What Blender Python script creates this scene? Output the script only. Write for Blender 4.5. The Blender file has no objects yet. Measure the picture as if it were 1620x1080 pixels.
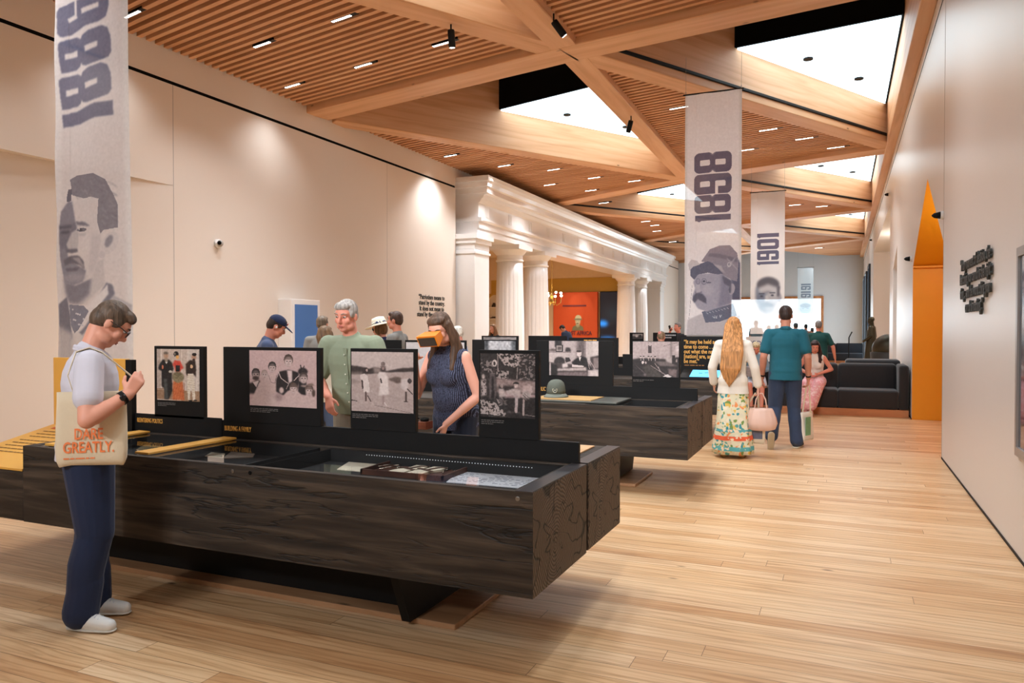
import bpy, bmesh, math, random
import numpy as np
from mathutils import Vector, Matrix
random.seed(7)
PI = math.pi
sc = bpy.context.scene
COL = sc.collection

# ---------------------------------------------------------------- camera
YAW = math.atan(523 / 1200.0)
PITCH = math.atan(19 / 1200.0)
cd = bpy.data.cameras.new('camera')
cd.sensor_width = 36.0
cd.lens = 36.0 * 1200 / 1620
cd.clip_end = 200
cam = bpy.data.objects.new('camera', cd)
cam.location = (0, 0, 1.55)
cam.rotation_euler = (PI / 2 - PITCH, 0, YAW)
COL.objects.link(cam)
sc.camera = cam
# ---------------------------------------------------------------- world, exposure
w = bpy.data.worlds.new('world')
sc.world = w
w.use_nodes = True
w.node_tree.nodes['Background'].inputs[0].default_value = (0.8, 0.88, 1, 1)
w.node_tree.nodes['Background'].inputs[1].default_value = 0.5
sc.view_settings.view_transform = 'Standard'
sc.view_settings.look = 'None'
sc.view_settings.gamma = 1
sc.view_settings.use_curve_mapping = False
sc.view_settings.exposure = 0.68
SKY_E = 2.25          # stretched luminous ceiling panels
WIN_E = 3.6          # daylight at the far window
SPOT_W = 255          # each recessed linear fitting
HEAD_W = 60

# ---------------------------------------------------------------- colour and material helpers
def s2l(c):
    return c / 12.92 if c <= 0.04045 else ((c + 0.055) / 1.055) ** 2.4
def rgb(r, g, b):
    return (s2l(r / 255), s2l(g / 255), s2l(b / 255), 1)
MATS = {}
def newmat(name):
    m = bpy.data.materials.new(name)
    m.use_nodes = True
    MATS[name] = m
    return m, m.node_tree.nodes, m.node_tree.links, m.node_tree.nodes['Principled BSDF']
def plain(name, col, rough=0.6, metal=0.0, noise=0.06, nscale=6.0, bump=0.0, bscale=40.0, coat=0.0, spec=0.5, sheen=0.0):
    if name in MATS:
        return MATS[name]
    m, N, L, B = newmat(name)
    B.inputs['Roughness'].default_value = rough
    B.inputs['Metallic'].default_value = metal
    B.inputs['Coat Weight'].default_value = coat
    B.inputs['Specular IOR Level'].default_value = spec
    B.inputs['Sheen Weight'].default_value = sheen
    tc = N.new('ShaderNodeTexCoord')
    nz = N.new('ShaderNodeTexNoise'); nz.inputs['Scale'].default_value = nscale; nz.inputs['Detail'].default_value = 4
    L.new(tc.outputs['Object'], nz.inputs['Vector'])
    mx = N.new('ShaderNodeMix'); mx.data_type = 'RGBA'
    mx.inputs[6].default_value = tuple(max(0, c * (1 - noise)) for c in col[:3]) + (1,)
    mx.inputs[7].default_value = tuple(min(1, c * (1 + noise)) for c in col[:3]) + (1,)
    L.new(nz.outputs['Fac'], mx.inputs[0])
    L.new(mx.outputs[2], B.inputs['Base Color'])
    if bump:
        n2 = N.new('ShaderNodeTexNoise'); n2.inputs['Scale'].default_value = bscale; n2.inputs['Detail'].default_value = 5
        L.new(tc.outputs['Object'], n2.inputs['Vector'])
        bp = N.new('ShaderNodeBump'); bp.inputs['Strength'].default_value = bump; bp.inputs['Distance'].default_value = 0.01
        L.new(n2.outputs['Fac'], bp.inputs['Height']); L.new(bp.outputs['Normal'], B.inputs['Normal'])
    return m
def emit(name, col, strength):
    if name in MATS:
        return MATS[name]
    m, N, L, B = newmat(name)
    B.inputs['Base Color'].default_value = col
    B.inputs['Emission Color'].default_value = col
    B.inputs['Emission Strength'].default_value = strength
    return m
def ramp(N, stops):
    r = N.new('ShaderNodeValToRGB')
    e = r.color_ramp.elements
    e[0].position, e[0].color = stops[0]
    e[1].position, e[1].color = stops[-1]
    for p, c in stops[1:-1]:
        x = e.new(p); x.color = c
    return r
def wood(name, cols, stretch=(0.6, 9, 9), rough=0.45, bump=0.12, knots=True, spec=0.4):
    if name in MATS:
        return MATS[name]
    m, N, L, B = newmat(name)
    B.inputs['Roughness'].default_value = rough
    B.inputs['Specular IOR Level'].default_value = spec
    tc = N.new('ShaderNodeTexCoord')
    mp = N.new('ShaderNodeMapping'); mp.inputs['Scale'].default_value = stretch
    L.new(tc.outputs['Object'], mp.inputs['Vector'])
    nz = N.new('ShaderNodeTexNoise'); nz.inputs['Scale'].default_value = 1.2; nz.inputs['Detail'].default_value = 7; nz.inputs['Distortion'].default_value = 0.6
    L.new(mp.outputs[0], nz.inputs['Vector'])
    r = ramp(N, [(0.3, cols[0]), (0.5, cols[1]), (0.7, cols[2])])
    L.new(nz.outputs['Fac'], r.inputs[0])
    out = r.outputs[0]
    if knots:
        vo = N.new('ShaderNodeTexVoronoi'); vo.inputs['Scale'].default_value = 1.0
        m2 = N.new('ShaderNodeMapping'); m2.inputs['Scale'].default_value = (1.1, 3.2, 3.2)
        L.new(tc.outputs['Object'], m2.inputs['Vector']); L.new(m2.outputs[0], vo.inputs['Vector'])
        kr = ramp(N, [(0.03, (1, 1, 1, 1)), (0.07, (0, 0, 0, 1))])
        L.new(vo.outputs['Distance'], kr.inputs[0])
        mx = N.new('ShaderNodeMix'); mx.data_type = 'RGBA'
        L.new(kr.outputs[0], mx.inputs[0]); L.new(out, mx.inputs[6]); mx.inputs[7].default_value = tuple(c * 0.35 for c in cols[0][:3]) + (1,)
        out = mx.outputs[2]
    L.new(out, B.inputs['Base Color'])
    if bump:
        bp = N.new('ShaderNodeBump'); bp.inputs['Strength'].default_value = bump; bp.inputs['Distance'].default_value = 0.01
        L.new(nz.outputs['Fac'], bp.inputs['Height']); L.new(bp.outputs['Normal'], B.inputs['Normal'])
    return m

def floor_material():
    m, N, L, B = newmat('pine_floor')
    tc = N.new('ShaderNodeTexCoord')
    br = N.new('ShaderNodeTexBrick')
    br.offset = 0.0
    br.inputs['Scale'].default_value = 1
    br.inputs['Brick Width'].default_value = 3.1
    br.inputs['Row Height'].default_value = 0.13
    br.inputs['Mortar Size'].default_value = 0.0016
    br.inputs['Mortar Smooth'].default_value = 0.2
    br.inputs['Bias'].default_value = 0.0
    br.inputs['Color1'].default_value = (0, 0, 0, 1); br.inputs['Color2'].default_value = (1, 1, 1, 1)
    br.inputs['Mortar'].default_value = (0.5, 0.5, 0.5, 1)
    sx_ = N.new('ShaderNodeSeparateXYZ'); L.new(tc.outputs['Object'], sx_.inputs[0])
    dv = N.new('ShaderNodeMath'); dv.operation = 'DIVIDE'; dv.inputs[1].default_value = 0.13; L.new(sx_.outputs[1], dv.inputs[0])
    fl_ = N.new('ShaderNodeMath'); fl_.operation = 'FLOOR'; L.new(dv.outputs[0], fl_.inputs[0])
    wn = N.new('ShaderNodeTexWhiteNoise'); wn.noise_dimensions = '1D'; L.new(fl_.outputs[0], wn.inputs['W'])
    m0 = N.new('ShaderNodeMath'); m0.operation = 'MULTIPLY_ADD'; m0.inputs[1].default_value = 3.1; L.new(wn.outputs['Value'], m0.inputs[0]); L.new(sx_.outputs[0], m0.inputs[2])
    cv = N.new('ShaderNodeCombineXYZ'); L.new(m0.outputs[0], cv.inputs[0]); L.new(sx_.outputs[1], cv.inputs[1])
    L.new(cv.outputs[0], br.inputs['Vector'])
    # every plank gets its own grain offset
    sep = N.new('ShaderNodeSeparateColor'); L.new(br.outputs['Color'], sep.inputs[0])
    mul = N.new('ShaderNodeMath'); mul.operation = 'MULTIPLY'; mul.inputs[1].default_value = 37.0
    L.new(sep.outputs[0], mul.inputs[0])
    cmb = N.new('ShaderNodeCombineXYZ'); L.new(mul.outputs[0], cmb.inputs[0]); L.new(mul.outputs[0], cmb.inputs[2])
    add = N.new('ShaderNodeVectorMath'); add.operation = 'ADD'
    L.new(tc.outputs['Object'], add.inputs[0]); L.new(cmb.outputs[0], add.inputs[1])
    mp = N.new('ShaderNodeMapping'); mp.inputs['Scale'].default_value = (1.0, 14, 1)
    L.new(add.outputs[0], mp.inputs['Vector'])
    nz = N.new('ShaderNodeTexNoise'); nz.inputs['Scale'].default_value = 1.1; nz.inputs['Detail'].default_value = 8; nz.inputs['Distortion'].default_value = 1.4
    L.new(mp.outputs[0], nz.inputs['Vector'])
    grain = ramp(N, [(0.3, rgb(202, 166, 130)), (0.47, rgb(226, 194, 158)), (0.62, rgb(234, 206, 172)), (0.8, rgb(212, 176, 138))])
    L.new(nz.outputs['Fac'], grain.inputs[0])
    plank = ramp(N, [(0.0, rgb(226, 200, 172)), (0.5, rgb(246, 232, 212)), (1.0, rgb(255, 250, 242))])
    L.new(sep.outputs[0], plank.inputs[0])
    mx = N.new('ShaderNodeMix'); mx.data_type = 'RGBA'; mx.blend_type = 'MULTIPLY'; mx.inputs[0].default_value = 1
    L.new(grain.outputs[0], mx.inputs[6]); L.new(plank.outputs[0], mx.inputs[7])
    # fine cathedral lines
    wv = N.new('ShaderNodeTexWave'); wv.wave_type = 'BANDS'; wv.bands_direction = 'Y'
    wv.inputs['Scale'].default_value = 7; wv.inputs['Distortion'].default_value = 11; wv.inputs['Detail'].default_value = 2; wv.inputs['Detail Scale'].default_value = 0.7
    m3 = N.new('ShaderNodeMapping'); m3.inputs['Scale'].default_value = (0.22, 1, 1)
    L.new(add.outputs[0], m3.inputs['Vector']); L.new(m3.outputs[0], wv.inputs['Vector'])
    wr = ramp(N, [(0.0, (0.74, 0.62, 0.5, 1)), (0.35, (1, 1, 1, 1))])
    L.new(wv.outputs['Fac'], wr.inputs[0])
    mx2 = N.new('ShaderNodeMix'); mx2.data_type = 'RGBA'; mx2.blend_type = 'MULTIPLY'; mx2.inputs[0].default_value = 0.55
    L.new(mx.outputs[2], mx2.inputs[6]); L.new(wr.outputs[0], mx2.inputs[7])
    # knots
    vo = N.new('ShaderNodeTexVoronoi'); vo.inputs['Scale'].default_value = 1.0
    m4 = N.new('ShaderNodeMapping'); m4.inputs['Scale'].default_value = (1.3, 3.4, 1)
    L.new(add.outputs[0], m4.inputs['Vector']); L.new(m4.outputs[0], vo.inputs['Vector'])
    kr = ramp(N, [(0.02, (1, 1, 1, 1)), (0.06, (0, 0, 0, 1))])
    L.new(vo.outputs['Distance'], kr.inputs[0])
    mx3 = N.new('ShaderNodeMix'); mx3.data_type = 'RGBA'
    L.new(kr.outputs[0], mx3.inputs[0]); L.new(mx2.outputs[2], mx3.inputs[6]); mx3.inputs[7].default_value = rgb(104, 66, 40)
    # seams
    mx4 = N.new('ShaderNodeMix'); mx4.data_type = 'RGBA'
    L.new(br.outputs['Fac'], mx4.inputs[0]); L.new(mx3.outputs[2], mx4.inputs[6]); mx4.inputs[7].default_value = rgb(120, 84, 54)
    L.new(mx4.outputs[2], B.inputs['Base Color'])
    B.inputs['Roughness'].default_value = 0.36
    B.inputs['Specular IOR Level'].default_value = 0.42
    bp = N.new('ShaderNodeBump'); bp.inputs['Strength'].default_value = 0.06; bp.inputs['Distance'].default_value = 0.004
    L.new(nz.outputs['Fac'], bp.inputs['Height']); L.new(bp.outputs['Normal'], B.inputs['Normal'])
    return m

def charred(name, end=False):
    """dark stained beam timber: long checks on the sides, growth rings on the ends"""
    m, N, L, B = newmat(name)
    B.inputs['Roughness'].default_value = 0.62
    B.inputs['Specular IOR Level'].default_value = 0.35
    tc = N.new('ShaderNodeTexCoord')
    base = ramp(N, [(0.30, rgb(28, 22, 17)), (0.5, rgb(50, 41, 33)), (0.70, rgb(80, 67, 55))])
    if not end:
        mp = N.new('ShaderNodeMapping'); mp.inputs['Scale'].default_value = (0.9, 10, 13)
        L.new(tc.outputs['Object'], mp.inputs['Vector'])
        nz = N.new('ShaderNodeTexNoise'); nz.inputs['Scale'].default_value = 1.6; nz.inputs['Detail'].default_value = 9; nz.inputs['Distortion'].default_value = 0.5
        L.new(mp.outputs[0], nz.inputs['Vector'])
        L.new(nz.outputs['Fac'], base.inputs[0])
        m2 = N.new('ShaderNodeMapping'); m2.inputs['Scale'].default_value = (0.55, 3, 5.5); m2.inputs['Rotation'].default_value = (0, 0.02, 0)
        L.new(tc.outputs['Object'], m2.inputs['Vector'])
        n2 = N.new('ShaderNodeTexNoise'); n2.inputs['Scale'].default_value = 2.0; n2.inputs['Detail'].default_value = 4; n2.inputs['Distortion'].default_value = 0.35
        L.new(m2.outputs[0], n2.inputs['Vector'])
        sub = N.new('ShaderNodeMath'); sub.operation = 'SUBTRACT'; sub.inputs[1].default_value = 0.47
        L.new(n2.outputs['Fac'], sub.inputs[0])
        ab = N.new('ShaderNodeMath'); ab.operation = 'ABSOLUTE'; L.new(sub.outputs[0], ab.inputs[0])
        cr = ramp(N, [(0.0, (1, 1, 1, 1)), (0.022, (0, 0, 0, 1))])
        L.new(ab.outputs[0], cr.inputs[0])
        # break the cracks up so that they start and stop
        n3 = N.new('ShaderNodeTexNoise'); n3.inputs['Scale'].default_value = 1.7; n3.inputs['Detail'].default_value = 2
        L.new(tc.outputs['Object'], n3.inputs['Vector'])
        gt = ramp(N, [(0.42, (0, 0, 0, 1)), (0.5, (1, 1, 1, 1))]); L.new(n3.outputs['Fac'], gt.inputs[0])
        ml = N.new('ShaderNodeMath'); ml.operation = 'MULTIPLY'; L.new(cr.outputs[0], ml.inputs[0]); L.new(gt.outputs[0], ml.inputs[1])
        mask = ml.outputs[0]; hgt = nz.outputs['Fac']
    else:
        mp = N.new('ShaderNodeMapping'); mp.inputs['Location'].default_value = (0, 0.05, 0.02)
        L.new(tc.outputs['Object'], mp.inputs['Vector'])
        n0 = N.new('ShaderNodeTexNoise'); n0.inputs['Scale'].default_value = 4; n0.inputs['Detail'].default_value = 3
        L.new(tc.outputs['Object'], n0.inputs['Vector'])
        mxv = N.new('ShaderNodeMix'); mxv.data_type = 'VECTOR'; mxv.inputs[0].default_value = 0.09
        L.new(mp.outputs[0], mxv.inputs[4]); L.new(n0.outputs['Color'], mxv.inputs[5])
        wv = N.new('ShaderNodeTexWave'); wv.wave_type = 'RINGS'; wv.rings_direction = 'X'
        wv.inputs['Scale'].default_value = 20; wv.inputs['Distortion'].default_value = 3.0; wv.inputs['Detail'].default_value = 3
        L.new(mxv.outputs[1], wv.inputs['Vector'])
        rr = ramp(N, [(0.0, rgb(56, 46, 38)), (0.3, rgb(84, 70, 58)), (1.0, rgb(100, 85, 72))])  # ring tones lightened to paint in the skylight falling on the ends
        L.new(wv.outputs['Fac'], rr.inputs[0])
        base = rr
        # radial checks
        sp = N.new('ShaderNodeSeparateXYZ'); L.new(mp.outputs[0], sp.inputs[0])
        at = N.new('ShaderNodeMath'); at.operation = 'ARCTAN2'; L.new(sp.outputs[2], at.inputs[0]); L.new(sp.outputs[1], at.inputs[1])
        ln = N.new('ShaderNodeVectorMath'); ln.operation = 'LENGTH'
        cb = N.new('ShaderNodeCombineXYZ'); L.new(sp.outputs[1], cb.inputs[0]); L.new(sp.outputs[2], cb.inputs[1]); L.new(cb.outputs[0], ln.inputs[0])
        c2 = N.new('ShaderNodeCombineXYZ')
        L.new(at.outputs[0], c2.inputs[0])
        l2 = N.new('ShaderNodeMath'); l2.operation = 'MULTIPLY'; l2.inputs[1].default_value = 2.6; L.new(ln.outputs['Value'], l2.inputs[0]); L.new(l2.outputs[0], c2.inputs[1])
        n2 = N.new('ShaderNodeTexNoise'); n2.inputs['Scale'].default_value = 1.35; n2.inputs['Detail'].default_value = 1.5; L.new(c2.outputs[0], n2.inputs['Vector'])
        sub = N.new('ShaderNodeMath'); sub.operation = 'SUBTRACT'; sub.inputs[1].default_value = 0.5; L.new(n2.outputs['Fac'], sub.inputs[0])
        ab = N.new('ShaderNodeMath'); ab.operation = 'ABSOLUTE'; L.new(sub.outputs[0], ab.inputs[0])
        cr = ramp(N, [(0.0, (1, 1, 1, 1)), (0.004, (1, 1, 1, 1)), (0.016, (0, 0, 0, 1))]); L.new(ab.outputs[0], cr.inputs[0])
        mask = cr.outputs[0]; hgt = wv.outputs['Fac']
    mx = N.new('ShaderNodeMix'); mx.data_type = 'RGBA'
    L.new(mask, mx.inputs[0]); L.new(base.outputs[0], mx.inputs[6]); mx.inputs[7].default_value = rgb(16, 13, 11)
    L.new(mx.outputs[2], B.inputs['Base Color'])
    sb = N.new('ShaderNodeMath'); sb.operation = 'SUBTRACT'; L.new(hgt, sb.inputs[0]); L.new(mask, sb.inputs[1])
    bp = N.new('ShaderNodeBump'); bp.inputs['Strength'].default_value = 0.45; bp.inputs['Distance'].default_value = 0.012
    L.new(sb.outputs[0], bp.inputs['Height']); L.new(bp.outputs['Normal'], B.inputs['Normal'])
    return m

def glass(name='case_glass', tint=(1, 1, 1, 1)):
    if name in MATS:
        return MATS[name]
    m, N, L, B = newmat(name)
    N.remove(B)
    out = N['Material Output']
    tr = N.new('ShaderNodeBsdfTransparent'); tr.inputs[0].default_value = tint
    gl = N.new('ShaderNodeBsdfGlossy'); gl.inputs['Roughness'].default_value = 0.02
    fr = N.new('ShaderNodeFresnel'); fr.inputs[0].default_value = 1.45
    mx = N.new('ShaderNodeMixShader')
    ge = N.new('ShaderNodeNewGeometry'); iv = N.new('ShaderNodeMath'); iv.operation = 'SUBTRACT'; iv.inputs[0].default_value = 1
    L.new(ge.outputs['Backfacing'], iv.inputs[1]); ml = N.new('ShaderNodeMath'); ml.operation = 'MULTIPLY'
    L.new(iv.outputs[0], ml.inputs[0]); L.new(fr.outputs[0], ml.inputs[1])
    L.new(ml.outputs[0], mx.inputs[0]); L.new(tr.outputs[0], mx.inputs[1]); L.new(gl.outputs[0], mx.inputs[2]); L.new(mx.outputs[0], out.inputs[0])
    return m
def printed(name, rough=0.5, translucent=0.0):
    """colours come from the printed picture stored on the mesh"""
    if name in MATS:
        return MATS[name]
    m, N, L, B = newmat(name)
    a = N.new('ShaderNodeAttribute'); a.attribute_name = 'print'
    L.new(a.outputs['Color'], B.inputs['Base Color'])
    B.inputs['Roughness'].default_value = rough
    if translucent:
        out = N['Material Output']
        tl = N.new('ShaderNodeBsdfTranslucent'); L.new(a.outputs['Color'], tl.inputs[0])
        mx = N.new('ShaderNodeMixShader'); mx.inputs[0].default_value = translucent
        L.new(B.outputs[0], mx.inputs[1]); L.new(tl.outputs[0], mx.inputs[2])
        tp = N.new('ShaderNodeBsdfTransparent')
        m2 = N.new('ShaderNodeMixShader'); m2.inputs[0].default_value = 0.1
        L.new(mx.outputs[0], m2.inputs[1]); L.new(tp.outputs[0], m2.inputs[2]); L.new(m2.outputs[0], out.inputs[0])
    return m

# ---------------------------------------------------------------- geometry helpers
def link(name, me, mat=None, parent=None, loc=(0, 0, 0), rot=(0, 0, 0), smooth=False):
    o = bpy.data.objects.new(name, me)
    COL.objects.link(o)
    if mat is not None:
        for mm in (mat if isinstance(mat, (list, tuple)) else [mat]):
            me.materials.append(mm)
    o.location = loc; o.rotation_euler = rot
    if parent is not None:
        o.parent = parent
    if smooth:
        for p in me.polygons:
            p.use_smooth = True
    return o
def obj(name, bm, mat=None, parent=None, loc=(0, 0, 0), rot=(0, 0, 0), smooth=False):
    me = bpy.data.meshes.new(name)
    bmesh.ops.recalc_face_normals(bm, faces=bm.faces)
    bm.to_mesh(me); bm.free()
    return link(name, me, mat, parent, loc, rot, smooth)
def empty(name, loc=(0, 0, 0), rz=0.0):
    o = bpy.data.objects.new(name, None)
    o.empty_display_size = 0.1
    COL.objects.link(o); o.location = loc; o.rotation_euler = (0, 0, rz)
    return o
def tag(o, label, cat, group=None, kind=None):
    if label: o['label'] = label
    if cat: o['category'] = cat
    if group: o['group'] = group
    if kind: o['kind'] = kind
    return o
def struct(o):
    o['kind'] = 'structure'
    return o
def box(bm, x0, x1, y0, y1, z0, z1, mi=0):
    vs = [bm.verts.new(p) for p in ((x0, y0, z0), (x1, y0, z0), (x1, y1, z0), (x0, y1, z0), (x0, y0, z1), (x1, y0, z1), (x1, y1, z1), (x0, y1, z1))]
    for f in ((0, 3, 2, 1), (4, 5, 6, 7), (0, 1, 5, 4), (1, 2, 6, 5), (2, 3, 7, 6), (3, 0, 4, 7)):
        fc = bm.faces.new([vs[i] for i in f]); fc.material_index = mi
    return vs
def bx(*a, **k):
    bm = bmesh.new(); box(bm, *a, **k); return bm
def bevel(bm, w=0.005, seg=2):
    bmesh.ops.bevel(bm, geom=list(bm.edges), offset=w, segments=seg, profile=0.5, affect='EDGES', clamp_overlap=True)
    return bm
def prism(bm, pts, dvec, mi=0):
    """extrude a planar polygon (3-D points) by dvec"""
    a = [bm.verts.new(p) for p in pts]
    b = [bm.verts.new(Vector(p) + Vector(dvec)) for p in pts]
    f1 = bm.faces.new(a); f2 = bm.faces.new(b[::-1])
    f1.material_index = f2.material_index = mi
    n = len(a)
    out = []
    for i in range(n):
        f = bm.faces.new((a[i], b[i], b[(i + 1) % n], a[(i + 1) % n])); f.material_index = mi
        out.append(f)
    return out
def lathe(bm, prof, seg=24, c=(0, 0), fn=None):
    rings = []
    for r, z in prof:
        ring = []
        for i in range(seg):
            a = 2 * PI * i / seg
            rr = r * (fn(a, z) if fn else 1)
            ring.append(bm.verts.new((c[0] + rr * math.cos(a), c[1] + rr * math.sin(a), z)))
        rings.append(ring)
    for j in range(len(rings) - 1):
        for i in range(seg):
            bm.faces.new((rings[j][i], rings[j][(i + 1) % seg], rings[j + 1][(i + 1) % seg], rings[j + 1][i]))
    bm.faces.new(rings[0][::-1]); bm.faces.new(rings[-1])
    return bm
def frame_of(d):
    d = Vector(d).normalized()
    u = d.cross(Vector((0, 0, 1)))
    if u.length < 1e-4: u = Vector((1, 0, 0))
    u.normalize(); v = u.cross(d)
    return d, u, v
def tube(bm, pts, r, seg=8):
    pts = [Vector(p) for p in pts]
    rs = r if isinstance(r, (list, tuple)) else [r] * len(pts)
    rings = []
    pu = None
    for i, p in enumerate(pts):
        d = (pts[min(i + 1, len(pts) - 1)] - pts[max(i - 1, 0)])
        d, u, v = frame_of(d)
        if pu is not None:
            u = (pu - d * pu.dot(d)).normalized(); v = u.cross(d)
        pu = u
        rings.append([bm.verts.new(p + (u * math.cos(2 * PI * k / seg) + v * math.sin(2 * PI * k / seg)) * rs[i]) for k in range(seg)])
    for j in range(len(rings) - 1):
        for k in range(seg):
            bm.faces.new((rings[j][k], rings[j][(k + 1) % seg], rings[j + 1][(k + 1) % seg], rings[j + 1][k]))
    bm.faces.new(rings[0][::-1]); bm.faces.new(rings[-1])
    return bm
def strap(bm, pts, wvec, t=0.004):
    """flat band along pts; wvec = half width vector"""
    w_ = Vector(wvec); pts = [Vector(p) for p in pts]
    prev = None
    for i, p in enumerate(pts):
        d = (pts[min(i + 1, len(pts) - 1)] - pts[max(i - 1, 0)]).normalized()
        n = d.cross(w_).normalized() * t
        q = [bm.verts.new(p + w_ + n), bm.verts.new(p - w_ + n), bm.verts.new(p - w_ - n), bm.verts.new(p + w_ - n)]
        if prev:
            for k in range(4):
                bm.faces.new((prev[k], prev[(k + 1) % 4], q[(k + 1) % 4], q[k]))
        else:
            bm.faces.new(q[::-1])
        prev = q
    bm.faces.new(prev)
    return bm
def text(name, s, size, mat, parent, loc, rot, align='LEFT', sx=1.0, bold=0.0, ext=0.002, spacing=1.0, line=1.0, shear=0.0):
    cu = bpy.data.curves.new(name, 'FONT')
    cu.body = s; cu.size = size; cu.align_x = align; cu.extrude = ext; cu.offset = bold * size
    cu.space_character = spacing; cu.space_line = line; cu.resolution_u = 3; cu.shear = shear
    t = bpy.data.objects.new(name, cu); COL.objects.link(t)
    bpy.context.view_layer.update()
    me = bpy.data.meshes.new_from_object(t.evaluated_get(bpy.context.evaluated_depsgraph_get()))
    bpy.data.objects.remove(t); bpy.data.curves.remove(cu)
    for v in me.vertices:
        v.co.x *= sx
    me.name = name
    me.materials.clear()
    return link(name, me, mat, parent, loc, rot)
FACE_CAM = (PI / 2, 0, 0)          # letters standing upright, read from the -Y side
FACE_LEFTWALL = (PI / 2, 0, PI / 2)   # read from +X side
FACE_RIGHTWALL = (PI / 2, 0, -PI / 2)

# ---------------------------------------------------------------- picture painter (prints on panels and banners)
class Paint:
    def __init__(s, nx, ny, w, h, bg):
        s.nx, s.ny = nx, ny
        xs = (np.arange(nx) + 0.5) / nx * w
        ys = (np.arange(ny) + 0.5) / ny * h
        s.X, s.Y = np.meshgrid(xs, ys)
        s.px = w / nx
        s.A = np.zeros((ny, nx, 3)); s.A[:] = np.array(bg) / 255.0
        s.rng = np.random.RandomState(3)
    def blur(s, m, r):
        r = int(r)
        for _ in range(2 if r > 0 else 0):
            for ax in (0, 1):
                acc = np.zeros_like(m)
                for k in range(-r, r + 1):
                    sh = np.roll(m, k, ax)
                    if ax == 0:
                        if k > 0: sh[:k] = m[0]
                        if k < 0: sh[k:] = m[-1]
                    else:
                        if k > 0: sh[:, :k] = m[:, :1]
                        if k < 0: sh[:, k:] = m[:, -1:]
                    acc += sh
                m = acc / (2 * r + 1)
        return m
    def put(s, m, c, soft, al=1.0):
        m = s.blur(m.astype(float), round(soft / s.px)) * al
        s.A = s.A * (1 - m[..., None]) + m[..., None] * (np.array(c, float) / 255.0)
        return s
    def poly(s, pts, c, soft=0, al=1.0):
        m = np.zeros(s.X.shape, bool)
        n = len(pts)
        for i in range(n):
            x0, y0 = pts[i]; x1, y1 = pts[(i + 1) % n]
            if y0 == y1: continue
            cond = ((y0 > s.Y) != (y1 > s.Y)) & (s.X < (x1 - x0) * (s.Y - y0) / (y1 - y0) + x0)
            m ^= cond
        return s.put(m, c, soft, al)
    def ell(s, cx, cy, rx, ry, c, soft=0, al=1.0, rot=0.0):
        a = math.radians(rot); dx = s.X - cx; dy = s.Y - cy
        u = dx * math.cos(a) + dy * math.sin(a); v = -dx * math.sin(a) + dy * math.cos(a)
        return s.put((u / rx) ** 2 + (v / ry) ** 2 < 1, c, soft, al)
    def rect(s, x0, y0, x1, y1, c, soft=0, al=1.0):
        return s.put((s.X > x0) & (s.X < x1) & (s.Y > y0) & (s.Y < y1), c, soft, al)
    def line(s, pts, wd, c, soft=0, al=1.0):
        m = np.zeros(s.X.shape, bool)
        for (x0, y0), (x1, y1) in zip(pts[:-1], pts[1:]):
            dx, dy = x1 - x0, y1 - y0; L2 = dx * dx + dy * dy + 1e-9
            t = np.clip(((s.X - x0) * dx + (s.Y - y0) * dy) / L2, 0, 1)
            m |= ((s.X - x0 - t * dx) ** 2 + (s.Y - y0 - t * dy) ** 2) < wd * wd / 4
        return s.put(m, c, soft, al)
    def noise(s, amp, r=1, region=None, contrast=None):
        n = s.blur(s.rng.randn(s.ny, s.nx), r); n /= n.std() + 1e-9
        n = n * amp
        if region is not None:
            x0, y0, x1, y1 = region
            n = n * s.blur(((s.X > x0) & (s.X < x1) & (s.Y > y0) & (s.Y < y1)).astype(float), 3)
        s.A = np.clip(s.A + n[..., None], 0, 1)
        return s
    def speckle(s, poly, c, dens, r, al=1.0):
        m = np.zeros(s.X.shape, bool); n = len(poly)
        for i in range(n):
            x0, y0 = poly[i]; x1, y1 = poly[(i + 1) % n]
            if y0 == y1: continue
            m ^= ((y0 > s.Y) != (y1 > s.Y)) & (s.X < (x1 - x0) * (s.Y - y0) / (y1 - y0) + x0)
        nn = s.blur(s.rng.randn(s.ny, s.nx), r); nn /= nn.std()
        thr = np.quantile(nn, 1 - dens)
        return s.put(m & (nn > thr), c, 0, al)
    def figure(s, x, y, h, dress, head=(170, 150, 145), hair=(60, 50, 48), skirt=False, hat=None):
        """a small standing figure, y = feet"""
        k = h / 7.5
        if skirt:
            s.poly([(x - k * .7, y - h + k * 1.3), (x + k * .7, y - h + k * 1.3), (x + k * .6, y - h * .55), (x + k * 1.3, y - h * .12), (x - k * 1.3, y - h * .12), (x - k * .6, y - h * .55)], dress, 0)
            s.rect(x - k * .5, y - h * .13, x - k * .15, y, hair); s.rect(x + k * .15, y - h * .13, x + k * .5, y, hair)
        else:
            s.poly([(x - k, y - h + k * 1.4), (x + k, y - h + k * 1.4), (x + k * .8, y - h * .45), (x + k * .8, y), (x + k * .2, y), (x, y - h * .4), (x - k * .2, y), (x - k * .8, y), (x - k * .8, y - h * .45)], dress, 0)
        s.ell(x, y - h + k * .55, k * .5, k * .62, head)
        s.ell(x, y - h + k * .3, k * .52, k * .4, hair)
        if hat: s.ell(x, y - h + k * .2, k * .95, k * .18, hat); s.ell(x, y - h, k * .5, k * .38, hat)
        return s
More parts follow.
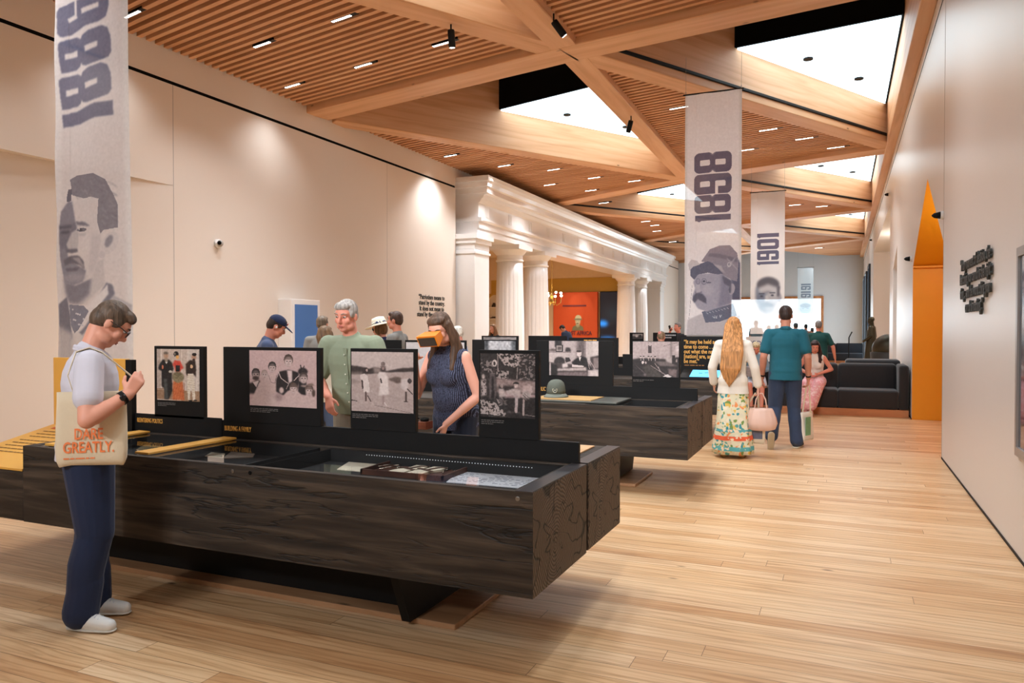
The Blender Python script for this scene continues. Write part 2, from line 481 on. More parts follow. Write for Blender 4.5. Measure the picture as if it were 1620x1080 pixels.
def print_mesh(name, P, origin, ux, uz, mat, parent=None, wave=None):
    """grid mesh in the plane (origin = top-left, ux to the right, uz downwards) carrying P's colours"""
    nx, ny = P.nx, P.ny
    o = np.array(origin, float); ux = np.array(ux, float); uz = np.array(uz, float)
    U, V = np.meshgrid(np.linspace(0, 1, nx + 1), np.linspace(0, 1, ny + 1))
    co = o + U[..., None] * ux + V[..., None] * uz
    if wave is not None:
        nrm = np.cross(ux, uz); nrm /= np.linalg.norm(nrm)
        co = co + wave(U, V)[..., None] * nrm
    co = co.reshape(-1, 3)
    idx = np.arange((nx + 1) * (ny + 1)).reshape(ny + 1, nx + 1)
    f = np.stack([idx[:-1, :-1], idx[1:, :-1], idx[1:, 1:], idx[:-1, 1:]], -1).reshape(-1, 4)
    me = bpy.data.meshes.new(name)
    me.vertices.add(len(co)); me.vertices.foreach_set('co', co.ravel())
    me.loops.add(f.size); me.loops.foreach_set('vertex_index', f.ravel())
    me.polygons.add(len(f)); me.polygons.foreach_set('loop_start', np.arange(0, f.size, 4)); me.polygons.foreach_set('loop_total', np.full(len(f), 4))
    me.update(calc_edges=True)
    ca = me.color_attributes.new('print', 'FLOAT_COLOR', 'CORNER')
    A = P.A.reshape(-1, 3)
    lin = np.where(A <= 0.04045, A / 12.92, ((A + 0.055) / 1.055) ** 2.4)
    c4 = np.concatenate([lin, np.ones((len(lin), 1))], 1)
    ca.data.foreach_set('color', np.repeat(c4, 4, axis=0).ravel())
    return link(name, me, mat, parent, smooth=wave is not None)

# ---------------------------------------------------------------- shared materials
M_wall = plain('wall_paint', rgb(232, 220, 208), 0.55, noise=0.015, nscale=0.4)
M_wallr = plain('satin_wall_paint', rgb(228, 222, 218), 0.36, noise=0.02, nscale=0.5, coat=0.0)
M_far = plain('cool_wall_paint', rgb(196, 200, 204), 0.6, noise=0.02)
M_orange = plain('ochre_paint', rgb(234, 160, 24), 0.5, noise=0.02)
M_red = plain('vermilion_paint', rgb(205, 84, 40), 0.6, noise=0.03)
M_yel = plain('mustard_paint', rgb(190, 156, 72), 0.6, noise=0.03)
M_black = plain('black_void', rgb(14, 13, 12), 0.9, noise=0.02, spec=0.1)
M_blackm = plain('black_powder_coat', rgb(14, 13, 13), 0.55, noise=0.05, spec=.22)
M_steel = plain('steel', rgb(150, 150, 150), 0.3, metal=1)
M_beam = wood('glulam_spruce', (rgb(204, 152, 108), rgb(220, 170, 128), rgb(228, 184, 144)), (0.35, 5, 7), 0.5, 0.05)
M_slat = wood('slat_spruce', (rgb(198, 144, 102), rgb(214, 160, 118), rgb(224, 174, 132)), (0.4, 5, 5), 0.6, 0.0, knots=False)
M_slatback = plain('slat_backing', rgb(84, 44, 20), 0.9, noise=0.05)
M_frame = wood('window_oak', (rgb(150, 96, 54), rgb(178, 118, 70), rgb(192, 134, 84)), (4, 4, 4), 0.5, 0.0, knots=False)
M_char = charred('stained_beam')
M_charend = charred('stained_beam_end', True)
M_white = plain('glazed_white_paint', rgb(240, 238, 236), 0.3, noise=0.02, coat=0.2)
M_gold = plain('ochre_panel', rgb(222, 164, 72), 0.45, noise=0.03)
M_goldtxt = plain('ochre_lettering', rgb(226, 166, 76), 0.5, noise=0.02)
M_ink = plain('dark_ink', rgb(52, 54, 52), 0.6, noise=0.02)
M_caption = plain('grey_caption', rgb(120, 114, 110), 0.6, noise=0.02)
M_photo = printed('photo_print', 0.45)
M_banner = printed('banner_print', 0.75, 0.35)
M_glass = glass()

# ================================================================ the room
XL, XR, ZC = -9.7, 1.1, 5.81
fl = struct(obj('floor', bx(-21, 3.2, -8, 50, -0.1, 0), floor_material()))

# ceiling: radial rows of beams, a zigzag of diagonals between them
LN = [(XL, -11.5), (XL, 0.8), (XL, 12.45), (XL, 24.9), (XL, 37.2), (XL, 49.5)]
MN = [(-3.9, -9.8), (-3.9, 0.8), (-3.9, 11.2), (-4.1, 21.9), (-4.1, 32.5), (-4.1, 43.2)]
RN = [(XR, -9.3), (XR, 0.9), (XR, 10.4), (XR, 20.2), (XR, 29.9), (XR, 39.5)]
ceil = struct(obj('ceiling', bx(XL, XR + 1.6, -8, 50, 8.0, 8.1), M_black))
def beam(name, p0, p1, wd, z0, z1, mat, e0=0.0, e1=0.0, parent=ceil):
    p0 = Vector((p0[0], p0[1], 0)); p1 = Vector((p1[0], p1[1], 0))
    d = p1 - p0; Ln = d.length; a = math.atan2(d.y, d.x)
    bm = bx(-e0, Ln + e1, -wd / 2, wd / 2, 0, z1 - z0)
    bevel(bm, 0.012, 1)
    return obj(name, bm, mat, parent, (p0.x, p0.y, z0), (0, 0, a))
for k in range(1, 6):
    beam('row_beam', LN[k], MN[k], 0.62, ZC, 7.95, M_beam)
    beam('row_beam', MN[k], RN[k], 0.62, ZC, 7.95, M_beam, 0.05)
for k in range(0, 5):
    beam('diagonal_beam', (LN[k][0], LN[k][1] + .5), (MN[k + 1][0], MN[k + 1][1] + .15), 0.46, ZC + .006, 7.95, M_beam)
    beam('diagonal_beam', MN[k], RN[k + 1], 0.46, ZC + .010, 7.95, M_beam)
    beam('spine_beam', MN[k], MN[k + 1], 0.42, ZC + .003, 7.95, M_beam)
beam('edge_beam', (XR - .1, -8), (XR - .1, 49), 0.2, ZC - .02, 7.95, M_beam)

def inset(tri, dists):
    """move each edge of a triangle inwards by its own distance"""
    P = [Vector(p) for p in tri]
    c = (P[0] + P[1] + P[2]) / 3
    lines = []
    for i in range(3):
        a, b = P[i], P[(i + 1) % 3]
        d = (b - a).normalized(); n = Vector((-d.y, d.x))
        if n.dot(c - a) < 0: n = -n
        lines.append((a + n * dists[i], d))
    out = []
    for i in range(3):
        (a, d), (b, e) = lines[i - 1], lines[i]
        t = ((b - a).x * e.y - (b - a).y * e.x) / (d.x * e.y - d.y * e.x)
        out.append(a + d * t)
    return out
def slats(tri):
    """slatted soffit filling a triangle, running with the row beams"""
    P = [Vector(p) for p in tri]
    d = Vector((1, -0.215)).normalized(); n = Vector((-d.y, d.x))
    o0 = min(p.dot(n) for p in P); o1 = max(p.dot(n) for p in P)
    bm = bmesh.new()
    s = o0 + 0.08
    while s < o1:
        ts = []
        for i in range(3):
            a, b = P[i], P[(i + 1) % 3]
            fa, fb = a.dot(n) - s, b.dot(n) - s
            if (fa < 0) != (fb < 0):
                q = a + (b - a) * (fa / (fa - fb)); ts.append(q.dot(d))
        if len(ts) == 2 and abs(ts[0] - ts[1]) > 0.1:
            t0, t1 = sorted(ts)
            for z0, z1, hw in ((5.93, 6.05, 0.037),):
                q = [d * t0 + n * (s - hw), d * t1 + n * (s - hw), d * t1 + n * (s + hw), d * t0 + n * (s + hw)]
                lo = [bm.verts.new((v.x, v.y, z0)) for v in q]; hi = [bm.verts.new((v.x, v.y, z1)) for v in q]
                bm.faces.new(lo[::-1]); bm.faces.new(hi)
                for i in range(4):
                    bm.faces.new((lo[i], lo[(i + 1) % 4], hi[(i + 1) % 4], hi[i]))
        s += 0.16
    # direction-aligned wood: bake the angle into the object
    a = math.atan2(d.y, d.x)
    bmesh.ops.rotate(bm, verts=bm.verts, cent=(0, 0, 0), matrix=Matrix.Rotation(-a, 3, 'Z'))
    sl = obj('slats', bm, M_slat, ceil, (0, 0, 0), (0, 0, a))
    b2 = bmesh.new(); prism(b2, [(p.x, p.y, 6.1) for p in P], (0, 0, 0.04))
    obj('slat_backing', b2, M_slatback, ceil)
M_sky = emit('luminous_stretch_ceiling', (0.72, 0.9, 1.0, 1), SKY_E)
def lightbox(tri, near):
    """hanging light box: black sides, luminous stretched underside, round sensor discs"""
    q = inset(tri, near)
    bm = bmesh.new()
    prism(bm, [(p.x, p.y, 6.70) for p in q], (0, 0, 1.24))
    b = obj('skylight_box', bm, M_black, ceil)
    q2 = inset(q, (0.03, 0.03, 0.03))
    bm = bmesh.new(); prism(bm, [(p.x, p.y, 6.66) for p in q2], (0, 0, 0.035))
    obj('skylight_panel', bm, M_sky, ceil)
    c = (q[0] + q[1] + q[2]) / 3
    for t in (0, 2):
        p = c + (q[t] - c) * 0.33
        bm = bmesh.new(); lathe(bm, [(0.09, 6.63), (0.09, 6.665)], 16, (p.x, p.y))
        obj('sensor_disc', bm, M_blackm, ceil)
for k in range(0, 5):
    # left half: light box L-M-M', slats L-L'-M'
    lightbox(((LN[k][0], LN[k][1] + .5), (MN[k][0], MN[k][1] + .5 * 0), (MN[k + 1][0], MN[k + 1][1] + .15)), (3.8, 0.3, 0.235))
    slats(((LN[k][0], LN[k][1] + .5), LN[k + 1], (MN[k + 1][0], MN[k + 1][1] + .15)))
    # right half: light box M-R-R', slats M-M'-R'
    lightbox((MN[k], RN[k], RN[k + 1]), (3.5, 0.22, 0.235))
    slats((MN[k], MN[k + 1], RN[k + 1]))
slats((LN[5], (XL, 56), MN[5])); slats((MN[5], RN[5], (XR, 52)))
# black lighting tracks in the flank of some diagonals
def track(p0, p1):
    p0 = Vector((p0[0], p0[1])); p1 = Vector((p1[0], p1[1])); d = (p1 - p0).normalized(); n = Vector((d.y, -d.x))
    q0 = p0 + n * 0.245 + d * 0.5; q1 = p1 + n * 0.245 - d * 0.1
    beam('light_track', q0, q1, 0.045, 5.96, 6.02, M_blackm)
for k in (2, 3, 4):
    track(MN[k], RN[k + 1])
for k in (3, 4):
    track(LN[k], MN[k + 1])

# walls
def wall_right():
    outline = [(-8, 0), (10.4, 0), (10.4, 2.6), (12.35, 3.7), (14.7, 2.63), (14.7, 0),
               (18.9, 0), (18.9, 3.45), (20.2, 3.0), (20.2, 0), (21.7, 0), (21.7, 4.75), (33.3, 5.0 - .9), (33.3, 0),
               (50, 0), (50, 7.95), (-8, 7.95)]
    outline = [(-8, 0), (10.4, 0), (10.4, 2.6), (12.35, 3.7), (14.7, 2.63), (14.7, 0),
               (18.9, 0), (18.9, 3.42), (20.3, 3.0), (20.3, 0),
               (21.7, 0), (21.7, 4.75), (33.3, 4.6), (33.3, 0), (50, 0), (50, 7.95), (-8, 7.95)]
    bm = bmesh.new()
    sides = prism(bm, [(XR, y, z) for y, z in outline], (1.5, 0, 0))
    for i in (1, 2, 3, 4):
        sides[i].material_index = 1
    o = struct(obj('wall_right', bm, [M_wallr, M_orange])); return o
wr = wall_right()
bm = bmesh.new(); box(bm, XR + 1.5, XR + 1.6, 9, 35, 0, 6)
struct(obj('wall_right_alcoves', bm, M_wall)).name = 'wall_right'
bm = bmesh.new(); box(bm, XR + 1.44, XR + 1.5, 10.2, 14.9, 0, 4)
struct(obj('wall_right', bm, M_orange))
bm = bmesh.new(); box(bm, XR + .003, XR + 1.5, 14.62, 14.7, 2.60, 2.63)
struct(obj('trim_1', bm, M_orange))
# narrow black reveal near the head of the right wall and its shadow gap at the floor
bm = bmesh.new(); box(bm, XR - .004, XR, 10, 49, 5.56, 5.585); box(bm, XR - .006, XR, -8, 10.4, 0, 0.02); box(bm, XR - .006, XR, 14.7, 18.9, 0, 0.02)
struct(obj('trim_2', bm, M_blackm))
bm = bmesh.new(); box(bm, XR - .002, XR, 10.39, 10.405, 0, 7.9)
struct(obj('trim_3', bm, plain('wall_joint', rgb(176, 168, 160), 0.7)))

# left wall: the wall, with a shallow slanting recess near its front end, then the portico, then the wall again
bm = bmesh.new()
box(bm, XL - .5, XL, 8.88, 18.4, 0, 8.0)
box(bm, XL - .5, XL, -8, 8.88, 3.82, 8.0)
box(bm, XL - .5, XL, 43.0, 50, 0, 8.0)
box(bm, -10.2, XL, 18.4, 43.0, 5.70, 8.0)
# tapering recess below z 3.82
v = [(XL - .5, -8), (XL - .5, 8.88), (XL, 8.88), (XL - .42, 2.0), (XL - .42, -8)]
prism(bm, [(x, y, 0) for x, y in v], (0, 0, 3.82))
struct(obj('wall_left', bm, M_wall))
bm = bmesh.new(); box(bm, XL, XL + .004, 4.5, 18.35, 5.40, 5.45); box(bm, XL, XL + .004, 43.3, 49, 5.40, 5.45); box(bm, XL, XL + .004, -8, 4.5, 5.40, 5.45)
struct(obj('trim_4', bm, M_black))
bm = bmesh.new(); box(bm, XL, XL + .001, 8.872, 8.884, 0, 5.4); box(bm, XL, XL + .001, 15.0, 15.01, 0, 5.4)
struct(obj('trim_5', bm, plain('wall_joint', rgb(176, 168, 160), 0.7)))
struct(obj('wall_back', bx(-21, 3.2, -8.2, -8, 0, 8), M_wall))
# far wall with a wide daylight window
bm = bmesh.new()
box(bm, XL, -6.4, 49, 49.2, 0, 8); box(bm, -1.2, XR, 49, 49.2, 0, 8)
box(bm, -6.4, -1.2, 49, 49.2, 3.4, 8); box(bm, -6.4, -1.2, 49, 49.2, 0, .5)
struct(obj('wall_far', bm, M_far))
win = struct(empty('window_1', (-3.8, 49.1, .5)))
M_win = emit('daylight', (0.74, 0.9, 1.0, 1), WIN_E)
obj('window_pane', bx(-2.6, 2.6, 0.05, .08, 0, 2.9), M_win, win)
bm = bmesh.new(); box(bm, -2.75, 2.75, -.2, 0, 2.9, 3.05); box(bm, 2.6, 2.75, -.2, 0, 0, 2.9); box(bm, -2.75, -2.6, -.2, 0, 0, 2.9); box(bm, -2.75, 2.75, -.2, 0, -.1, 0)
obj('window_frame', bm, M_frame, win)
# tall slot windows in the right wall near its far end
for i, (y0, y1) in enumerate(((36.5, 38.0), (41, 43), (45, 47))):
    s_ = struct(empty('window_%d' % (i + 2), (XR, (y0 + y1) / 2, 0)))
    h = (y1 - y0) / 2
    obj('window_pane', bx(-.02, 0, -h, h, .1, 4.3), M_win if i else emit('blue_daylight', (.55, .75, .95, 1), 1.5), s_)
    bm = bmesh.new(); box(bm, -.08, 0, -h - .12, -h, .0, 4.4); box(bm, -.08, 0, h, h + .12, .0, 4.4); box(bm, -.08, 0, -h, h, 4.3, 4.4)
    obj('window_frame', bm, plain('dark_frame', rgb(40, 44, 50), .5), s_)

# the room behind the portico
bm = bmesh.new()
box(bm, -21, -20.9, 18, 50, 0, 6); box(bm, -21, XL - .5, 18.2, 18.4, 0, 6)
box(bm, -21, XL - .5, 18.2, 43.2, 5.35, 5.5)
struct(obj('wall_gallery', bm, plain('cream_paint', rgb(226, 208, 182), .6))).name = 'wall_left'
BY = 36.5
bm = bmesh.new(); box(bm, -21, -9.95, BY, BY + .2, 0, 5.4)
struct(obj('wall_far', bm, plain('beige_paint', rgb(220, 200, 170), .6)))
bm = bmesh.new(); box(bm, -17.1, -9.95, BY - .03, BY, 3.44, 4.15); box(bm, -17.5, -16.2, BY - .03, BY, 0, 3.44)
struct(obj('wall_far', bm, M_yel))
bm = bmesh.new(); box(bm, -13.5, -11.18, BY - .25, BY - .03, 0, 3.42)
struct(obj('wall_far', bm, M_red))
bm = bmesh.new(); box(bm, -11.08, -9.97, BY - .12, BY, 0, 3.43)
struct(obj('door_1', bm, M_black))

def ent_profile(off=0.0):
    return [(-10.1, 4.16), (-9.2, 4.16), (-9.2, 4.34), (-9.17, 4.34), (-9.17, 4.52), (-9.1, 4.56), (-9.1, 4.62), (-9.18, 4.64), (-9.18, 5.02),
            (-9.13, 5.06), (-9.08, 5.14), (-9.04, 5.16), (-9.0, 5.24), (-8.88, 5.27), (-8.88, 5.40), (-8.84, 5.43), (-8.80, 5.52), (-8.74, 5.60), (-8.72, 5.69), (-10.1, 5.69)]
bm = bmesh.new()
prism(bm, [(x, 18.75, z) for x, z in ent_profile()], (0, 24.2, 0))
# returns of the cornice at both ends
for y0, y1, x1, z0, z1 in ((18.62, 18.75, -8.85, 5.27, 5.42), (18.5, 18.75, -8.78, 5.42, 5.56), (18.42, 18.75, -8.72, 5.56, 5.69), (18.68, 18.75, -9.05, 4.52, 4.62),
                           (42.95, 43.08, -8.85, 5.27, 5.42), (42.95, 43.2, -8.78, 5.42, 5.56), (42.95, 43.28, -8.72, 5.56, 5.69)):
    box(bm, -9.9, x1, y0, y1, z0, z1)
y = 19.2
while y < 42.6:
    [box(bm, -9.18, -9.168, y + j * .1, y + j * .1 + .06, 4.68, 4.98) for j in range(3)]; y += 1.6
en = struct(obj('trim_6', bm, M_white))
def column(y, label, square=False):
    c = tag(empty('column', (-9.62, y, 0)), label, 'column', 'columns of the white colonnade')
    if square:
        hw = .46
        bm = bx(-hw, hw, -hw, hw, .3, 3.75); bevel(bm, .02, 2); obj('shaft', bm, M_white, c)
        bm = bmesh.new(); box(bm, -hw - .03, hw + .03, -hw - .03, hw + .03, 3.62, 3.68); box(bm, -hw - .05, hw + .05, -hw - .05, hw + .05, 3.9, 4.02); box(bm, -hw, hw, -hw, hw, 3.75, 3.9); box(bm, -hw - .1, hw + .1, -hw - .1, hw + .1, 4.02, 4.16)
        obj('capital', bm, M_white, c)
        bm = bmesh.new(); box(bm, -hw - .06, hw + .06, -hw - .06, hw + .06, 0, .22); box(bm, -hw - .03, hw + .03, -hw - .03, hw + .03, .22, .3); obj('base', bm, M_white, c)
        return c
    flute = lambda a, z: 1 - .022 * max(0, math.cos(20 * a)) if .35 < z < 3.7 else 1
    bm = bmesh.new(); lathe(bm, [(.47, .3), (.46, .36), (.46, 1.2), (.445, 2.2), (.42, 3.2), (.405, 3.72)], 160, (0, 0), flute)
    obj('shaft', bm, M_white, c, smooth=True)
    bm = bmesh.new(); lathe(bm, [(.41, 3.66), (.44, 3.68), (.44, 3.72), (.41, 3.74), (.41, 3.86), (.45, 3.9), (.5, 3.96), (.54, 4.02)], 40)
    box(bm, -.55, .55, -.55, .55, 4.02, 4.16)
    obj('capital', bm, M_white, c)
    bm = bmesh.new(); lathe(bm, [(.55, .12), (.58, .17), (.55, .22), (.5, .25), (.52, .28), (.48, .3)], 40); box(bm, -.6, .6, -.6, .6, 0, .12)
    obj('base', bm, M_white, c)
    return c
column(18.95, 'square white pier at the near end of the colonnade, against the plain wall', True)
column(21.9, 'fluted white column nearest the camera, next after the near square pier')
column(24.1, 'fluted white column second from the near end, beside the red wall opening')
column(35.9, 'fluted white column right of the dark doorway with blue glow')
column(38.4, 'fluted white column just before the far square pier')
column(41.8, 'square white pier at the far end of the colonnade', True)

# ================================================================ display cases
_fw = Vector((-math.sin(YAW) * math.cos(PITCH), math.cos(YAW) * math.cos(PITCH), -math.sin(PITCH)))
_rt = Vector((math.cos(YAW), math.sin(YAW), 0)); _up = _rt.cross(_fw)
def survey(px, py, X=None, Y=None, Z=None, D=None):
    """true position of a photographed point on a known plane (used to take measurements)"""
    r = _fw + _rt * (px - 810) / 1200 - _up * (py - 540) / 1200
    t = D if D is not None else ((X / r.x) if X is not None else ((Y / r.y) if Y is not None else (Z - 1.55) / r.z))
    return Vector((0, 0, 1.55)) + r * t
def SX(px, Y):
    return survey(px, 540, Y=Y).x

M_top = plain('case_top_metal', rgb(74, 70, 72), 0.35, metal=0.6, noise=0.05)
M_lining = plain('case_lining', rgb(20, 21, 23), 0.8, noise=0.05)
M_deskwood = wood('desk_inlay', (rgb(196, 148, 100), rgb(212, 166, 118), rgb(224, 182, 136)), (3, 6, 6), 0.5, 0, knots=False)
M_plinth = wood('plinth_pine', (rgb(150, 108, 74), rgb(168, 124, 88), rgb(182, 140, 104)), (1, 8, 8), 0.4, 0.03)

def beam_block(name, L_, dy, z0, z1, parent, loc, pit=None):
    """stained timber block; local origin at the centre of its right-hand end"""
    hz = (z1 - z0) / 2
    bm = bmesh.new()
    if pit:
        a, b, dep = pit           # pit from x=a to x=b
        box(bm, -L_, 0, -dy / 2, dy / 2, -hz, hz - dep)
        box(bm, -L_, 0, -dy / 2, -dy / 2 + .035, hz - dep, hz)
        box(bm, -L_, 0, dy / 2 - .06, dy / 2, hz - dep, hz)
        box(bm, b, 0, -dy / 2 + .035, dy / 2 - .06, hz - dep, hz)
        box(bm, -L_, a, -dy / 2 + .035, dy / 2 - .06, hz - dep, hz)
    else:
        box(bm, -L_, 0, -dy / 2, dy / 2, -hz, hz)
        bevel(bm, 0.01, 2)
    for f in bm.faces:
        if abs(f.normal.x) > .9: f.material_index = 1
    bm.normal_update()
    for f in bm.faces:
        f.material_index = 1 if abs(f.normal.x) > .7 else 0
    return obj(name, bm, [M_char, M_charend], parent, (loc[0], loc[1] + dy / 2, loc[2] + z0 + hz))
def lines_mesh(parent, x0, z1, wd, n, mat, y=-.002, lh=.011, h=.0035, seed=1, name='caption', rot=None, flat=False):
    """rows of caption print too small to read"""
    rr = random.Random(seed); bm = bmesh.new()
    for i in range(n):
        x = x0; end = x0 + wd * (1 if i < n - 1 else rr.uniform(.4, .8))
        while x < end:
            w_ = rr.uniform(.008, .028) * wd / .15
            if flat: box(bm, x, min(x + w_, end), z1 - i * lh - h, z1 - i * lh, 0, .0008)
            else: box(bm, x, min(x + w_, end), y, y + .002, z1 - i * lh - h, z1 - i * lh)
            x += w_ + .004 * wd / .15
    return obj(name, bm, mat, parent)
def display_case(label, x, y, L_, fin, panels, pit=None, left_step=False, plinth=True):
    c = tag(empty('display_case', (x, y, 0)), label, 'display case')
    z0, z1 = .355, .828
    beam_block('front_beam', L_, .765, z0, z1, c, (0, 0, 0), pit)
    beam_block('rear_beam', L_ - .0, .64, z0, z1, c, (0, .80, 0))
    # dark steel core between the beams
    obj('spine', bx(-L_ + .1, -.04, .765, .80, z0 - .0, z1 - .01), M_blackm, c)
    # metal edge along the top of the right end, wooden desk inlay on the rear beam
    bm = bmesh.new(); box(bm, -.085, -.004, .0, .765, z1, z1 + .003); box(bm, -.085, -.004, .80, 1.44, z1, z1 + .003)
    obj('top_edge', bm, M_top, c)
    obj('desk_inlay', bevel(bx(-L_ + .2, -.14, .84, 1.36, z1, z1 + .010), .002, 1), M_deskwood, c)
    for px_ in (0,):
        bm = bmesh.new()
        # inverted trestle foot: wide under the beam, narrow at the floor
        for xx in (-.80,):
            prism(bm, [(xx, .28, .0 + .03), (xx, 1.12, .03), (xx, 1.26, .355), (xx, .14, .355)], (-.05, 0, 0))
        box(bm, -L_ + .1, -.88, .46, .98, .031, .352)
        obj('foot', bm, M_blackm, c)
    obj('plinth', bevel(bx(-L_ + .0, -.57, .34, 1.08, 0, .03), .004, 1), M_plinth, c)
    bm = bmesh.new(); box(bm, -L_ + .2 if not left_step else fin[0], fin[1], .768, .796, z1 - .02, fin[2]); bevel(bm, .002, 1)
    obj('divider', bm, M_blackm, c)
    for p in panels:
        bm = bx(p[0], p[1], .768, .796, p[2] if len(p) > 4 and p[4] else fin[2] - .002, p[3]); bevel(bm, .002, 1)
        obj('panel', bm, M_blackm, c)
    return c
def case_glass(c, a, b):
    obj('glass_top', bx(a, b, .035, .705, .820, .826), M_glass, c)
    bm = bmesh.new(); box(bm, a + .004, b - .004, .037, .703, .742, .746)
    for q in ((a, a + .004, .036, .704), (b - .004, b, .036, .704), (a, b, .036, .040), (a, b, .700, .704)):
        box(bm, q[0], q[1], q[2], q[3], .745, .82)
    obj('lining', bm, M_lining, c)
def picture(c, P, x0, x1, z0, z1, y=.768, name='photograph', label=None):
    o = print_mesh(name, P, (x0, y - .0025, z1), (x1 - x0, 0, 0), (0, 0, z0 - z1), M_photo, c)
    if label: o['label'] = label
    return o

# ------------------------------------------------ the photographs
GY = lambda v: (v, v * .93, v * .915)
def pic_three():
    P = Paint(100, 115, 640, 760, (186, 166, 152)); P.X += 62; P.Y += 50
    P.rect(62, 50, 130, 800, (168, 150, 138)); P.rect(120, 50, 136, 640, (205, 190, 178)); P.rect(430, 50, 446, 620, (206, 190, 176)); P.rect(520, 50, 710, 800, (196, 180, 168))
    for x in (540, 590, 640, 690): P.rect(x, 60, x + 5, 790, (160, 140, 128))
    P.rect(62, 640, 330, 800, (140, 108, 84)); P.rect(62, 650, 520, 660, (190, 168, 150)); P.rect(430, 660, 720, 810, (150, 118, 92))
    # man in long black coat
    P.poly([(150, 210), (250, 205), (300, 260), (318, 340), (290, 400), (300, 660), (240, 800), (180, 800), (175, 640), (130, 600), (135, 380), (85, 350), (95, 290)], (26, 24, 26), 4)
    P.ell(205, 150, 34, 52, (176, 138, 112), 4); P.ell(200, 112, 38, 20, (96, 84, 74), 4); P.ell(208, 215, 26, 36, (150, 130, 112), 6)
    P.poly([(190, 240), (228, 240), (210, 275)], (210, 200, 190)); P.ell(150, 320, 14, 30, (190, 110, 80)); P.ell(270, 385, 26, 18, (190, 180, 165), 3); P.poly([(165, 490), (215, 490), (232, 790), (180, 790)], (66, 68, 66), 6)
    # woman in red and orange gown
    P.poly([(310, 520), (450, 520), (480, 800), (300, 800)], (196, 106, 60), 4)
    for x in range(312, 480, 22): P.line([(x + 10, 540), (x, 800)], 7, (146, 62, 36))
    P.ell(385, 460, 88, 80, (104, 92, 68), 5); 
    for k in range(5): P.line([(315, 430 + k * 22), (385, 470 + k * 20), (460, 420 + k * 22)], 5, (160, 146, 110), 2)
    P.poly([(335, 215), (420, 225), (470, 330), (440, 345), (410, 380), (345, 380), (330, 310), (300, 285)], (190, 62, 48), 4)
    P.poly([(350, 290), (415, 290), (410, 380), (350, 380)], (30, 26, 28), 3); P.ell(375, 160, 28, 40, (214, 168, 120), 3); P.ell(358, 125, 38, 44, (34, 28, 30), 3); P.ell(375, 165, 20, 26, (220, 160, 90), 3); P.line([(335, 80), (350, 190)], 5, (200, 190, 170))
    # man in cutaway coat and checked trousers
    P.poly([(560, 210), (640, 215), (655, 340), (650, 450), (600, 400), (520, 440), (505, 400), (500, 270)], (44, 30, 24), 4)
    P.poly([(530, 405), (610, 405), (630, 600), (640, 790), (600, 790), (575, 520), (560, 790), (530, 790), (520, 520)], (206, 190, 170), 3)
    for k in range(11): P.line([(520, 430 + k * 34), (640, 440 + k * 34)], 4, (160, 130, 110), 1, .7)
    P.ell(622, 165, 34, 48, (168, 128, 104), 4); P.ell(628, 125, 34, 24, (34, 26, 24), 3); P.ell(620, 205, 20, 22, (60, 44, 38), 3); P.ell(585, 300, 20, 26, (212, 170, 130), 3)
    P.ell(568, 800, 30, 10, (24, 18, 16)); P.ell(640, 795, 30, 10, (24, 18, 16))
    return P.noise(.02)
def face(P, x, y, r, tone=1.0, dark=(40, 34, 34), hairline=.55, skin=(196, 172, 166)):
    s_ = tuple(v * tone for v in skin)
    P.ell(x, y - r * .25, r * .86, r * 1.12, dark, 3)
    P.ell(x, y + r * .08, r * .72, r * 1.0, s_, 4)
    P.poly([(x - r * .75, y - r * .3), (x + r * .75, y - r * .3), (x + r * .6, y - r * 1.2), (x - r * .6, y - r * 1.2)], dark, 3, hairline)
    for sx_ in (-1, 1):
        P.ell(x + sx_ * r * .30, y + r * .02, r * .15, r * .08, (46, 38, 38), 2); P.line([(x + sx_ * r * .16, y - r * .14), (x + sx_ * r * .46, y - r * .16)], r * .06, (86, 70, 68), 1)
    P.line([(x, y + r * .05), (x + r * .04, y + r * .34)], r * .1, (160, 134, 128), 3); P.line([(x - r * .2, y + r * .58), (x + r * .2, y + r * .58)], r * .08, (110, 72, 70), 2)
    P.ell(x, y + r * .95, r * .4, r * .16, (150, 126, 122), 5, .5)
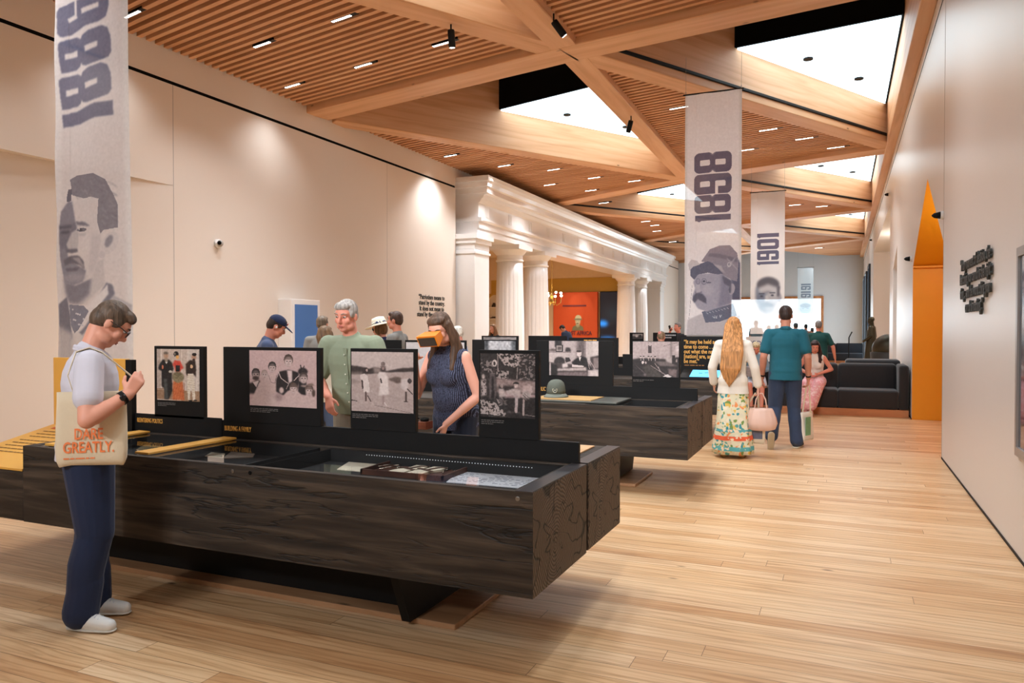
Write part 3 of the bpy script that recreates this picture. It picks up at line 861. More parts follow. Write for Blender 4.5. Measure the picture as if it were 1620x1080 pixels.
def pic_family():
    P = Paint(150, 132, 1042, 915, (188, 158, 154)); P.X += 98; P.Y += 68
    C = (192, 164, 158); D = (36, 30, 31)
    P.poly([(100, 620), (250, 560), (300, 620), (190, 790), (100, 790)], D, 12); P.poly([(150, 600), (250, 570), (205, 680)], (200, 178, 172), 3)
    P.poly([(330, 540), (450, 470), (520, 600), (530, 985), (100, 985), (190, 740), (250, 600)], C, 10)
    face(P, 200, 470, 78, .86); P.ell(198, 530, 52, 34, (60, 46, 44), 8); P.line([(150, 462), (250, 466)], 4, (60, 50, 50))
    face(P, 340, 470, 62, 1.0, (150, 128, 120)); P.poly([(270, 560), (380, 510), (420, 560), (300, 640)], C, 8)
    face(P, 462, 350, 74, .96); P.poly([(410, 450), (510, 450), (540, 620), (420, 560)], C, 8); P.line([(405, 480), (440, 590), (500, 605), (530, 470)], 6, (70, 58, 56), 2)
    P.poly([(575, 410), (700, 380), (760, 385), (870, 420), (880, 560), (840, 700), (700, 720), (640, 800), (520, 740), (520, 560)], D, 6)
    P.poly([(690, 390), (770, 390), (775, 560), (720, 600)], (206, 182, 178), 4); P.line([(560, 420), (600, 520), (710, 600)], 10, (204, 182, 176), 2); P.line([(870, 470), (800, 550)], 10, (204, 182, 176), 2); P.line([(720, 600), (680, 690)], 8, (190, 166, 160), 2)
    face(P, 715, 240, 84, 1.0, (78, 62, 56)); P.ell(605, 715, 36, 50, (196, 168, 160), 5)
    P.ell(935, 400, 72, 60, (34, 28, 30), 5); P.line([(900, 300), (920, 400)], 16, (44, 38, 38), 3); P.line([(955, 310), (930, 380)], 14, (60, 52, 50), 3)
    P.poly([(870, 560), (990, 560), (980, 780), (860, 760)], (28, 24, 26), 6); face(P, 945, 510, 76, .95, (66, 54, 50)); P.ell(950, 632, 50, 18, (150, 128, 120), 5)
    P.poly([(640, 790), (740, 700), (870, 730), (940, 800), (960, 985), (560, 985), (600, 860)], C, 10); face(P, 790, 680, 72, 1.0, (88, 70, 62), .9)
    P.poly([(930, 800), (1010, 780), (1140, 850), (1140, 985), (900, 985)], C, 8); face(P, 1030, 705, 74, 1.0, (84, 66, 60), .7); P.ell(1050, 610, 50, 24, (120, 98, 90), 5); P.ell(1095, 740, 26, 60, (80, 62, 56), 5)
    P.ell(560, 830, 60, 60, (120, 100, 98), 26, .6)
    return P.noise(.012)
def pic_beach():
    P = Paint(130, 125, 910, 860, (188, 170, 164)); P.X += 35; P.Y += 55
    P.poly([(35, 255), (180, 270), (300, 300), (380, 275), (460, 290), (560, 325), (800, 275), (945, 270), (945, 330), (560, 345), (300, 380), (35, 375)], (58, 48, 46), 6)
    P.poly([(360, 270), (480, 290), (470, 340), (380, 370)], (140, 124, 118), 16); P.rect(35, 345, 200, 395, (120, 106, 100), 8, .7)
    P.poly([(35, 400), (300, 380), (945, 330), (945, 950), (35, 910)], (172, 152, 146), 10)
    P.poly([(580, 440), (690, 400), (770, 415), (760, 490), (700, 495)], (96, 80, 74), 8); P.poly([(35, 440), (200, 500), (35, 520)], (150, 132, 126), 8)
    P.poly([(35, 750), (120, 765), (130, 775), (35, 772)], (70, 60, 58), 3); P.line([(380, 820), (640, 860), (940, 915)], 6, (92, 78, 76), 3); P.line([(560, 680), (800, 710), (940, 730)], 8, (150, 132, 126), 5)
    W = (206, 190, 184)
    P.poly([(170, 390), (230, 370), (275, 400), (300, 500), (310, 640), (220, 640), (215, 480), (165, 440)], W, 3); P.ell(250, 320, 44, 40, (56, 46, 44), 3); P.ell(268, 322, 14, 20, (180, 156, 148), 3); P.line([(195, 470), (205, 580)], 22, (66, 54, 52), 3)
    P.line([(250, 640), (250, 760)], 26, (90, 70, 66), 3); P.line([(280, 690), (325, 765)], 16, (80, 62, 60), 3)
    P.poly([(450, 340), (540, 340), (580, 420), (590, 660), (440, 680), (470, 480), (425, 400)], (212, 196, 190), 4); P.ell(508, 225, 34, 30, (120, 102, 98), 3); P.ell(508, 262, 48, 14, (150, 132, 128), 3); P.ell(508, 300, 38, 40, (70, 56, 54), 4); P.ell(508, 290, 18, 22, (150, 126, 120), 3); P.line([(470, 440), (485, 490)], 22, (60, 50, 50), 3)
    P.line([(512, 680), (512, 790)], 26, (150, 126, 122), 4); P.line([(530, 780), (560, 820)], 18, (200, 184, 180), 3)
    P.poly([(780, 440), (860, 420), (880, 500), (850, 610), (760, 560)], (196, 180, 176), 6); P.ell(892, 458, 30, 36, (60, 50, 50), 3); P.line([(860, 570), (930, 640)], 12, (70, 58, 56), 2); P.line([(840, 620), (838, 740)], 26, (84, 68, 64), 3); P.line([(810, 748), (870, 752)], 10, (70, 56, 54), 2)
    return P.noise(.015)
def pic_garden():
    P = Paint(120, 138, 808, 880, (44, 38, 38)); P.X += 56; P.Y += 62
    P.speckle([(56, 150), (300, 170), (300, 360), (56, 300)], (130, 118, 116), .4, 1); P.speckle([(300, 62), (640, 62), (650, 200), (560, 250), (420, 220)], (176, 160, 156), .6, 1)
    P.speckle([(640, 62), (864, 62), (864, 420), (600, 420)], (120, 108, 106), .3, 1); P.speckle([(300, 300), (480, 300), (470, 430), (300, 400)], (160, 146, 142), .6, 1)
    P.line([(318, 62), (320, 300)], 18, (150, 134, 130), 2); P.line([(640, 62), (630, 180)], 12, (140, 126, 122), 2); P.line([(610, 250), (600, 400)], 10, (150, 136, 132), 2)
    P.poly([(290, 400), (560, 420), (864, 430), (864, 600), (300, 600)], (150, 128, 124), 12); P.poly([(330, 500), (560, 500), (560, 580), (320, 570)], (52, 44, 44), 14)
    P.poly([(400, 590), (864, 610), (864, 650), (420, 680)], (176, 150, 148), 4)
    P.poly([(60, 430), (145, 420), (150, 640), (60, 660)], (170, 154, 150), 6); P.ell(100, 385, 26, 34, (186, 168, 162), 4); P.speckle([(60, 430), (150, 430), (150, 650), (60, 650)], (70, 60, 60), .3, 1)
    P.poly([(205, 330), (270, 340), (300, 500), (285, 690), (190, 690), (185, 480)], (92, 82, 82), 4); P.poly([(225, 380), (255, 380), (265, 690), (220, 690)], (34, 28, 30), 6); P.ell(270, 195, 36, 48, (206, 190, 184), 3); P.ell(266, 200, 18, 28, (48, 40, 40), 3); P.ell(262, 290, 26, 34, (60, 50, 50), 3)
    P.poly([(330, 550), (400, 540), (440, 640), (340, 690)], (182, 164, 160), 4); P.ell(378, 505, 24, 30, (150, 130, 126), 3); P.line([(350, 640), (430, 740)], 18, (190, 172, 168), 2)
    P.poly([(540, 540), (660, 550), (650, 640), (620, 690), (610, 850), (570, 850), (570, 640), (430, 600), (430, 580)], (186, 168, 164), 4); P.ell(590, 490, 28, 40, (196, 172, 166), 3); P.put(((((P.X - 588) / 48) ** 2 + ((P.Y - 490) / 48) ** 2) < 1) & (P.Y < 475), (50, 42, 42), 3)
    P.poly([(680, 500), (800, 470), (830, 560), (760, 690), (690, 660)], (184, 160, 156), 5); P.ell(735, 630, 60, 62, (170, 154, 150), 3); P.line([(690, 620), (760, 690)], 8, (70, 60, 60), 1); P.line([(705, 600), (785, 660)], 8, (90, 80, 78), 1); P.line([(700, 690), (695, 890)], 30, (178, 160, 156), 3)
    P.speckle([(56, 700), (280, 740), (440, 880), (430, 925), (56, 900)], (166, 152, 148), .62, 1); P.speckle([(300, 690), (460, 700), (460, 770), (340, 780)], (170, 156, 152), .6, 1)
    P.poly([(300, 660), (864, 660), (864, 942), (470, 942)], (30, 25, 26), 14, .55); P.rect(440, 850, 640, 870, (120, 110, 110), 6, .6); P.line([(700, 690), (695, 890)], 26, (168, 150, 146), 3); P.line([(595, 640), (590, 850)], 40, (176, 156, 154), 3); P.line([(720, 890), (860, 905)], 12, (110, 100, 98), 3)
    return P.noise(.03)
def pic_desk():
    P = Paint(110, 80, 835, 595, (176, 160, 158)); P.X += 103; P.Y += 97
    P.rect(200, 97, 320, 200, (40, 36, 38), 6); P.rect(215, 165, 345, 280, (44, 38, 38), 2); P.rect(235, 180, 325, 270, (170, 156, 152), 2); P.rect(250, 195, 312, 255, (84, 74, 72), 4); P.poly([(385, 280), (390, 215), (450, 205), (475, 240), (475, 280)], (52, 44, 44), 4); P.ell(165, 255, 60, 22, (90, 78, 76), 6)
    P.rect(103, 282, 480, 300, (120, 106, 104), 2); P.rect(103, 300, 450, 560, (186, 170, 166), 2); P.ell(285, 460, 95, 90, (48, 42, 42), 4); P.rect(580, 97, 715, 440, (96, 84, 84), 20); P.rect(740, 97, 940, 420, (198, 184, 180), 3)
    for x in range(760, 930, 22): P.line([(x, 100), (x, 400)], 4, (150, 136, 132), 2)
    P.poly([(800, 370), (940, 340), (940, 580), (820, 560)], (70, 60, 60), 5); P.rect(855, 380, 935, 560, (130, 114, 112), 6); P.poly([(380, 380), (450, 380), (480, 440), (390, 470)], (46, 40, 40), 3)
    P.poly([(500, 450), (580, 390), (660, 355), (740, 380), (770, 480), (860, 590), (740, 590), (700, 540), (560, 520), (500, 490)], (26, 22, 24), 4); P.ell(618, 310, 40, 56, (206, 188, 184), 3); P.ell(612, 272, 44, 22, (60, 50, 50), 3); P.poly([(610, 370), (650, 370), (630, 440)], (220, 206, 200), 2)
    P.poly([(103, 470), (330, 480), (700, 520), (760, 560), (760, 690), (103, 690)], (66, 56, 56), 5); P.poly([(140, 500), (250, 520), (250, 690), (140, 690)], (28, 24, 24), 5); P.poly([(250, 575), (730, 545), (740, 600), (250, 615)], (176, 160, 156), 4); P.poly([(330, 490), (420, 480), (430, 545), (330, 560)], (206, 190, 186), 4); P.poly([(500, 500), (700, 520), (690, 540), (500, 545)], (206, 190, 186), 3); P.poly([(260, 640), (760, 620), (740, 690), (240, 690)], (112, 96, 96), 6)
    P.poly([(790, 610), (935, 600), (920, 690), (790, 680)], (196, 180, 176), 4); P.line([(760, 430), (790, 570)], 8, (180, 160, 156), 2); P.line([(800, 430), (890, 590)], 8, (180, 160, 156), 2); P.rect(108, 480, 134, 690, (200, 184, 180), 3, .8)
    return P.noise(.02)
def pic_council():
    P = Paint(92, 74, 790, 630, (176, 158, 156)); P.X += 118; P.Y += 212
    P.line([(350, 212), (350, 520)], 6, (96, 84, 84)); P.rect(385, 230, 442, 420, (70, 58, 58), 3); P.ell(415, 258, 30, 32, (176, 160, 158), 2); P.line([(655, 290), (770, 255), (880, 230)], 7, (70, 60, 60)); P.rect(760, 212, 800, 500, (130, 116, 114), 6); P.rect(860, 290, 905, 380, (206, 190, 190), 8)
    P.poly([(118, 530), (230, 510), (480, 510), (700, 520), (905, 480), (905, 840), (118, 840)], (46, 38, 38), 8)
    P.poly([(680, 500), (800, 490), (800, 610), (700, 600)], (178, 162, 158), 5); P.poly([(490, 560), (700, 560), (900, 640), (600, 650)], (110, 96, 94), 6)
    for x in (255, 305, 392, 440, 505): P.ell(x, 495, 17, 25, (186, 168, 162), 3); P.ell(x, 476, 17, 10, (60, 50, 50), 2); P.line([(x, 520), (x + 4, 550)], 8, (196, 180, 176), 1)
    P.ell(292, 585, 22, 26, (216, 200, 196), 3); P.ell(345, 590, 14, 20, (190, 170, 166), 3); P.poly([(290, 660), (400, 620), (560, 720), (620, 840), (360, 840)], (66, 58, 54), 8); P.line([(430, 640), (620, 760), (690, 800)], 10, (150, 134, 130), 3)
    P.line([(500, 600), (620, 760)], 9, (160, 144, 140), 2); P.line([(560, 660), (590, 740)], 12, (170, 154, 150), 2); P.poly([(630, 835), (720, 785), (790, 830), (760, 840)], (220, 206, 202), 2); P.poly([(730, 690), (880, 700), (870, 840), (740, 800)], (120, 102, 100), 6); P.rect(800, 450, 850, 600, (42, 34, 34), 4); P.ell(870, 545, 16, 26, (150, 132, 128), 4)
    P.line([(170, 640), (330, 780)], 10, (86, 74, 74), 4); P.ell(330, 810, 26, 26, (110, 96, 94), 5)
    return P.noise(.02)
def pic_falls():
    P = Paint(60, 40, 60, 40, (150, 146, 148))
    P.rect(0, 0, 8, 40, (60, 62, 66), 2); P.rect(50, 0, 60, 40, (80, 82, 86), 3)
    for k in range(7): P.line([(12 + k * 6, 0), (9 + k * 7, 40)], 3, (206, 204, 206), 2)
    return P.noise(.05)
def pic_plain():
    P = Paint(80, 60, 98, 50, (188, 180, 178))
    P.rect(0, 0, 98, 50, (196, 188, 186)); P.poly([(66, 4), (76, 2), (84, 14), (78, 22), (70, 16)], (96, 82, 78), 2); P.ell(40, 30, 8, 14, (150, 140, 138), 3)
    return P.noise(.01)
def pic_scene():
    P = Paint(40, 30, 40, 30, (150, 142, 140)); P.rect(0, 14, 40, 30, (60, 54, 54), 3); P.ell(16, 12, 5, 8, (200, 190, 186), 1); P.ell(30, 14, 5, 9, (34, 30, 30), 1)
    return P.noise(.04)

# ------------------------------------------------ case 1 (nearest)
X1, Y1 = -1.25, 3.10
c1 = display_case('long dark-stained timber display case nearest the camera, BUILDING A FAMILY on its divider', X1, Y1, 3.42, (-4.65 - X1 + .0, -.045, .943), [], pit=(-3.34, -.10, .085))
def p1(x0, x1, z1=1.435, z0=.94):
    bm = bx(x0 - X1, x1 - X1, .764, .796, z0, z1); bevel(bm, .002, 1); return obj('panel', bm, M_blackm, c1)
pa = p1(-4.416, -3.957); pb = p1(-3.785, -2.99); pc = p1(-2.765, -2.304); pd = p1(-1.89, -1.524)
for nm, pn, fn, x0, x1, z0, lab in (('a', pa, pic_three, -4.388, -3.993, 1.06, 'tinted cartoon print of a woman in an orange gown between two men'),
                                    ('b', pb, pic_family, -3.557, -3.018, 1.055, 'brown toned family portrait photograph'),
                                    ('c', pc, pic_beach, -2.755, -2.317, 1.053, 'brown toned photograph of children on a beach'),
                                    ('d', pd, pic_garden, -1.878, -1.545, 1.058, 'dark photograph of a family in a garden')):
    o = print_mesh('photograph', fn(), (x0 - X1, .7615, 1.415), (x1 - x0, 0, 0), (0, 0, z0 - 1.415), M_photo, pn)
    o['label'] = lab
    lines_mesh(pn, x0 - X1 + .005, z0 - .018, (x1 - x0) * .42, 3, M_caption, y=.7625, lh=.010, h=.003, seed=ord(nm))
bm = bx(-4.65 - X1, -3.80 - X1, .764, .768, .80, .957); obj('divider', bm, M_blackm, c1)
text('heading', 'REENTERING POLITICS', .044, M_goldtxt, c1, (-4.585 - X1, .763, .895), FACE_CAM, sx=.52, bold=.004, spacing=1.06)
text('heading', 'BUILDING A FAMILY', .046, M_goldtxt, c1, (-3.775 - X1, .763, .878), FACE_CAM, sx=.52, bold=.004, spacing=1.06)
case_glass(c1, -1.62, -.10); case_glass(c1, -3.34, -1.70)
bm = bmesh.new()
for k in range(60):
    box(bm, -1.35 + k * .018, -1.345 + k * .018, .69, .692, .801, .805)
obj('light_strip', bm, emit('led_row', (.9, .95, 1, 1), .35), c1)
for x in (-2.975, -2.854, -1.323):
    bm = bmesh.new(); lathe(bm, [(.010, 0), (.011, .003), (.007, .004)], 14)
    obj('lock', bm, M_steel if x != -2.854 else M_black, c1, (x - X1, -.0005, .796), (PI / 2, 0, 0))
# ochre reading bars lying across the glass
for x, lab in ((-3.70, 'ochre reading bar lying across the glass right of the standing man'), (-4.48, 'ochre reading bar just behind the standing man at the left end of the case')):
    o = obj('reading_bar', bevel(bx(-.055, .055, -.34, .34, 0, .014), .002, 1), M_gold, None, (x, Y1 + .39, .829), (0, 0, -.02)); tag(o, lab, 'reading bar')
# far-left lower end: ochre reading desk sloping up to the tall ochre board
ld = tag(empty('reading_desk', (-4.67, Y1, 0)), 'lower end of the timber case at far left carrying a sloping ochre text panel', 'reading desk')
beam_block('front_beam', .80, 1.44, .355, .665, ld, (0, 0, 0))
bm = bmesh.new(); prism(bm, [(-.76, .0, .667), (-.76, .0, .68), (-.76, .735, .84), (-.76, .735, .667)], (.75, 0, 0)); obj('sloping_panel', bm, M_gold, ld)
al = math.atan2(.16, .735)
rr = random.Random(5); bm = bmesh.new()
for i in range(8):
    x = -.66; v_ = .60 - i * .052 - (.02 if i > 2 else 0)
    while x < -.20 + rr.uniform(-.1, .1):
        w_ = rr.uniform(.02, .06)
        box(bm, x, x + w_, v_, v_ + .010, 0, .001); x += w_ + .010
ob_ = obj('lettering', bm, plain('brown_ink', rgb(120, 84, 34), .6), ld, (0, 0, .6825), (al, 0, 0))
bm = bmesh.new(); box(bm, -.66, -.55, .66, .69, 0, .001); box(bm, -.54, -.47, .66, .69, 0, .001)
obj('lettering', bm, plain('red_ink', rgb(196, 84, 40), .6), ld, (0, 0, .6825), (al, 0, 0))
gb = tag(obj('ochre_board', bevel(bx(-.40, .36, -.02, .02, 0, .55), .003, 1), M_gold, None, (-5.03, Y1 + .76, .79)), 'tall plain ochre board standing behind the man with the tote bag', 'board')
bm = bx(.36, .42, -.02, .02, .0, .545); obj('edge_panel', bm, M_blackm, gb)

# ------------------------------------------------ things lying in case 1
ZP = .7465
def flat_item(name, pts, th, mat, label, cat, z=ZP):
    bm = bmesh.new(); cx_ = sum(p[0] for p in pts) / len(pts); cy_ = sum(p[1] for p in pts) / len(pts)
    prism(bm, [(p[0] - cx_, p[1] - cy_, 0) for p in pts], (0, 0, th))
    return tag(obj(name, bm, mat, None, (cx_, cy_, z)), label, cat)
S = lambda *q: [tuple(survey(x, y, Z=ZP).xy) for x, y in q]
M_paper = plain('cream_card', rgb(222, 212, 190), .6, noise=.04)
flat_item('card', S((533, 743), (552, 731), (602, 735), (588, 748)), .004, M_paper, 'plain cream card lying in the case left of the wooden tray', 'card')
ms = S((727, 739), (852, 752), (838, 765), (706, 758))
m_o = flat_item('manuscript', S((706, 763), (727, 746), (857, 757), (838, 774)), .003, plain('blue_white_paper', rgb(206, 208, 214), .6, noise=.05), 'white handwritten sheet lying at the right end of the case', 'manuscript')
rr = random.Random(3); bm = bmesh.new()
for i in range(7):
    x = -.24
    while x < .2:
        w_ = rr.uniform(.01, .035)
        if rr.random() < .8:
            yy = .10 - i * .032 + rr.uniform(-.004, .004)
            box(bm, x + .02 - i * .004, x + w_ + .02 - i * .004, yy, yy + rr.uniform(.003, .009), .003, .0036)
        x += w_ + .012
obj('handwriting', bm, plain('blue_black_ink', rgb(70, 76, 96), .6), m_o)
ty = S((597, 757), (622, 730), (728, 738), (712, 764))
tc_ = (sum(p[0] for p in ty) / 4, sum(p[1] for p in ty) / 4)
tx0, tx1, ty0, ty1 = -.27, .25, -.19, .18
tray = tag(empty('tray', (tc_[0], tc_[1], ZP)), 'shallow brown wooden tray of spoons and cream pieces in the near case', 'tray')
M_traywood = wood('tray_mahogany', (rgb(66, 38, 28), rgb(86, 52, 40), rgb(100, 64, 48)), (4, 10, 10), .45, 0, knots=False)
obj('tray_base', bx(tx0, tx1, ty0, ty1, 0, .006), M_traywood, tray)
bm = bmesh.new(); box(bm, tx0, tx1, ty0, ty0 + .012, .006, .03); box(bm, tx0, tx1, ty1 - .012, ty1, .006, .03); box(bm, tx0, tx0 + .012, ty0, ty1, .006, .03); box(bm, tx1 - .012, tx1, ty0, ty1, .006, .03)
obj('rim', bm, M_traywood, tray)
M_spoon = plain('spoon_silver', rgb(196, 186, 172), .22, metal=1)
def spoon(dx, dy, ang, lab):
    bm = bmesh.new()
    bmesh.ops.create_uvsphere(bm, u_segments=14, v_segments=8, radius=1); bmesh.ops.scale(bm, vec=(.017, .026, .006), verts=bm.verts)
    tube(bm, [(0, -.024, .003), (0, -.06, .007), (0, -.13, .004)], [.003, .0028, .004], 6)
    o = obj('spoon', bm, M_spoon, None, (tc_[0] + dx, tc_[1] + dy, ZP + .0135), (0, 0, ang), True)
    return tag(o, lab, 'spoon')
spoon(-.20, .08, -.5, 'silver spoon at the left edge of the wooden tray'); spoon(-.15, .03, -.5, 'silver spoon second from the left in the wooden tray')
spoon(.13, .07, .35, 'silver spoon just right of the cream pieces in the wooden tray'); spoon(.20, .05, .35, 'silver spoon at the right edge of the wooden tray')
for dx, lab in ((-.06, 'left cream fan-shaped piece bound with brown ribbon in the wooden tray'), (.055, 'right cream fan-shaped piece bound with brown ribbon in the wooden tray')):
    bm = bmesh.new()
    prism(bm, [(-.07, -.13, 0), (.03, -.14, 0), (.035, -.04, 0), (.07, .03, 0), (.07, .10, 0), (.03, .14, 0), (-.02, .10, 0), (-.02, .0, 0), (-.06, -.05, 0)], (0, 0, .012))
    p_ = tag(obj('bound_piece', bm, M_paper, None, (tc_[0] + dx, tc_[1], ZP + .007)), lab, 'keepsake')
    bm = bmesh.new(); strap(bm, [(-.07, .01, .013), (0, -.03, .014), (.05, -.05, .013)], (.003, .012, 0), .0012); strap(bm, [(0, -.03, .0142), (.03, .06, .014), (.075, .08, .013)], (-.008, .008, 0), .0012)
    obj('ribbon', bm, plain('brown_ribbon', rgb(84, 58, 44), .6), p_)
flat_item('booklet', S((352, 726), (378, 706), (410, 708), (400, 724)), .006, plain('grey_print', rgb(150, 136, 122), .6, noise=.2, nscale=60), 'small grey-brown booklet under the glass below the family portrait', 'booklet')
flat_item('caption_card', S((324, 722), (334, 716), (356, 718), (353, 725)), .004, M_paper, 'small white caption card left of the booklet', 'card')
flat_item('print', S((215, 712), (240, 697), (292, 700), (262, 713)), .004, plain('olive_print', rgb(120, 108, 78), .6, noise=.4, nscale=50), 'olive patterned print under the glass left of the first ochre bar', 'print')

# ------------------------------------------------ case 2
X2, Y2 = -1.29, 6.97
F2 = Y2 + .77
def lx(px, c, F): return SX(px, F) - c
c2 = display_case('second dark timber display case, the grey helmet standing on it', X2, Y2, 5.2, (-5.0, -.045, .955),
                  [(lx(1000, X2, F2), lx(1076, X2, F2), 0, 1.43), (lx(849, X2, F2), lx(970, X2, F2), 0, 1.43), (lx(747, X2, F2), lx(819, X2, F2), 0, 1.435),
                   (lx(641, X2, F2), lx(737, X2, F2), 0, 1.425), (lx(573, X2, F2), lx(634, X2, F2), 0, 1.425)], pit=(-1.0, -.12, .085))
case_glass(c2, -1.0, -.12)
def pic_at(c, cx, F, P, px0, px1, py0, py1, lab):
    a = survey(px0, py0, Y=F); b = survey(px1, py1, Y=F)
    return picture(c, P, a.x - cx, b.x - cx, b.z, a.z, .765, label=lab)
pic_at(c2, X2, F2, pic_council(), 1001.5, 1074, 540, 597, 'brown toned photograph of a cabinet meeting')
pic_at(c2, X2, F2, pic_desk(), 869, 947, 539, 595, 'brown toned photograph of a man at a desk')
pic_at(c2, X2, F2, pic_falls(), 767, 816, 539, 575, 'pale photograph of falling water')
pic_at(c2, X2, F2, pic_plain(), 643, 735, 541, 600, 'pale grey photograph')
lines_mesh(c2, lx(1002, X2, F2), 1.03, .22, 2, M_caption, y=.764, lh=.014, h=.004, seed=8)
text('heading', 'INVE', .062, M_goldtxt, c2, (lx(742, X2, F2), .7655, .955 - .085), FACE_CAM, sx=.52, bold=.005, spacing=1.06)
text('heading', 'PUBLIC SPEAKER', .062, M_goldtxt, c2, (lx(849, X2, F2), .7655, .955 - .075), FACE_CAM, sx=.52, bold=.005, spacing=1.06)
lines_mesh(c2, lx(577, X2, F2), 1.39, .22, 3, M_goldtxt, y=.764, lh=.04, h=.018, seed=4, name='lettering')
# metal tray and ochre mat under the helmet
bm = bevel(bx(-.47, .47, -.28, .28, 0, .02), .004, 1)
mt = tag(empty('metal_tray', (-2.45, Y2 + .37, .83)), 'grey metal tray with an ochre mat under the helmet', 'tray')
obj('base_plate', bm, plain('grey_metal_tray', rgb(92, 92, 86), .4, metal=.4), mt)
obj('mat', bx(-.42, .2, -.25, .2, .02, .028), plain('ochre_mat', rgb(172, 134, 80), .7), mt)
h_ = tag(empty('helmet', (-2.70, Y2 + .36, .858)), 'domed grey-green police helmet with a wreath badge standing on the ochre mat', 'helmet')
M_felt = plain('grey_green_felt', rgb(84, 88, 78), .8, noise=.08, nscale=30, bump=.1, bscale=300)
bm = bmesh.new(); lathe(bm, [(.095, .03), (.094, .07), (.090, .11), (.078, .145), (.055, .168), (.028, .178), (.004, .181)], 40); bmesh.ops.scale(bm, vec=(1, 1.2, 1), verts=bm.verts)
obj('crown', bm, M_felt, h_, smooth=True)
bm = bmesh.new(); lathe(bm, [(.122, 0), (.126, .003), (.115, .014), (.095, .034), (.090, .034)], 40); bmesh.ops.scale(bm, vec=(1, 1.22, 1), verts=bm.verts)
obj('brim', bm, plain('pale_felt', rgb(104, 108, 98), .8), h_, smooth=True)
bm = bmesh.new()
M_badge = plain('badge_silver', rgb(190, 190, 176), .35, metal=.7)
for s_ in (-1, 1):
    pts = [(s_ * .022 * math.sin(t), -.118 - .0 + .002 * 1, .065 - .022 * math.cos(t)) for t in [k * .3 for k in range(9)]]
    tube(bm, pts, [.0035] * 9, 6)
    for k in range(1, 8):
        t = k * .32; c_ = Vector((s_ * .022 * math.sin(t), -.117, .065 - .022 * math.cos(t)))
        tube(bm, [c_, c_ + Vector((s_ * .006, 0, .006))], [.0028, .001], 5)
box(bm, -.009, .009, -.118, -.114, .060, .071)
obj('wreath_badge', bm, M_badge, h_, (.02, .002, .01), (.0, 0, .08))

# ------------------------------------------------ case 3, case 4
X3, Y3 = -1.35, 10.84
F3 = Y3 + .77
c3 = display_case('third dark timber display case with a blue touch screen and long quotation on its divider', X3, Y3, 6.2, (-6.0, -.045, .955),
                  [(lx(1077, X3, F3), -.12, 0, survey(1100, 532, Y=F3).z), (lx(985, X3, F3), lx(1001, X3, F3), 0, survey(990, 560, Y=F3).z), (lx(900, X3, F3), lx(978, X3, F3), 0, survey(940, 534, Y=F3).z), (lx(836, X3, F3), lx(896, X3, F3), 0, survey(860, 531, Y=F3).z),
                   (lx(762, X3, F3), lx(820, X3, F3), 0, survey(780, 531, Y=F3).z)])
zt = survey(1080, 536, Y=F3).z
text('quotation', '“It may be held against\ntime to come . . . if\nout what the naval\n[nation] are, and he\nbe met.”', .085, M_goldtxt, c3, (lx(1082, X3, F3), .764, zt - .07), FACE_CAM, sx=.78, bold=.02, line=.86)
lines_mesh(c3, lx(1083, X3, F3), zt - .39, .5, 1, plain('brown_caption', rgb(150, 100, 50), .6), y=.764, h=.014, seed=12)
lines_mesh(c3, lx(924, X3, F3), zt - .02, .42, 1, M_goldtxt, y=.764, h=.02, seed=13)
pic_at(c3, X3, F3, pic_scene(), 765, 817, 533, 560, 'pale photograph')
text('heading', 'INVESTIGATOR', .07, M_goldtxt, c3, (lx(640, X3, F3), .764, .90), FACE_CAM, sx=.52, bold=.005, spacing=1.06)
ts = tag(empty('touch_screen', (SX(1112, Y3 + .35), Y3 + .33, .832)), 'black angled touch screen showing a bright blue page on the third case', 'touch screen')
bm = bmesh.new(); prism(bm, [(-.30, -.19, 0), (-.30, -.19, .03), (-.30, .17, .13), (-.30, .17, 0)], (.75, 0, 0)); obj('housing', bm, M_blackm, ts)
a_ = math.atan2(.10, .36)
obj('screen', bx(-.16, .42, .03, .33, 0, .004), emit('blue_page', (.10, .48, .86, 1), 1.1), ts, (0, -.19, .032), (a_, 0, 0))
bm = bmesh.new()
for k in range(5): box(bm, -.05 + k * .08, .0 + k * .08, .17 + (k % 2) * .03, .20 + (k % 3) * .02, .004, .005)
obj('screen_graphic', bm, plain('screen_blue', rgb(20, 90, 160), .4), ts, (0, -.19, .032), (a_, 0, 0))
X4, Y4 = -1.5, 14.7
F4 = Y4 + .77
# the fourth case stops short of the sofa
c4 = display_case('fourth dark timber display case, farthest along the hall', X4 - .6, Y4, 5.6, (-5.3, -.1, .98),
                  [(lx(996, X4 - .6, F4), lx(1018, X4 - .6, F4), 0, survey(1000, 526, Y=F4).z), (lx(1033, X4 - .6, F4), lx(1071, X4 - .6, F4), 0, survey(1050, 526, Y=F4).z)])
pic_at(c4, X4 - .6, F4, pic_scene(), 1001, 1017, 528, 536, 'small pale photograph')
lines_mesh(c4, lx(1052, X4 - .6, F4), survey(1052, 529, Y=F4).z, .22, 2, plain('pale_lettering', rgb(190, 196, 200), .6), y=.764, lh=.05, h=.025, seed=21, name='lettering')

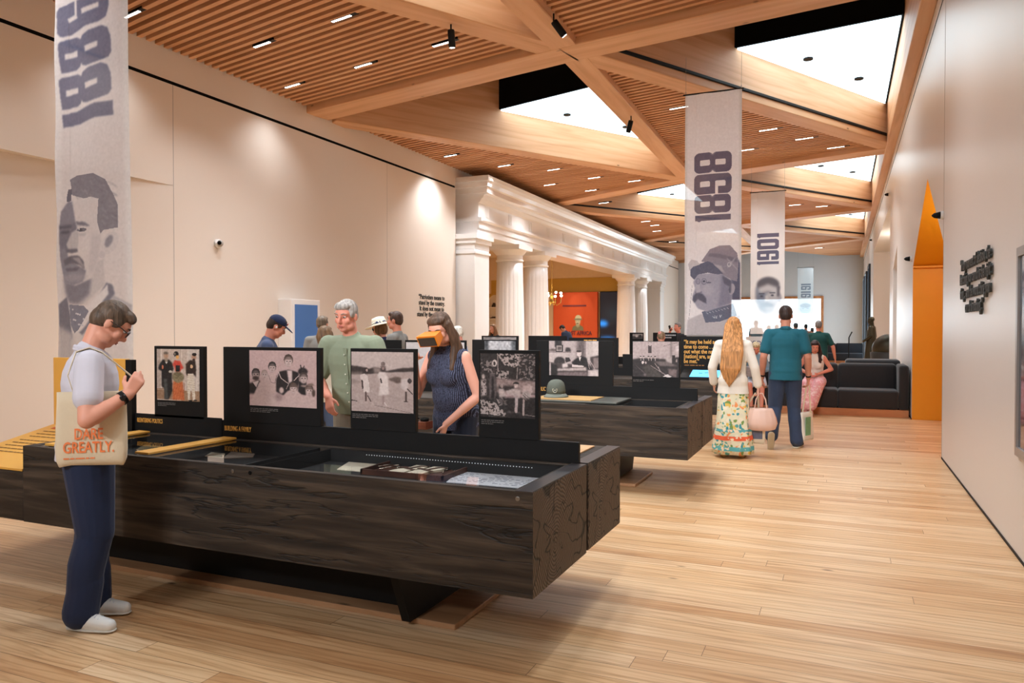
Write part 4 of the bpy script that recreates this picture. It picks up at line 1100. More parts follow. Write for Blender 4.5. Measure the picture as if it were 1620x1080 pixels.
# stereo viewer on the rear desk of case 1
M_vwood = wood('viewer_mahogany', (rgb(92, 46, 30), rgb(116, 60, 40), rgb(132, 72, 48)), (5, 16, 16), .35, 0, knots=False)
sv = tag(empty('stereo_viewer', (-2.78, 4.73, .838)), 'small reddish-brown wooden box with two black lenses on the rear desk of the near case', 'stereo viewer')
obj('wooden_box', bevel(bx(-.085, .075, -.05, .05, 0, .055), .003, 1), M_vwood, sv)
for dx in (-.045, .035):
    bm = bmesh.new(); lathe(bm, [(.030, .055), (.032, .068), (.030, .078), (.022, .079), (.020, .072)], 24); obj('lens', bm, M_blackm, sv, (dx, 0, 0), smooth=True)
bm = bmesh.new(); lathe(bm, [(.006, .055), (.006, .070)], 10); obj('knob', bm, M_steel, sv, (-.005, -.02, 0))

# ================================================================ banners
def banner(name, label, x0, x1, y, z0, z1, P, bars=True, cable_top=5.83):
    b = tag(empty(name, ((x0 + x1) / 2, y, z0)), label, 'banner')
    w_ = x1 - x0; h = z1 - z0
    wave = lambda U, V: .012 * np.sin(U * 5 + V * 3) * V + .008 * np.sin(U * 11 - V * 5 + 1) + .006 * np.sin(V * 23 + U * 4) * (U < .2)
    print_mesh('fabric', P, (-w_ / 2, 0, h), (w_, 0, 0), (0, 0, -h), M_banner, b, wave=wave)
    bm = bmesh.new(); tube(bm, [(-w_ / 2 - .03, 0, h), (w_ / 2 + .03, 0, h)], .012, 8); obj('hanging_rod', bm, M_blackm, b)
    bm = bmesh.new()
    for s_ in (-1, 1):
        tube(bm, [(s_ * (w_ / 2 - .01), 0, h), (s_ * (w_ / 2 - .01), 0, cable_top - z0)], .002, 5); tube(bm, [(s_ * (w_ / 2 - .01), 0, h), (s_ * (w_ / 2 - .01), 0, h + .05)], .006, 6)
    obj('cable', bm, M_steel, b)
    return b
BG = (206, 197, 195); NAVY = (92, 92, 116)
def rrect(P, x0, y0, x1, y1, r, c, soft=0):
    P.put(((np.maximum(np.abs(P.X - (x0 + x1) / 2) - ((x1 - x0) / 2 - r), 0) ** 2 + np.maximum(np.abs(P.Y - (y0 + y1) / 2) - ((y1 - y0) / 2 - r), 0) ** 2) < r * r), c, soft)
def digit(P, ch, x0, x1, y0, y1, c=NAVY, bg=BG):
    """bold block numeral lying on its side (its top towards x0), occupying y0..y1"""
    w_ = x1 - x0; h = y1 - y0; xm = (x0 + x1) / 2
    t = h * .36
    if ch == '1':
        P.rect(x0, y0 + h * .0, x1, y1, c); P.poly([(x0, y1 - 1), (x0 + w_ * .12, y1 + h * .18), (x0 + w_ * .22, y1 - 1)], c)
        return
    if ch in '869':
        rrect(P, x0, y0, xm + w_ * .03, y1, h * .26, c); rrect(P, xm - w_ * .03, y0, x1, y1, h * .26, c)
        P.poly([(xm - w_ * .06, y0), (xm + w_ * .06, y0), (xm, y0 + h * .12)], bg, 1); P.poly([(xm - w_ * .06, y1), (xm + w_ * .06, y1), (xm, y1 - h * .12)], bg, 1)
        if ch != '8': rrect(P, x0 + w_ * .2, y0, x1 - w_ * .2, y1, 2, c)
        hole = lambda a, b, o=0: rrect(P, a, y0 + t, b, y1 - t, h * .06, bg)
        hole(x0 + w_ * .16, xm - w_ * .07); hole(xm + w_ * .07, x1 - w_ * .16)
        if ch == '6':   # opening: the bowl at the top is open on one side
            P.rect(xm - w_ * .15, y0 - 1, xm - w_ * .07, y0 + h * .55, bg)
        if ch == '9':
            P.rect(xm + w_ * .07, y1 - h * .55, xm + w_ * .15, y1 + 1, bg)
        return
    if ch == '0':
        rrect(P, x0, y0, x1, y1, h * .3, c); rrect(P, x0 + w_ * .18, y0 + t, x1 - w_ * .18, y1 - t, h * .06, bg)
# --- 1886: painted in pixels of the close view (region x 86..208, y -30..580)
def art_1886():
    P = Paint(150, 640, 118, 640, BG); P.X += 0; P.Y -= 60      # y runs -60..580
    # slightly lighter strips down both side edges
    P.rect(0, -60, 9, 580, (214, 208, 206), 3); P.rect(109, -60, 118, 580, (216, 211, 209), 3)
    k = 5.4; q = lambda l: [((a / k + 70 - 88 + 0), b / k) for a, b in l]
    P.poly(q([(150, 925), (300, 915), (440, 872), (592, 870), (598, 992), (450, 995), (320, 1030), (165, 1040)]), NAVY, .8)
    def eight(dy, sk=0):
        P.poly(q([(125, 620 + dy), (150, 600 + dy), (300, 598 + dy), (335, 620 + dy), (345, 590 + dy), (400, 556 + dy), (500, 534 + dy), (550, 560 + dy), (578, 640 + dy), (584, 770 + dy), (560, 810 + dy), (480, 832 + dy), (380, 855 + dy), (345, 845 + dy), (336, 822 + dy), (325, 855 + dy), (290, 876 + dy), (150, 880 + dy), (135, 760 + dy)]), NAVY, 1)
        P.poly(q([(184, 715 + dy), (300, 712 + dy), (302, 762 + dy), (184, 766 + dy)]), BG, .8); P.poly(q([(366, 684 + dy), (470, 660 + dy), (472, 706 + dy), (370, 736 + dy)]), BG, .8)
    eight(0); eight(-316)
    P.poly(q([(110, 20), (130, -20), (280, -40), (400, -60), (560, -40), (566, 60), (540, 150), (480, 180), (380, 196), (300, 232), (240, 250), (150, 245), (118, 210)]), NAVY, 1)
    P.poly(q([(340, 44), (480, 14), (480, 56), (345, 90)]), BG, .8); P.poly(q([(212, 100), (278, 84), (278, -60), (300, -60), (300, 100), (312, 118), (225, 140)]), BG, .8)
    P.poly(q([(104, -50), (560, -90), (560, -62), (104, -20)]), BG, .8)
    # --- portrait, traced in the close view (scale 3.375, region x 80.., y 260..)
    s_ = 3.375; p = lambda l: [((a / s_ + 80 - 90.5), b / s_ + 260) for a, b in l]
    def E(a, b, ra, rb, c, soft=0, al=1, rot=0): P.ell(a / s_ + 80 - 90.5, b / s_ + 260, ra / s_, rb / s_, c, soft * .42 / s_, al, rot)
    G = lambda l, c, soft=2, al=1: P.poly(p(l), c, soft * .42 / s_, al)
    # coat, shirt
    G([(40, 740), (95, 700), (110, 760), (130, 930), (60, 960), (42, 860)], (96, 96, 112), 8); G([(40, 860), (130, 900), (140, 1060), (40, 1060)], (176, 170, 172), 24)
    G([(310, 630), (345, 650), (350, 700), (430, 750), (420, 900), (300, 900), (180, 930), (240, 820), (300, 730)], (168, 164, 168), 8)
    G([(312, 630), (340, 640), (352, 690), (200, 880), (180, 910), (160, 890)], (104, 104, 120), 6)
    G([(95, 700), (120, 760), (190, 760), (300, 660), (318, 640), (322, 690), (170, 890), (130, 900)], (214, 207, 206), 4)
    # neck
    G([(85, 600), (300, 500), (306, 640), (180, 745), (110, 735)], (190, 182, 182), 6); G([(80, 600), (230, 600), (215, 690), (160, 740), (105, 735), (88, 680)], (112, 110, 124), 16)
    # face
    G([(110, 180), (270, 170), (290, 370), (280, 480), (235, 600), (140, 640), (90, 620), (60, 500), (50, 350), (56, 250)], (200, 191, 190), 4)
    G([(100, 176), (122, 180), (146, 330), (152, 400), (100, 450), (110, 500), (200, 560), (180, 620), (130, 640), (85, 620), (60, 480), (50, 330), (60, 230)], (118, 116, 130), 5)
    G([(52, 300), (146, 300), (150, 420), (90, 440), (56, 420)], (92, 92, 108), 10, .7)
    E(190, 420, 50, 70, (206, 198, 197), 30, .8); G([(120, 350), (150, 330), (156, 400), (150, 460), (110, 450), (96, 415)], (178, 172, 174), 6)
    G([(92, 440), (150, 440), (155, 455), (125, 462), (98, 458)], (88, 86, 100), 5)
    G([(140, 290), (190, 296), (228, 322), (190, 318), (150, 310)], (104, 102, 116), 4); G([(52, 312), (120, 306), (122, 322), (56, 326)], (70, 70, 86), 5)
    E(176, 338, 28, 10, (92, 92, 106), 3); E(170, 338, 9, 9, (56, 56, 70), 2); E(160, 334, 4, 4, (200, 196, 196), 1); E(86, 345, 26, 9, (64, 64, 80), 4); G([(150, 355), (205, 360), (190, 374), (156, 368)], (166, 160, 164), 6, .7)
    # moustache and mouth
    G([(80, 500), (120, 475), (160, 478), (185, 510), (190, 555), (165, 530), (120, 515), (90, 530)], (84, 82, 96), 5); G([(125, 488), (160, 485), (185, 530), (190, 556), (165, 525)], (164, 158, 162), 4, .7)
    G([(90, 545), (165, 540), (150, 560), (100, 562)], (84, 82, 98), 6); E(140, 595, 60, 26, (150, 146, 154), 16, .7)
    G([(230, 360), (290, 380), (280, 480), (240, 590), (215, 560)], (184, 176, 178), 20, .7)
    # ear
    E(330, 420, 36, 62, (198, 190, 190), 3, 1, 20); E(326, 410, 16, 34, (130, 126, 136), 6, 1, 20); E(292, 480, 16, 20, (190, 182, 184), 3)
    # hair
    G([(108, 60), (150, 40), (250, 42), (310, 80), (350, 170), (368, 220), (366, 340), (300, 350), (285, 368), (268, 300), (276, 180), (230, 165), (190, 170), (122, 145), (118, 100)], (116, 113, 124), 3)
    G([(100, 110), (120, 110), (118, 175), (92, 180), (90, 160)], (84, 84, 100), 3)
    r_ = random.Random(2)
    for i in range(110):
        a = r_.uniform(120, 350); b_ = r_.uniform(60, 340)
        if (b_ < 150 or a > 285) and a < 110 + b_ * 1.6 + 120:
            P.line(p([(a, b_), (a + r_.uniform(10, 30), b_ + r_.uniform(-4, 34))]), .9, (86, 84, 98) if i % 2 else (160, 155, 160), .4, .6)
    # tie
    G([(106, 742), (185, 750), (212, 780), (160, 880), (140, 900), (122, 860)], (110, 112, 130), 2)
    for i in range(10): E(130 + (i * 37) % 60, 770 + (i * 29) % 90, 5, 5, (190, 188, 196), 1)
    return P.noise(.008, 1)
b1x0, b1x1, b1y = survey(88.5, 300, Y=4.62).x, survey(206, 300, Y=4.62).x, 4.62
zb = survey(150, 580, Y=4.62).z; ztp = survey(150, -60, Y=4.62).z
banner('banner', 'long white 1886 banner with a half-shaded portrait of a moustached man, at far left', b1x0, b1x1, b1y, zb, ztp, art_1886(), cable_top=5.9)
BG2 = (234, 230, 232)
def art_1898():
    P = Paint(140, 560, 92, 385, (234, 230, 232))                # y 0..385 = image rows 145..530
    P.rect(0, 0, 3, 385, (216, 212, 210), 1); P.rect(88, 0, 92, 385, (218, 214, 212), 1)
    # digits from the view of region x1060..,y120.. scale 2.7
    digit(P, '8', 15, 76, 95, 127, NAVY, BG2); digit(P, '9', 15, 76, 129, 161, NAVY, BG2); digit(P, '8', 16, 75, 162, 191, NAVY, BG2); digit(P, '1', 17, 75, 194, 203, NAVY, BG2)
    s_ = 6.354; o_x, o_y = 1075 - 1084, 370 - 145
    p = lambda l: [(a / s_ + o_x, b / s_ + o_y) for a, b in l]
    G = lambda l, c, soft=2, al=1: P.poly(p(l), c, soft * .5 / s_, al)
    def E(a, b, ra, rb, c, soft=0, al=1, rot=0): P.ell(a / s_ + o_x, b / s_ + o_y, ra / s_, rb / s_, c, soft * .5 / s_, al, rot)
    G([(540, 300), (612, 260), (628, 300), (628, 665), (545, 660)], (84, 86, 110), 5)
    G([(90, 860), (240, 800), (300, 880), (430, 880), (560, 820), (630, 820), (630, 1020), (80, 1020)], (188, 182, 186), 12)
    G([(240, 780), (560, 700), (600, 820), (430, 880), (280, 890)], (96, 102, 124), 4)
    for i in range(8): P.line(p([(290 + i * 30, 790 - i * 7), (305 + i * 30, 800 - i * 7)]), .8, (176, 180, 196), .3)
    P.line(p([(350, 825), (372, 845), (378, 820)]), .8, (196, 198, 208)); P.line(p([(398, 822), (385, 842), (400, 842)]), .8, (196, 198, 208)); P.line(p([(425, 815), (432, 838), (445, 812)]), .8, (196, 198, 208))
    G([(190, 390), (450, 390), (540, 480), (560, 560), (540, 700), (290, 780), (200, 745), (165, 690), (140, 620), (170, 540), (150, 480)], (158, 156, 172), 5)
    G([(440, 400), (560, 470), (540, 700), (400, 740), (430, 600)], (120, 120, 142), 24, .8); E(300, 560, 60, 60, (178, 174, 186), 30, .7); E(545, 555, 32, 56, (164, 160, 174), 3, 1, 10); E(528, 562, 14, 34, (92, 94, 114), 5)
    G([(150, 620), (190, 580), (250, 600), (285, 640), (290, 700), (250, 680), (200, 650), (165, 690), (140, 660)], (84, 84, 102), 7); E(205, 580, 36, 14, (98, 96, 112), 5); G([(180, 500), (215, 500), (235, 580), (180, 590)], (176, 172, 184), 8)
    E(262, 472, 28, 34, (120, 120, 138), 3); E(262, 472, 21, 27, (150, 148, 164), 3); E(200, 470, 24, 32, (120, 120, 138), 3); E(200, 470, 18, 25, (150, 148, 164), 3); E(262, 470, 12, 9, (70, 72, 90), 3); E(312, 485, 26, 8, (104, 104, 122), 4)
    G([(230, 270), (320, 150), (420, 116), (530, 118), (600, 200), (614, 300), (600, 480), (560, 470), (440, 400), (350, 290)], (140, 134, 148), 4)
    G([(320, 190), (420, 200), (600, 250), (600, 290), (420, 240), (300, 220)], (104, 102, 120), 10, .7); G([(240, 280), (440, 320), (480, 400), (380, 320)], (176, 168, 176), 6)
    G([(120, 340), (160, 310), (300, 268), (350, 290), (460, 400), (400, 405), (300, 385), (200, 400), (160, 455), (120, 410)], (92, 94, 116), 4); G([(95, 290), (130, 245), (190, 262), (220, 300), (150, 320), (110, 360)], (196, 190, 194), 4)
    E(520, 310, 20, 24, (190, 186, 194), 2); E(520, 308, 12, 14, (130, 126, 142), 2); P.line(p([(500, 250), (600, 360)]), 1.0, (190, 186, 194), .4); P.line(p([(580, 245), (505, 335)]), 1.0, (190, 186, 194), .4)
    P.line(p([(140, 510), (130, 600), (105, 850)]), .5, (120, 118, 126)); G([(450, 420), (540, 470), (540, 540), (470, 500)], (92, 92, 112), 8)
    return P.noise(.008, 1)
y2_ = 12.3
banner('banner', 'white 1898 banner with a portrait of a man in a slouch hat and spectacles', survey(1084, 150, Y=y2_).x, survey(1174, 150, Y=y2_).x, y2_, survey(1130, 530, Y=y2_).z, survey(1130, 145, Y=y2_).z, art_1898(), cable_top=5.9)
def art_1901():
    P = Paint(100, 400, 54, 225, (230, 228, 228))
    digit(P, '1', 10, 45, 66, 72, NAVY, (230, 228, 228)); digit(P, '0', 10, 45, 75, 91, NAVY, (230, 228, 228)); digit(P, '9', 10, 45, 93, 108, NAVY, (230, 228, 228)); digit(P, '1', 10, 45, 110, 115, NAVY, (230, 228, 228))
    p = lambda l: l
    P.ell(27, 163, 19, 27, (176, 178, 186), 1.5); P.poly([(9, 150), (27, 150), (24, 170), (26, 192), (16, 188), (9, 172)], (112, 122, 142), 2); P.ell(28, 147, 18, 12, (84, 82, 92), 1.5); P.poly([(12, 152), (28, 146), (44, 152), (42, 166), (30, 158), (14, 160)], (190, 190, 196), 2)
    P.ell(46, 168, 3.5, 7, (160, 162, 172), 1); P.poly([(42, 148), (47, 150), (46, 166), (42, 166)], (96, 94, 104), 1)
    P.line([(31, 160), (39, 160)], 1.5, (74, 78, 92), .5); P.line([(14, 161), (22, 161)], 1.5, (60, 66, 82), .5); P.ell(35, 164, 2.5, 1.4, (66, 70, 84), .4); P.ell(18, 165, 2.5, 1.4, (56, 62, 78), .4); P.poly([(24, 164), (28, 164), (30, 174), (23, 174)], (196, 198, 204), 1); P.poly([(15, 177), (27, 174), (38, 178), (36, 182), (20, 182)], (92, 102, 122), 1.5); P.ell(28, 188, 12, 5, (150, 164, 180), 3, .6)
    return P
def art_1919():
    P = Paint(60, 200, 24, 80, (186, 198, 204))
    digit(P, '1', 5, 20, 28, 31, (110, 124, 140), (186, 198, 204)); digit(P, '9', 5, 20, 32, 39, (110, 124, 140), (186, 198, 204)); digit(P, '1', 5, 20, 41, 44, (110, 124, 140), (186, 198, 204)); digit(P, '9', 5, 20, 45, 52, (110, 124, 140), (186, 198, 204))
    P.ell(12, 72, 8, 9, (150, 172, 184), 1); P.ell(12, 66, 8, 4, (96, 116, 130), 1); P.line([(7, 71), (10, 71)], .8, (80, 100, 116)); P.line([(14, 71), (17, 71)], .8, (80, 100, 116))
    return P
y3_ = 20.6
banner('banner', 'narrow white 1901 banner with a small portrait face near its foot', survey(1188, 305, Y=y3_).x, survey(1242, 305, Y=y3_).x, y3_, survey(1215, 528, Y=y3_).z, survey(1215, 303, Y=y3_).z, art_1901(), cable_top=5.9)
y4_ = 43.5
banner('banner', 'small distant 1919 banner hanging before the bright far window', survey(1262, 430, Y=y4_).x, survey(1287, 430, Y=y4_).x, y4_, survey(1275, 496, Y=y4_).z, survey(1275, 423, Y=y4_).z, art_1919(), cable_top=5.9)

# ================================================================ wall fittings and far furniture
q1 = tag(text('wall_quotation', '“Patriotism means to\nstand by the country.\nIt does not mean to\nstand by the president.”', .17, M_ink, None, (XL + .004, 17.1, 2.32), FACE_LEFTWALL, 'CENTER', sx=.92, bold=.018, ext=.004, line=.86),
         'black quotation about patriotism lettered on the white left wall', 'lettering')
q2 = tag(text('wall_quotation', '“In any moment of decision, the\nbest thing you can do is the right\nthing ... and the worst thing you\ncan do is nothing.”', .15, M_ink, None, (XR - .016, 7.93, 2.13), FACE_RIGHTWALL, 'CENTER', sx=.86, bold=.022, ext=.010, line=.92),
         'raised black quotation on the right wall near the wall display', 'lettering')
kx = tag(empty('wall_kiosk', (XL, 11.70, 0)), 'white wall kiosk with a tall blue screen on the left wall', 'kiosk')
obj('housing', bevel(bx(0, .32, -.42, .42, 0, 2.12), .01, 1), M_white, kx)
obj('screen', bx(.32, .33, -.33, .33, .62, 2.02), emit('blue_kiosk_screen', rgb(52, 88, 136), .35), kx)
bm = bmesh.new()
tube(bm, [(.335, .045 * math.cos(t), 1.35 + .045 * math.sin(t)) for t in [.7 + k * .35 for k in range(15)]], .008, 6)
obj('screen_logo', bm, emit('pale_blue_logo', (.45, .8, 1, 1), 1.5), kx)
obj('screen_banner', bx(.33, .333, -.11, .11, 1.12, 1.19), emit('pale_blue_logo', (.45, .8, 1, 1), 1.5), kx)
cb = tag(empty('security_camera', (XL, 9.78, 3.0)), 'small white round security camera high on the left wall', 'security camera')
bm = bmesh.new(); lathe(bm, [(.075, 0), (.075, .05), (.06, .06), (.055, .06)], 20); obj('mount', bm, M_white, cb, (0, 0, 0), (0, PI / 2, 0), True)
bm = bmesh.new(); bmesh.ops.create_uvsphere(bm, u_segments=20, v_segments=12, radius=.055); obj('dome', bm, plain('grey_dome', rgb(170, 166, 160), .3), cb, (.07, 0, 0), smooth=True)
bm = bmesh.new(); bmesh.ops.create_uvsphere(bm, u_segments=16, v_segments=10, radius=.035); obj('lens', bm, M_black, cb, (.09, -.035, .005), smooth=True)
for (y, z), lab in (((9.0 + 1.42, 2.92), 'small conical spotlight on the right wall beside the ochre opening top'), ((14.9, 2.78), 'small conical spotlight on the right wall left of the ochre opening'), ((22.0, 5.05), 'small conical spotlight highest on the right wall'), ((34.3, 5.2), 'farthest small conical spotlight on the right wall')):
    s_ = tag(empty('wall_spotlight', (XR, y, z)), lab, 'wall light')
    bm = bmesh.new(); lathe(bm, [(.05, 0), (.052, .03), (.05, .034)], 20); obj('mount', bm, M_white, s_, rot=(0, -PI / 2, 0), smooth=True)
    bm = bmesh.new(); lathe(bm, [(.045, .03), (.03, .10), (.008, .125)], 20); obj('cone', bm, M_blackm, s_, rot=(0, -PI / 2, 0), smooth=True)
wd = tag(empty('wall_display', (XR, 5.24, 1.4)), 'steel-framed wall display at the right edge, black screen with a painted bluish reflection', 'wall display')
bm = bmesh.new(); 
for a in ((-.84, .84, .64, .70), (-.84, .84, -.70, -.64), (-.84, -.79, -.64, .64), (.79, .84, -.64, .64)): box(bm, -.025, 0, a[0], a[1], a[2], a[3])
obj('frame', bm, plain('brushed_frame', rgb(176, 172, 170), .35, metal=.5), wd)
obj('screen', bx(-.012, -.002, -.79, .79, -.64, .64), plain('screen_glass', rgb(36, 60, 84), .08, coat=.5), wd)  # blue base colour paints a bluish reflection onto the black screen
for y_, z_ in ((13.0, 1.5),):
    pass
# ceiling fittings
M_led = emit('led_dots', (1.0, .95, .88, 1), 9)
def downlight(x, y, power):
    d = empty('recessed_downlight', (x, y, 5.93), -.212)
    tag(d, 'linear recessed downlight set between the slats of the timber ceiling', 'ceiling light', 'linear downlights in the slatted ceiling')
    obj('channel', bx(-.21, .30, -.035, .035, -.004, .03), M_blackm, d)
    bm = bmesh.new()
    for k in range(9):
        x0 = -.20 + k * .044
        box(bm, x0, x0 + .026, -.020, .020, -.008, -.004)
    obj('lamp_row', bm, M_led, d)
    if power:
        li = bpy.data.lights.new('downlight_beam', 'SPOT'); li.energy = power; li.spot_size = math.radians(112); li.spot_blend = .9; li.color = (.92, .96, 1.0); li.shadow_soft_size = .12
        lo = bpy.data.objects.new('downlight_beam', li); COL.objects.link(lo); lo.location = (0, 0, -.03); lo.parent = d
DL = [(-9.07, 7.62), (-8.2, 9.22), (-6.49, 8.9), (-7.31, 10.61), (-9.08, 10.98), (-5.64, 10.3), (-9.08, 16.97), (-8.32, 18.59), (-7.28, 19.57), (-6.6, 21.09),
      (-8.15, 21.57), (-7.29, 22.96), (-5.65, 22.02), (-2.98, 15.12), (-1.515, 17.56), (-.826, 18.7), (-.168, 19.91), (-2.18, 19.32), (-1.56, 28.5), (-1.4, 31.1), (-7.33, 30.4), (-7.26, 31.7),
      (-6.0, 6.6), (-8.6, 5.2), (-7.0, 3.4), (-7.6, 25.4), (-7.6, 33.6), (-7.8, 38.0), (-1.0, 3.0), (-1.8, 1.0), (-2.0, 5.4), (-6.0, -3.0), (-3.5, -4.0), (-1.5, -1.0), (-5.0, 0.5), (-2.6, 7.4), (-2.2, 9.5), (-.6, 8.6), (-2.9, 5.0), (-8.2, 28.0), (-2.6, 27.0), (-.7, 29.2), (-4.2, 39.0), (-1.2, 44.0)]  # these include fittings added to brighten the displays, floor and colonnade
for i, (x, y) in enumerate(DL):
    downlight(x, y, SPOT_W * ((.3 if x < -8.5 else .6) if x < -7.8 and y < 14 else (.5 if (y < 5.9 or x > -.7) else 1)))
def fill_spot(x, y, tx, ty, tz, power, cone):  # added spotlights, out of view, that brighten the camera-facing displays and banners
    s_ = tag(empty('track_spotlight', (x, y, 5.80)), 'unseen track spotlight added over the near end of the hall to brighten the displays', 'spotlight', 'added track spotlights over the near end')
    d = V_(tx - x, ty - y, tz - 5.6)
    q = d.to_track_quat('-Z', 'Y').to_euler()
    bm = bmesh.new(); tube(bm, [(0, 0, 0), (0, 0, -.12)], .012, 8); obj('stem', bm, M_blackm, s_)
    bm = bmesh.new(); lathe(bm, [(.05, -.18), (.05, .02), (.04, .04)], 20); obj('head', bm, M_blackm, s_, (0, 0, -.14), q, True)
    li = bpy.data.lights.new('fill_beam', 'SPOT'); li.energy = power; li.spot_size = math.radians(cone); li.spot_blend = .9; li.color = (.95, .97, 1.0); li.shadow_soft_size = .45
    lo = bpy.data.objects.new('fill_beam', li); COL.objects.link(lo); lo.location = Vector((0, 0, -.14)) + d.normalized() * .22; lo.rotation_euler = q; lo.parent = s_
V_ = lambda *a: Vector(a)
for x, y, tx, ty, tz, e, cone in ((-6.2, -5.8, -5.6, 4.0, 1.7, 800, 26), (-4.6, -6.0, -4.0, 4.0, 1.6, 900, 26), (-3.0, -6.0, -2.4, 4.2, 1.5, 900, 26), (-.6, -2.4, -1.0, 6.9, .9, 420, 44), (-7.6, 2.6, -6.0, 7.0, 3.2, 260, 60), (-2.2, -1.0, -2.8, 8.0, 1.25, 900, 30), (-1.0, 2.6, -1.7, 12.3, 3.0, 700, 36)):
    fill_spot(x, y, tx, ty, tz, e, cone)
for y_, e_ in ((12.6, 22), (27.5, 60)):  # point lights without fittings, added to brighten the alcoves
    li = bpy.data.lights.new('alcove_light', 'POINT'); li.energy = e_; li.color = (1, .95, .86); li.shadow_soft_size = .2
    lo = bpy.data.objects.new('alcove_light', li); COL.objects.link(lo); lo.location = (XR + .9, y_, 3.0 if y_ < 20 else 4.0)
def spot_head(x, y, z, rx, rz, lab, h=.3):
    s_ = tag(empty('track_spotlight', (x, y, z)), lab, 'spotlight')
    bm = bmesh.new(); tube(bm, [(0, 0, 0), (0, 0, -.10)], .012, 8); obj('stem', bm, M_blackm, s_)
    bm = bmesh.new(); lathe(bm, [(.045, 0), (.05, .02), (.05, .22), (.04, .24)], 20); o = obj('head', bm, M_blackm, s_, (0, 0, -.10), (PI + rx, 0, rz), True)
    bm = bmesh.new(); lathe(bm, [(.036, .241), (.036, .243)], 16); obj('lamp_face', bm, emit('spot_lens', (1, .95, .85, 1), 8), o)
spot_head(-5.05, 9.45, 5.84, .15, 0, 'black cylinder spotlight hanging under the left diagonal beam near the top'); spot_head(-3.62, 9.72, 5.83, .7, -.9, 'black spotlight tilted under the spine beam at the top centre')
spot_head(-3.9, 14.9, 5.82, .5, .8, 'black spotlight angled against the bright left skylight'); spot_head(-2.3, 24.65, 5.83, .6, .9, 'left of the twin black spotlights on the beam above the 1901 banner'); spot_head(-1.97, 25.15, 5.83, .6, .9, 'right of the twin black spotlights on the beam above the 1901 banner'); spot_head(-3.95, 30.0, 5.83, .1, 0, 'small black spotlight hanging right of the 1901 banner top')

# sofas
M_sofa = plain('charcoal_upholstery', rgb(34, 34, 37), .85, noise=.1, nscale=20, bump=.15, bscale=400, sheen=.2)
M_sbase = wood('sofa_plinth_wood', (rgb(176, 112, 68), rgb(190, 126, 80), rgb(200, 138, 92)), (1, 6, 6), .5, 0, knots=False)
def soft(bm, w_=.05):
    return bevel(bm, w_, 4)
def sofa(label, x0, x1, y, seats, arm=True, back=.92):
    s_ = tag(empty('sofa', ((x0 + x1) / 2, y, 0)), label, 'sofa')
    hw = (x1 - x0) / 2
    obj('plinth', bx(-hw, hw, .03, .9, 0, .13), M_sbase, s_)
    n = seats; w_ = (2 * hw - (.16 if arm else 0)) / n
    for i in range(n):
        xa = -hw + i * w_
        o = obj('seat', soft(bx(xa, xa + w_, 0, .66, .13, .47), .05), M_sofa, s_, smooth=True)
        o = obj('backrest', soft(bx(xa, xa + w_, .62, .88, .13, back), .07), M_sofa, s_, smooth=True)
    obj('frame', bx(-hw + .05, hw - .05, .1, .8, .13, .40), M_blackm, s_)
    if arm: obj('armrest', soft(bx(hw - .16, hw, 0, .88, .13, back), .05), M_sofa, s_, smooth=True)
    return s_
sofa('long black sofa with a wooden plinth standing in front of the statue', -2.05, 1.07, 14.9, 3)
sofa('distant black sofa on a wooden plinth behind the man in the dark green shirt', -2.6, .86, 37.6, 3, False)
tag(obj('bench', soft(bx(-.5, .5, -.3, .3, 0, .95), .06), M_sofa, None, (.55, 17.0, 0), smooth=True), 'black upholstered block just behind the near sofa, below the globe', 'bench')
# globe in its stand
gl = tag(empty('globe', (.55, 24.4, 0)) if False else empty('globe', tuple(survey(1406, 577, Y=24.0).xy) + (0,)), 'large dark bronze globe in a drum stand right of the statue', 'globe')
M_bronze = plain('dark_bronze', rgb(62, 58, 46), .38, metal=.75, noise=.2, nscale=8)
bm = bmesh.new(); bmesh.ops.create_uvsphere(bm, u_segments=36, v_segments=20, radius=.44); obj('ball', bm, M_bronze, gl, (0, 0, .98), smooth=True)
bm = bmesh.new(); lathe(bm, [(.36, 0), (.42, .04), (.46, .5), (.48, .90), (.43, .92), (.41, .86)], 36); obj('drum_stand', bm, plain('dark_drum', rgb(40, 38, 34), .5), gl, smooth=True)
bm = bmesh.new(); tube(bm, [(.465 * math.cos(t), 0, .98 + .465 * math.sin(t)) for t in [k * PI / 14 for k in range(15)]], .015, 6); obj('meridian_ring', bm, M_bronze, gl, rot=(0, .4, .3))
# white sign
sg = tag(empty('sign_panel', tuple(survey(1212, 565, Y=17.0).xy) + (0,)), 'white sign panel lettered MODERN PRESIDENCY beyond the seated woman in denim', 'sign')
obj('board', bx(-.42, .42, -.015, .015, .80, 1.40), M_white, sg); obj('stand', bx(-.3, .3, -.1, .1, 0, .80), M_blackm, sg)
text('lettering', 'MODERN\nPRESIDENCY', .14, plain('violet_ink', rgb(100, 104, 140), .6), sg, (-.39, -.017, 1.21), FACE_CAM, sx=.9, bold=.01)
lines_mesh(sg, -.39, 1.0, .14, 1, M_ink, y=-.017, h=.02, seed=3)
mc = tag(empty('microphone_stand', tuple(survey(1343, 550, Y=36).xy) + (0,)), 'thin microphone stand before the distant pale wall', 'microphone stand')
bm = bmesh.new(); tube(bm, [(0, 0, 0), (0, 0, 1.2), (.12, 0, 1.45)], .025, 6); lathe(bm, [(.16, 0), (.16, .03)], 16); obj('pole', bm, M_blackm, mc)

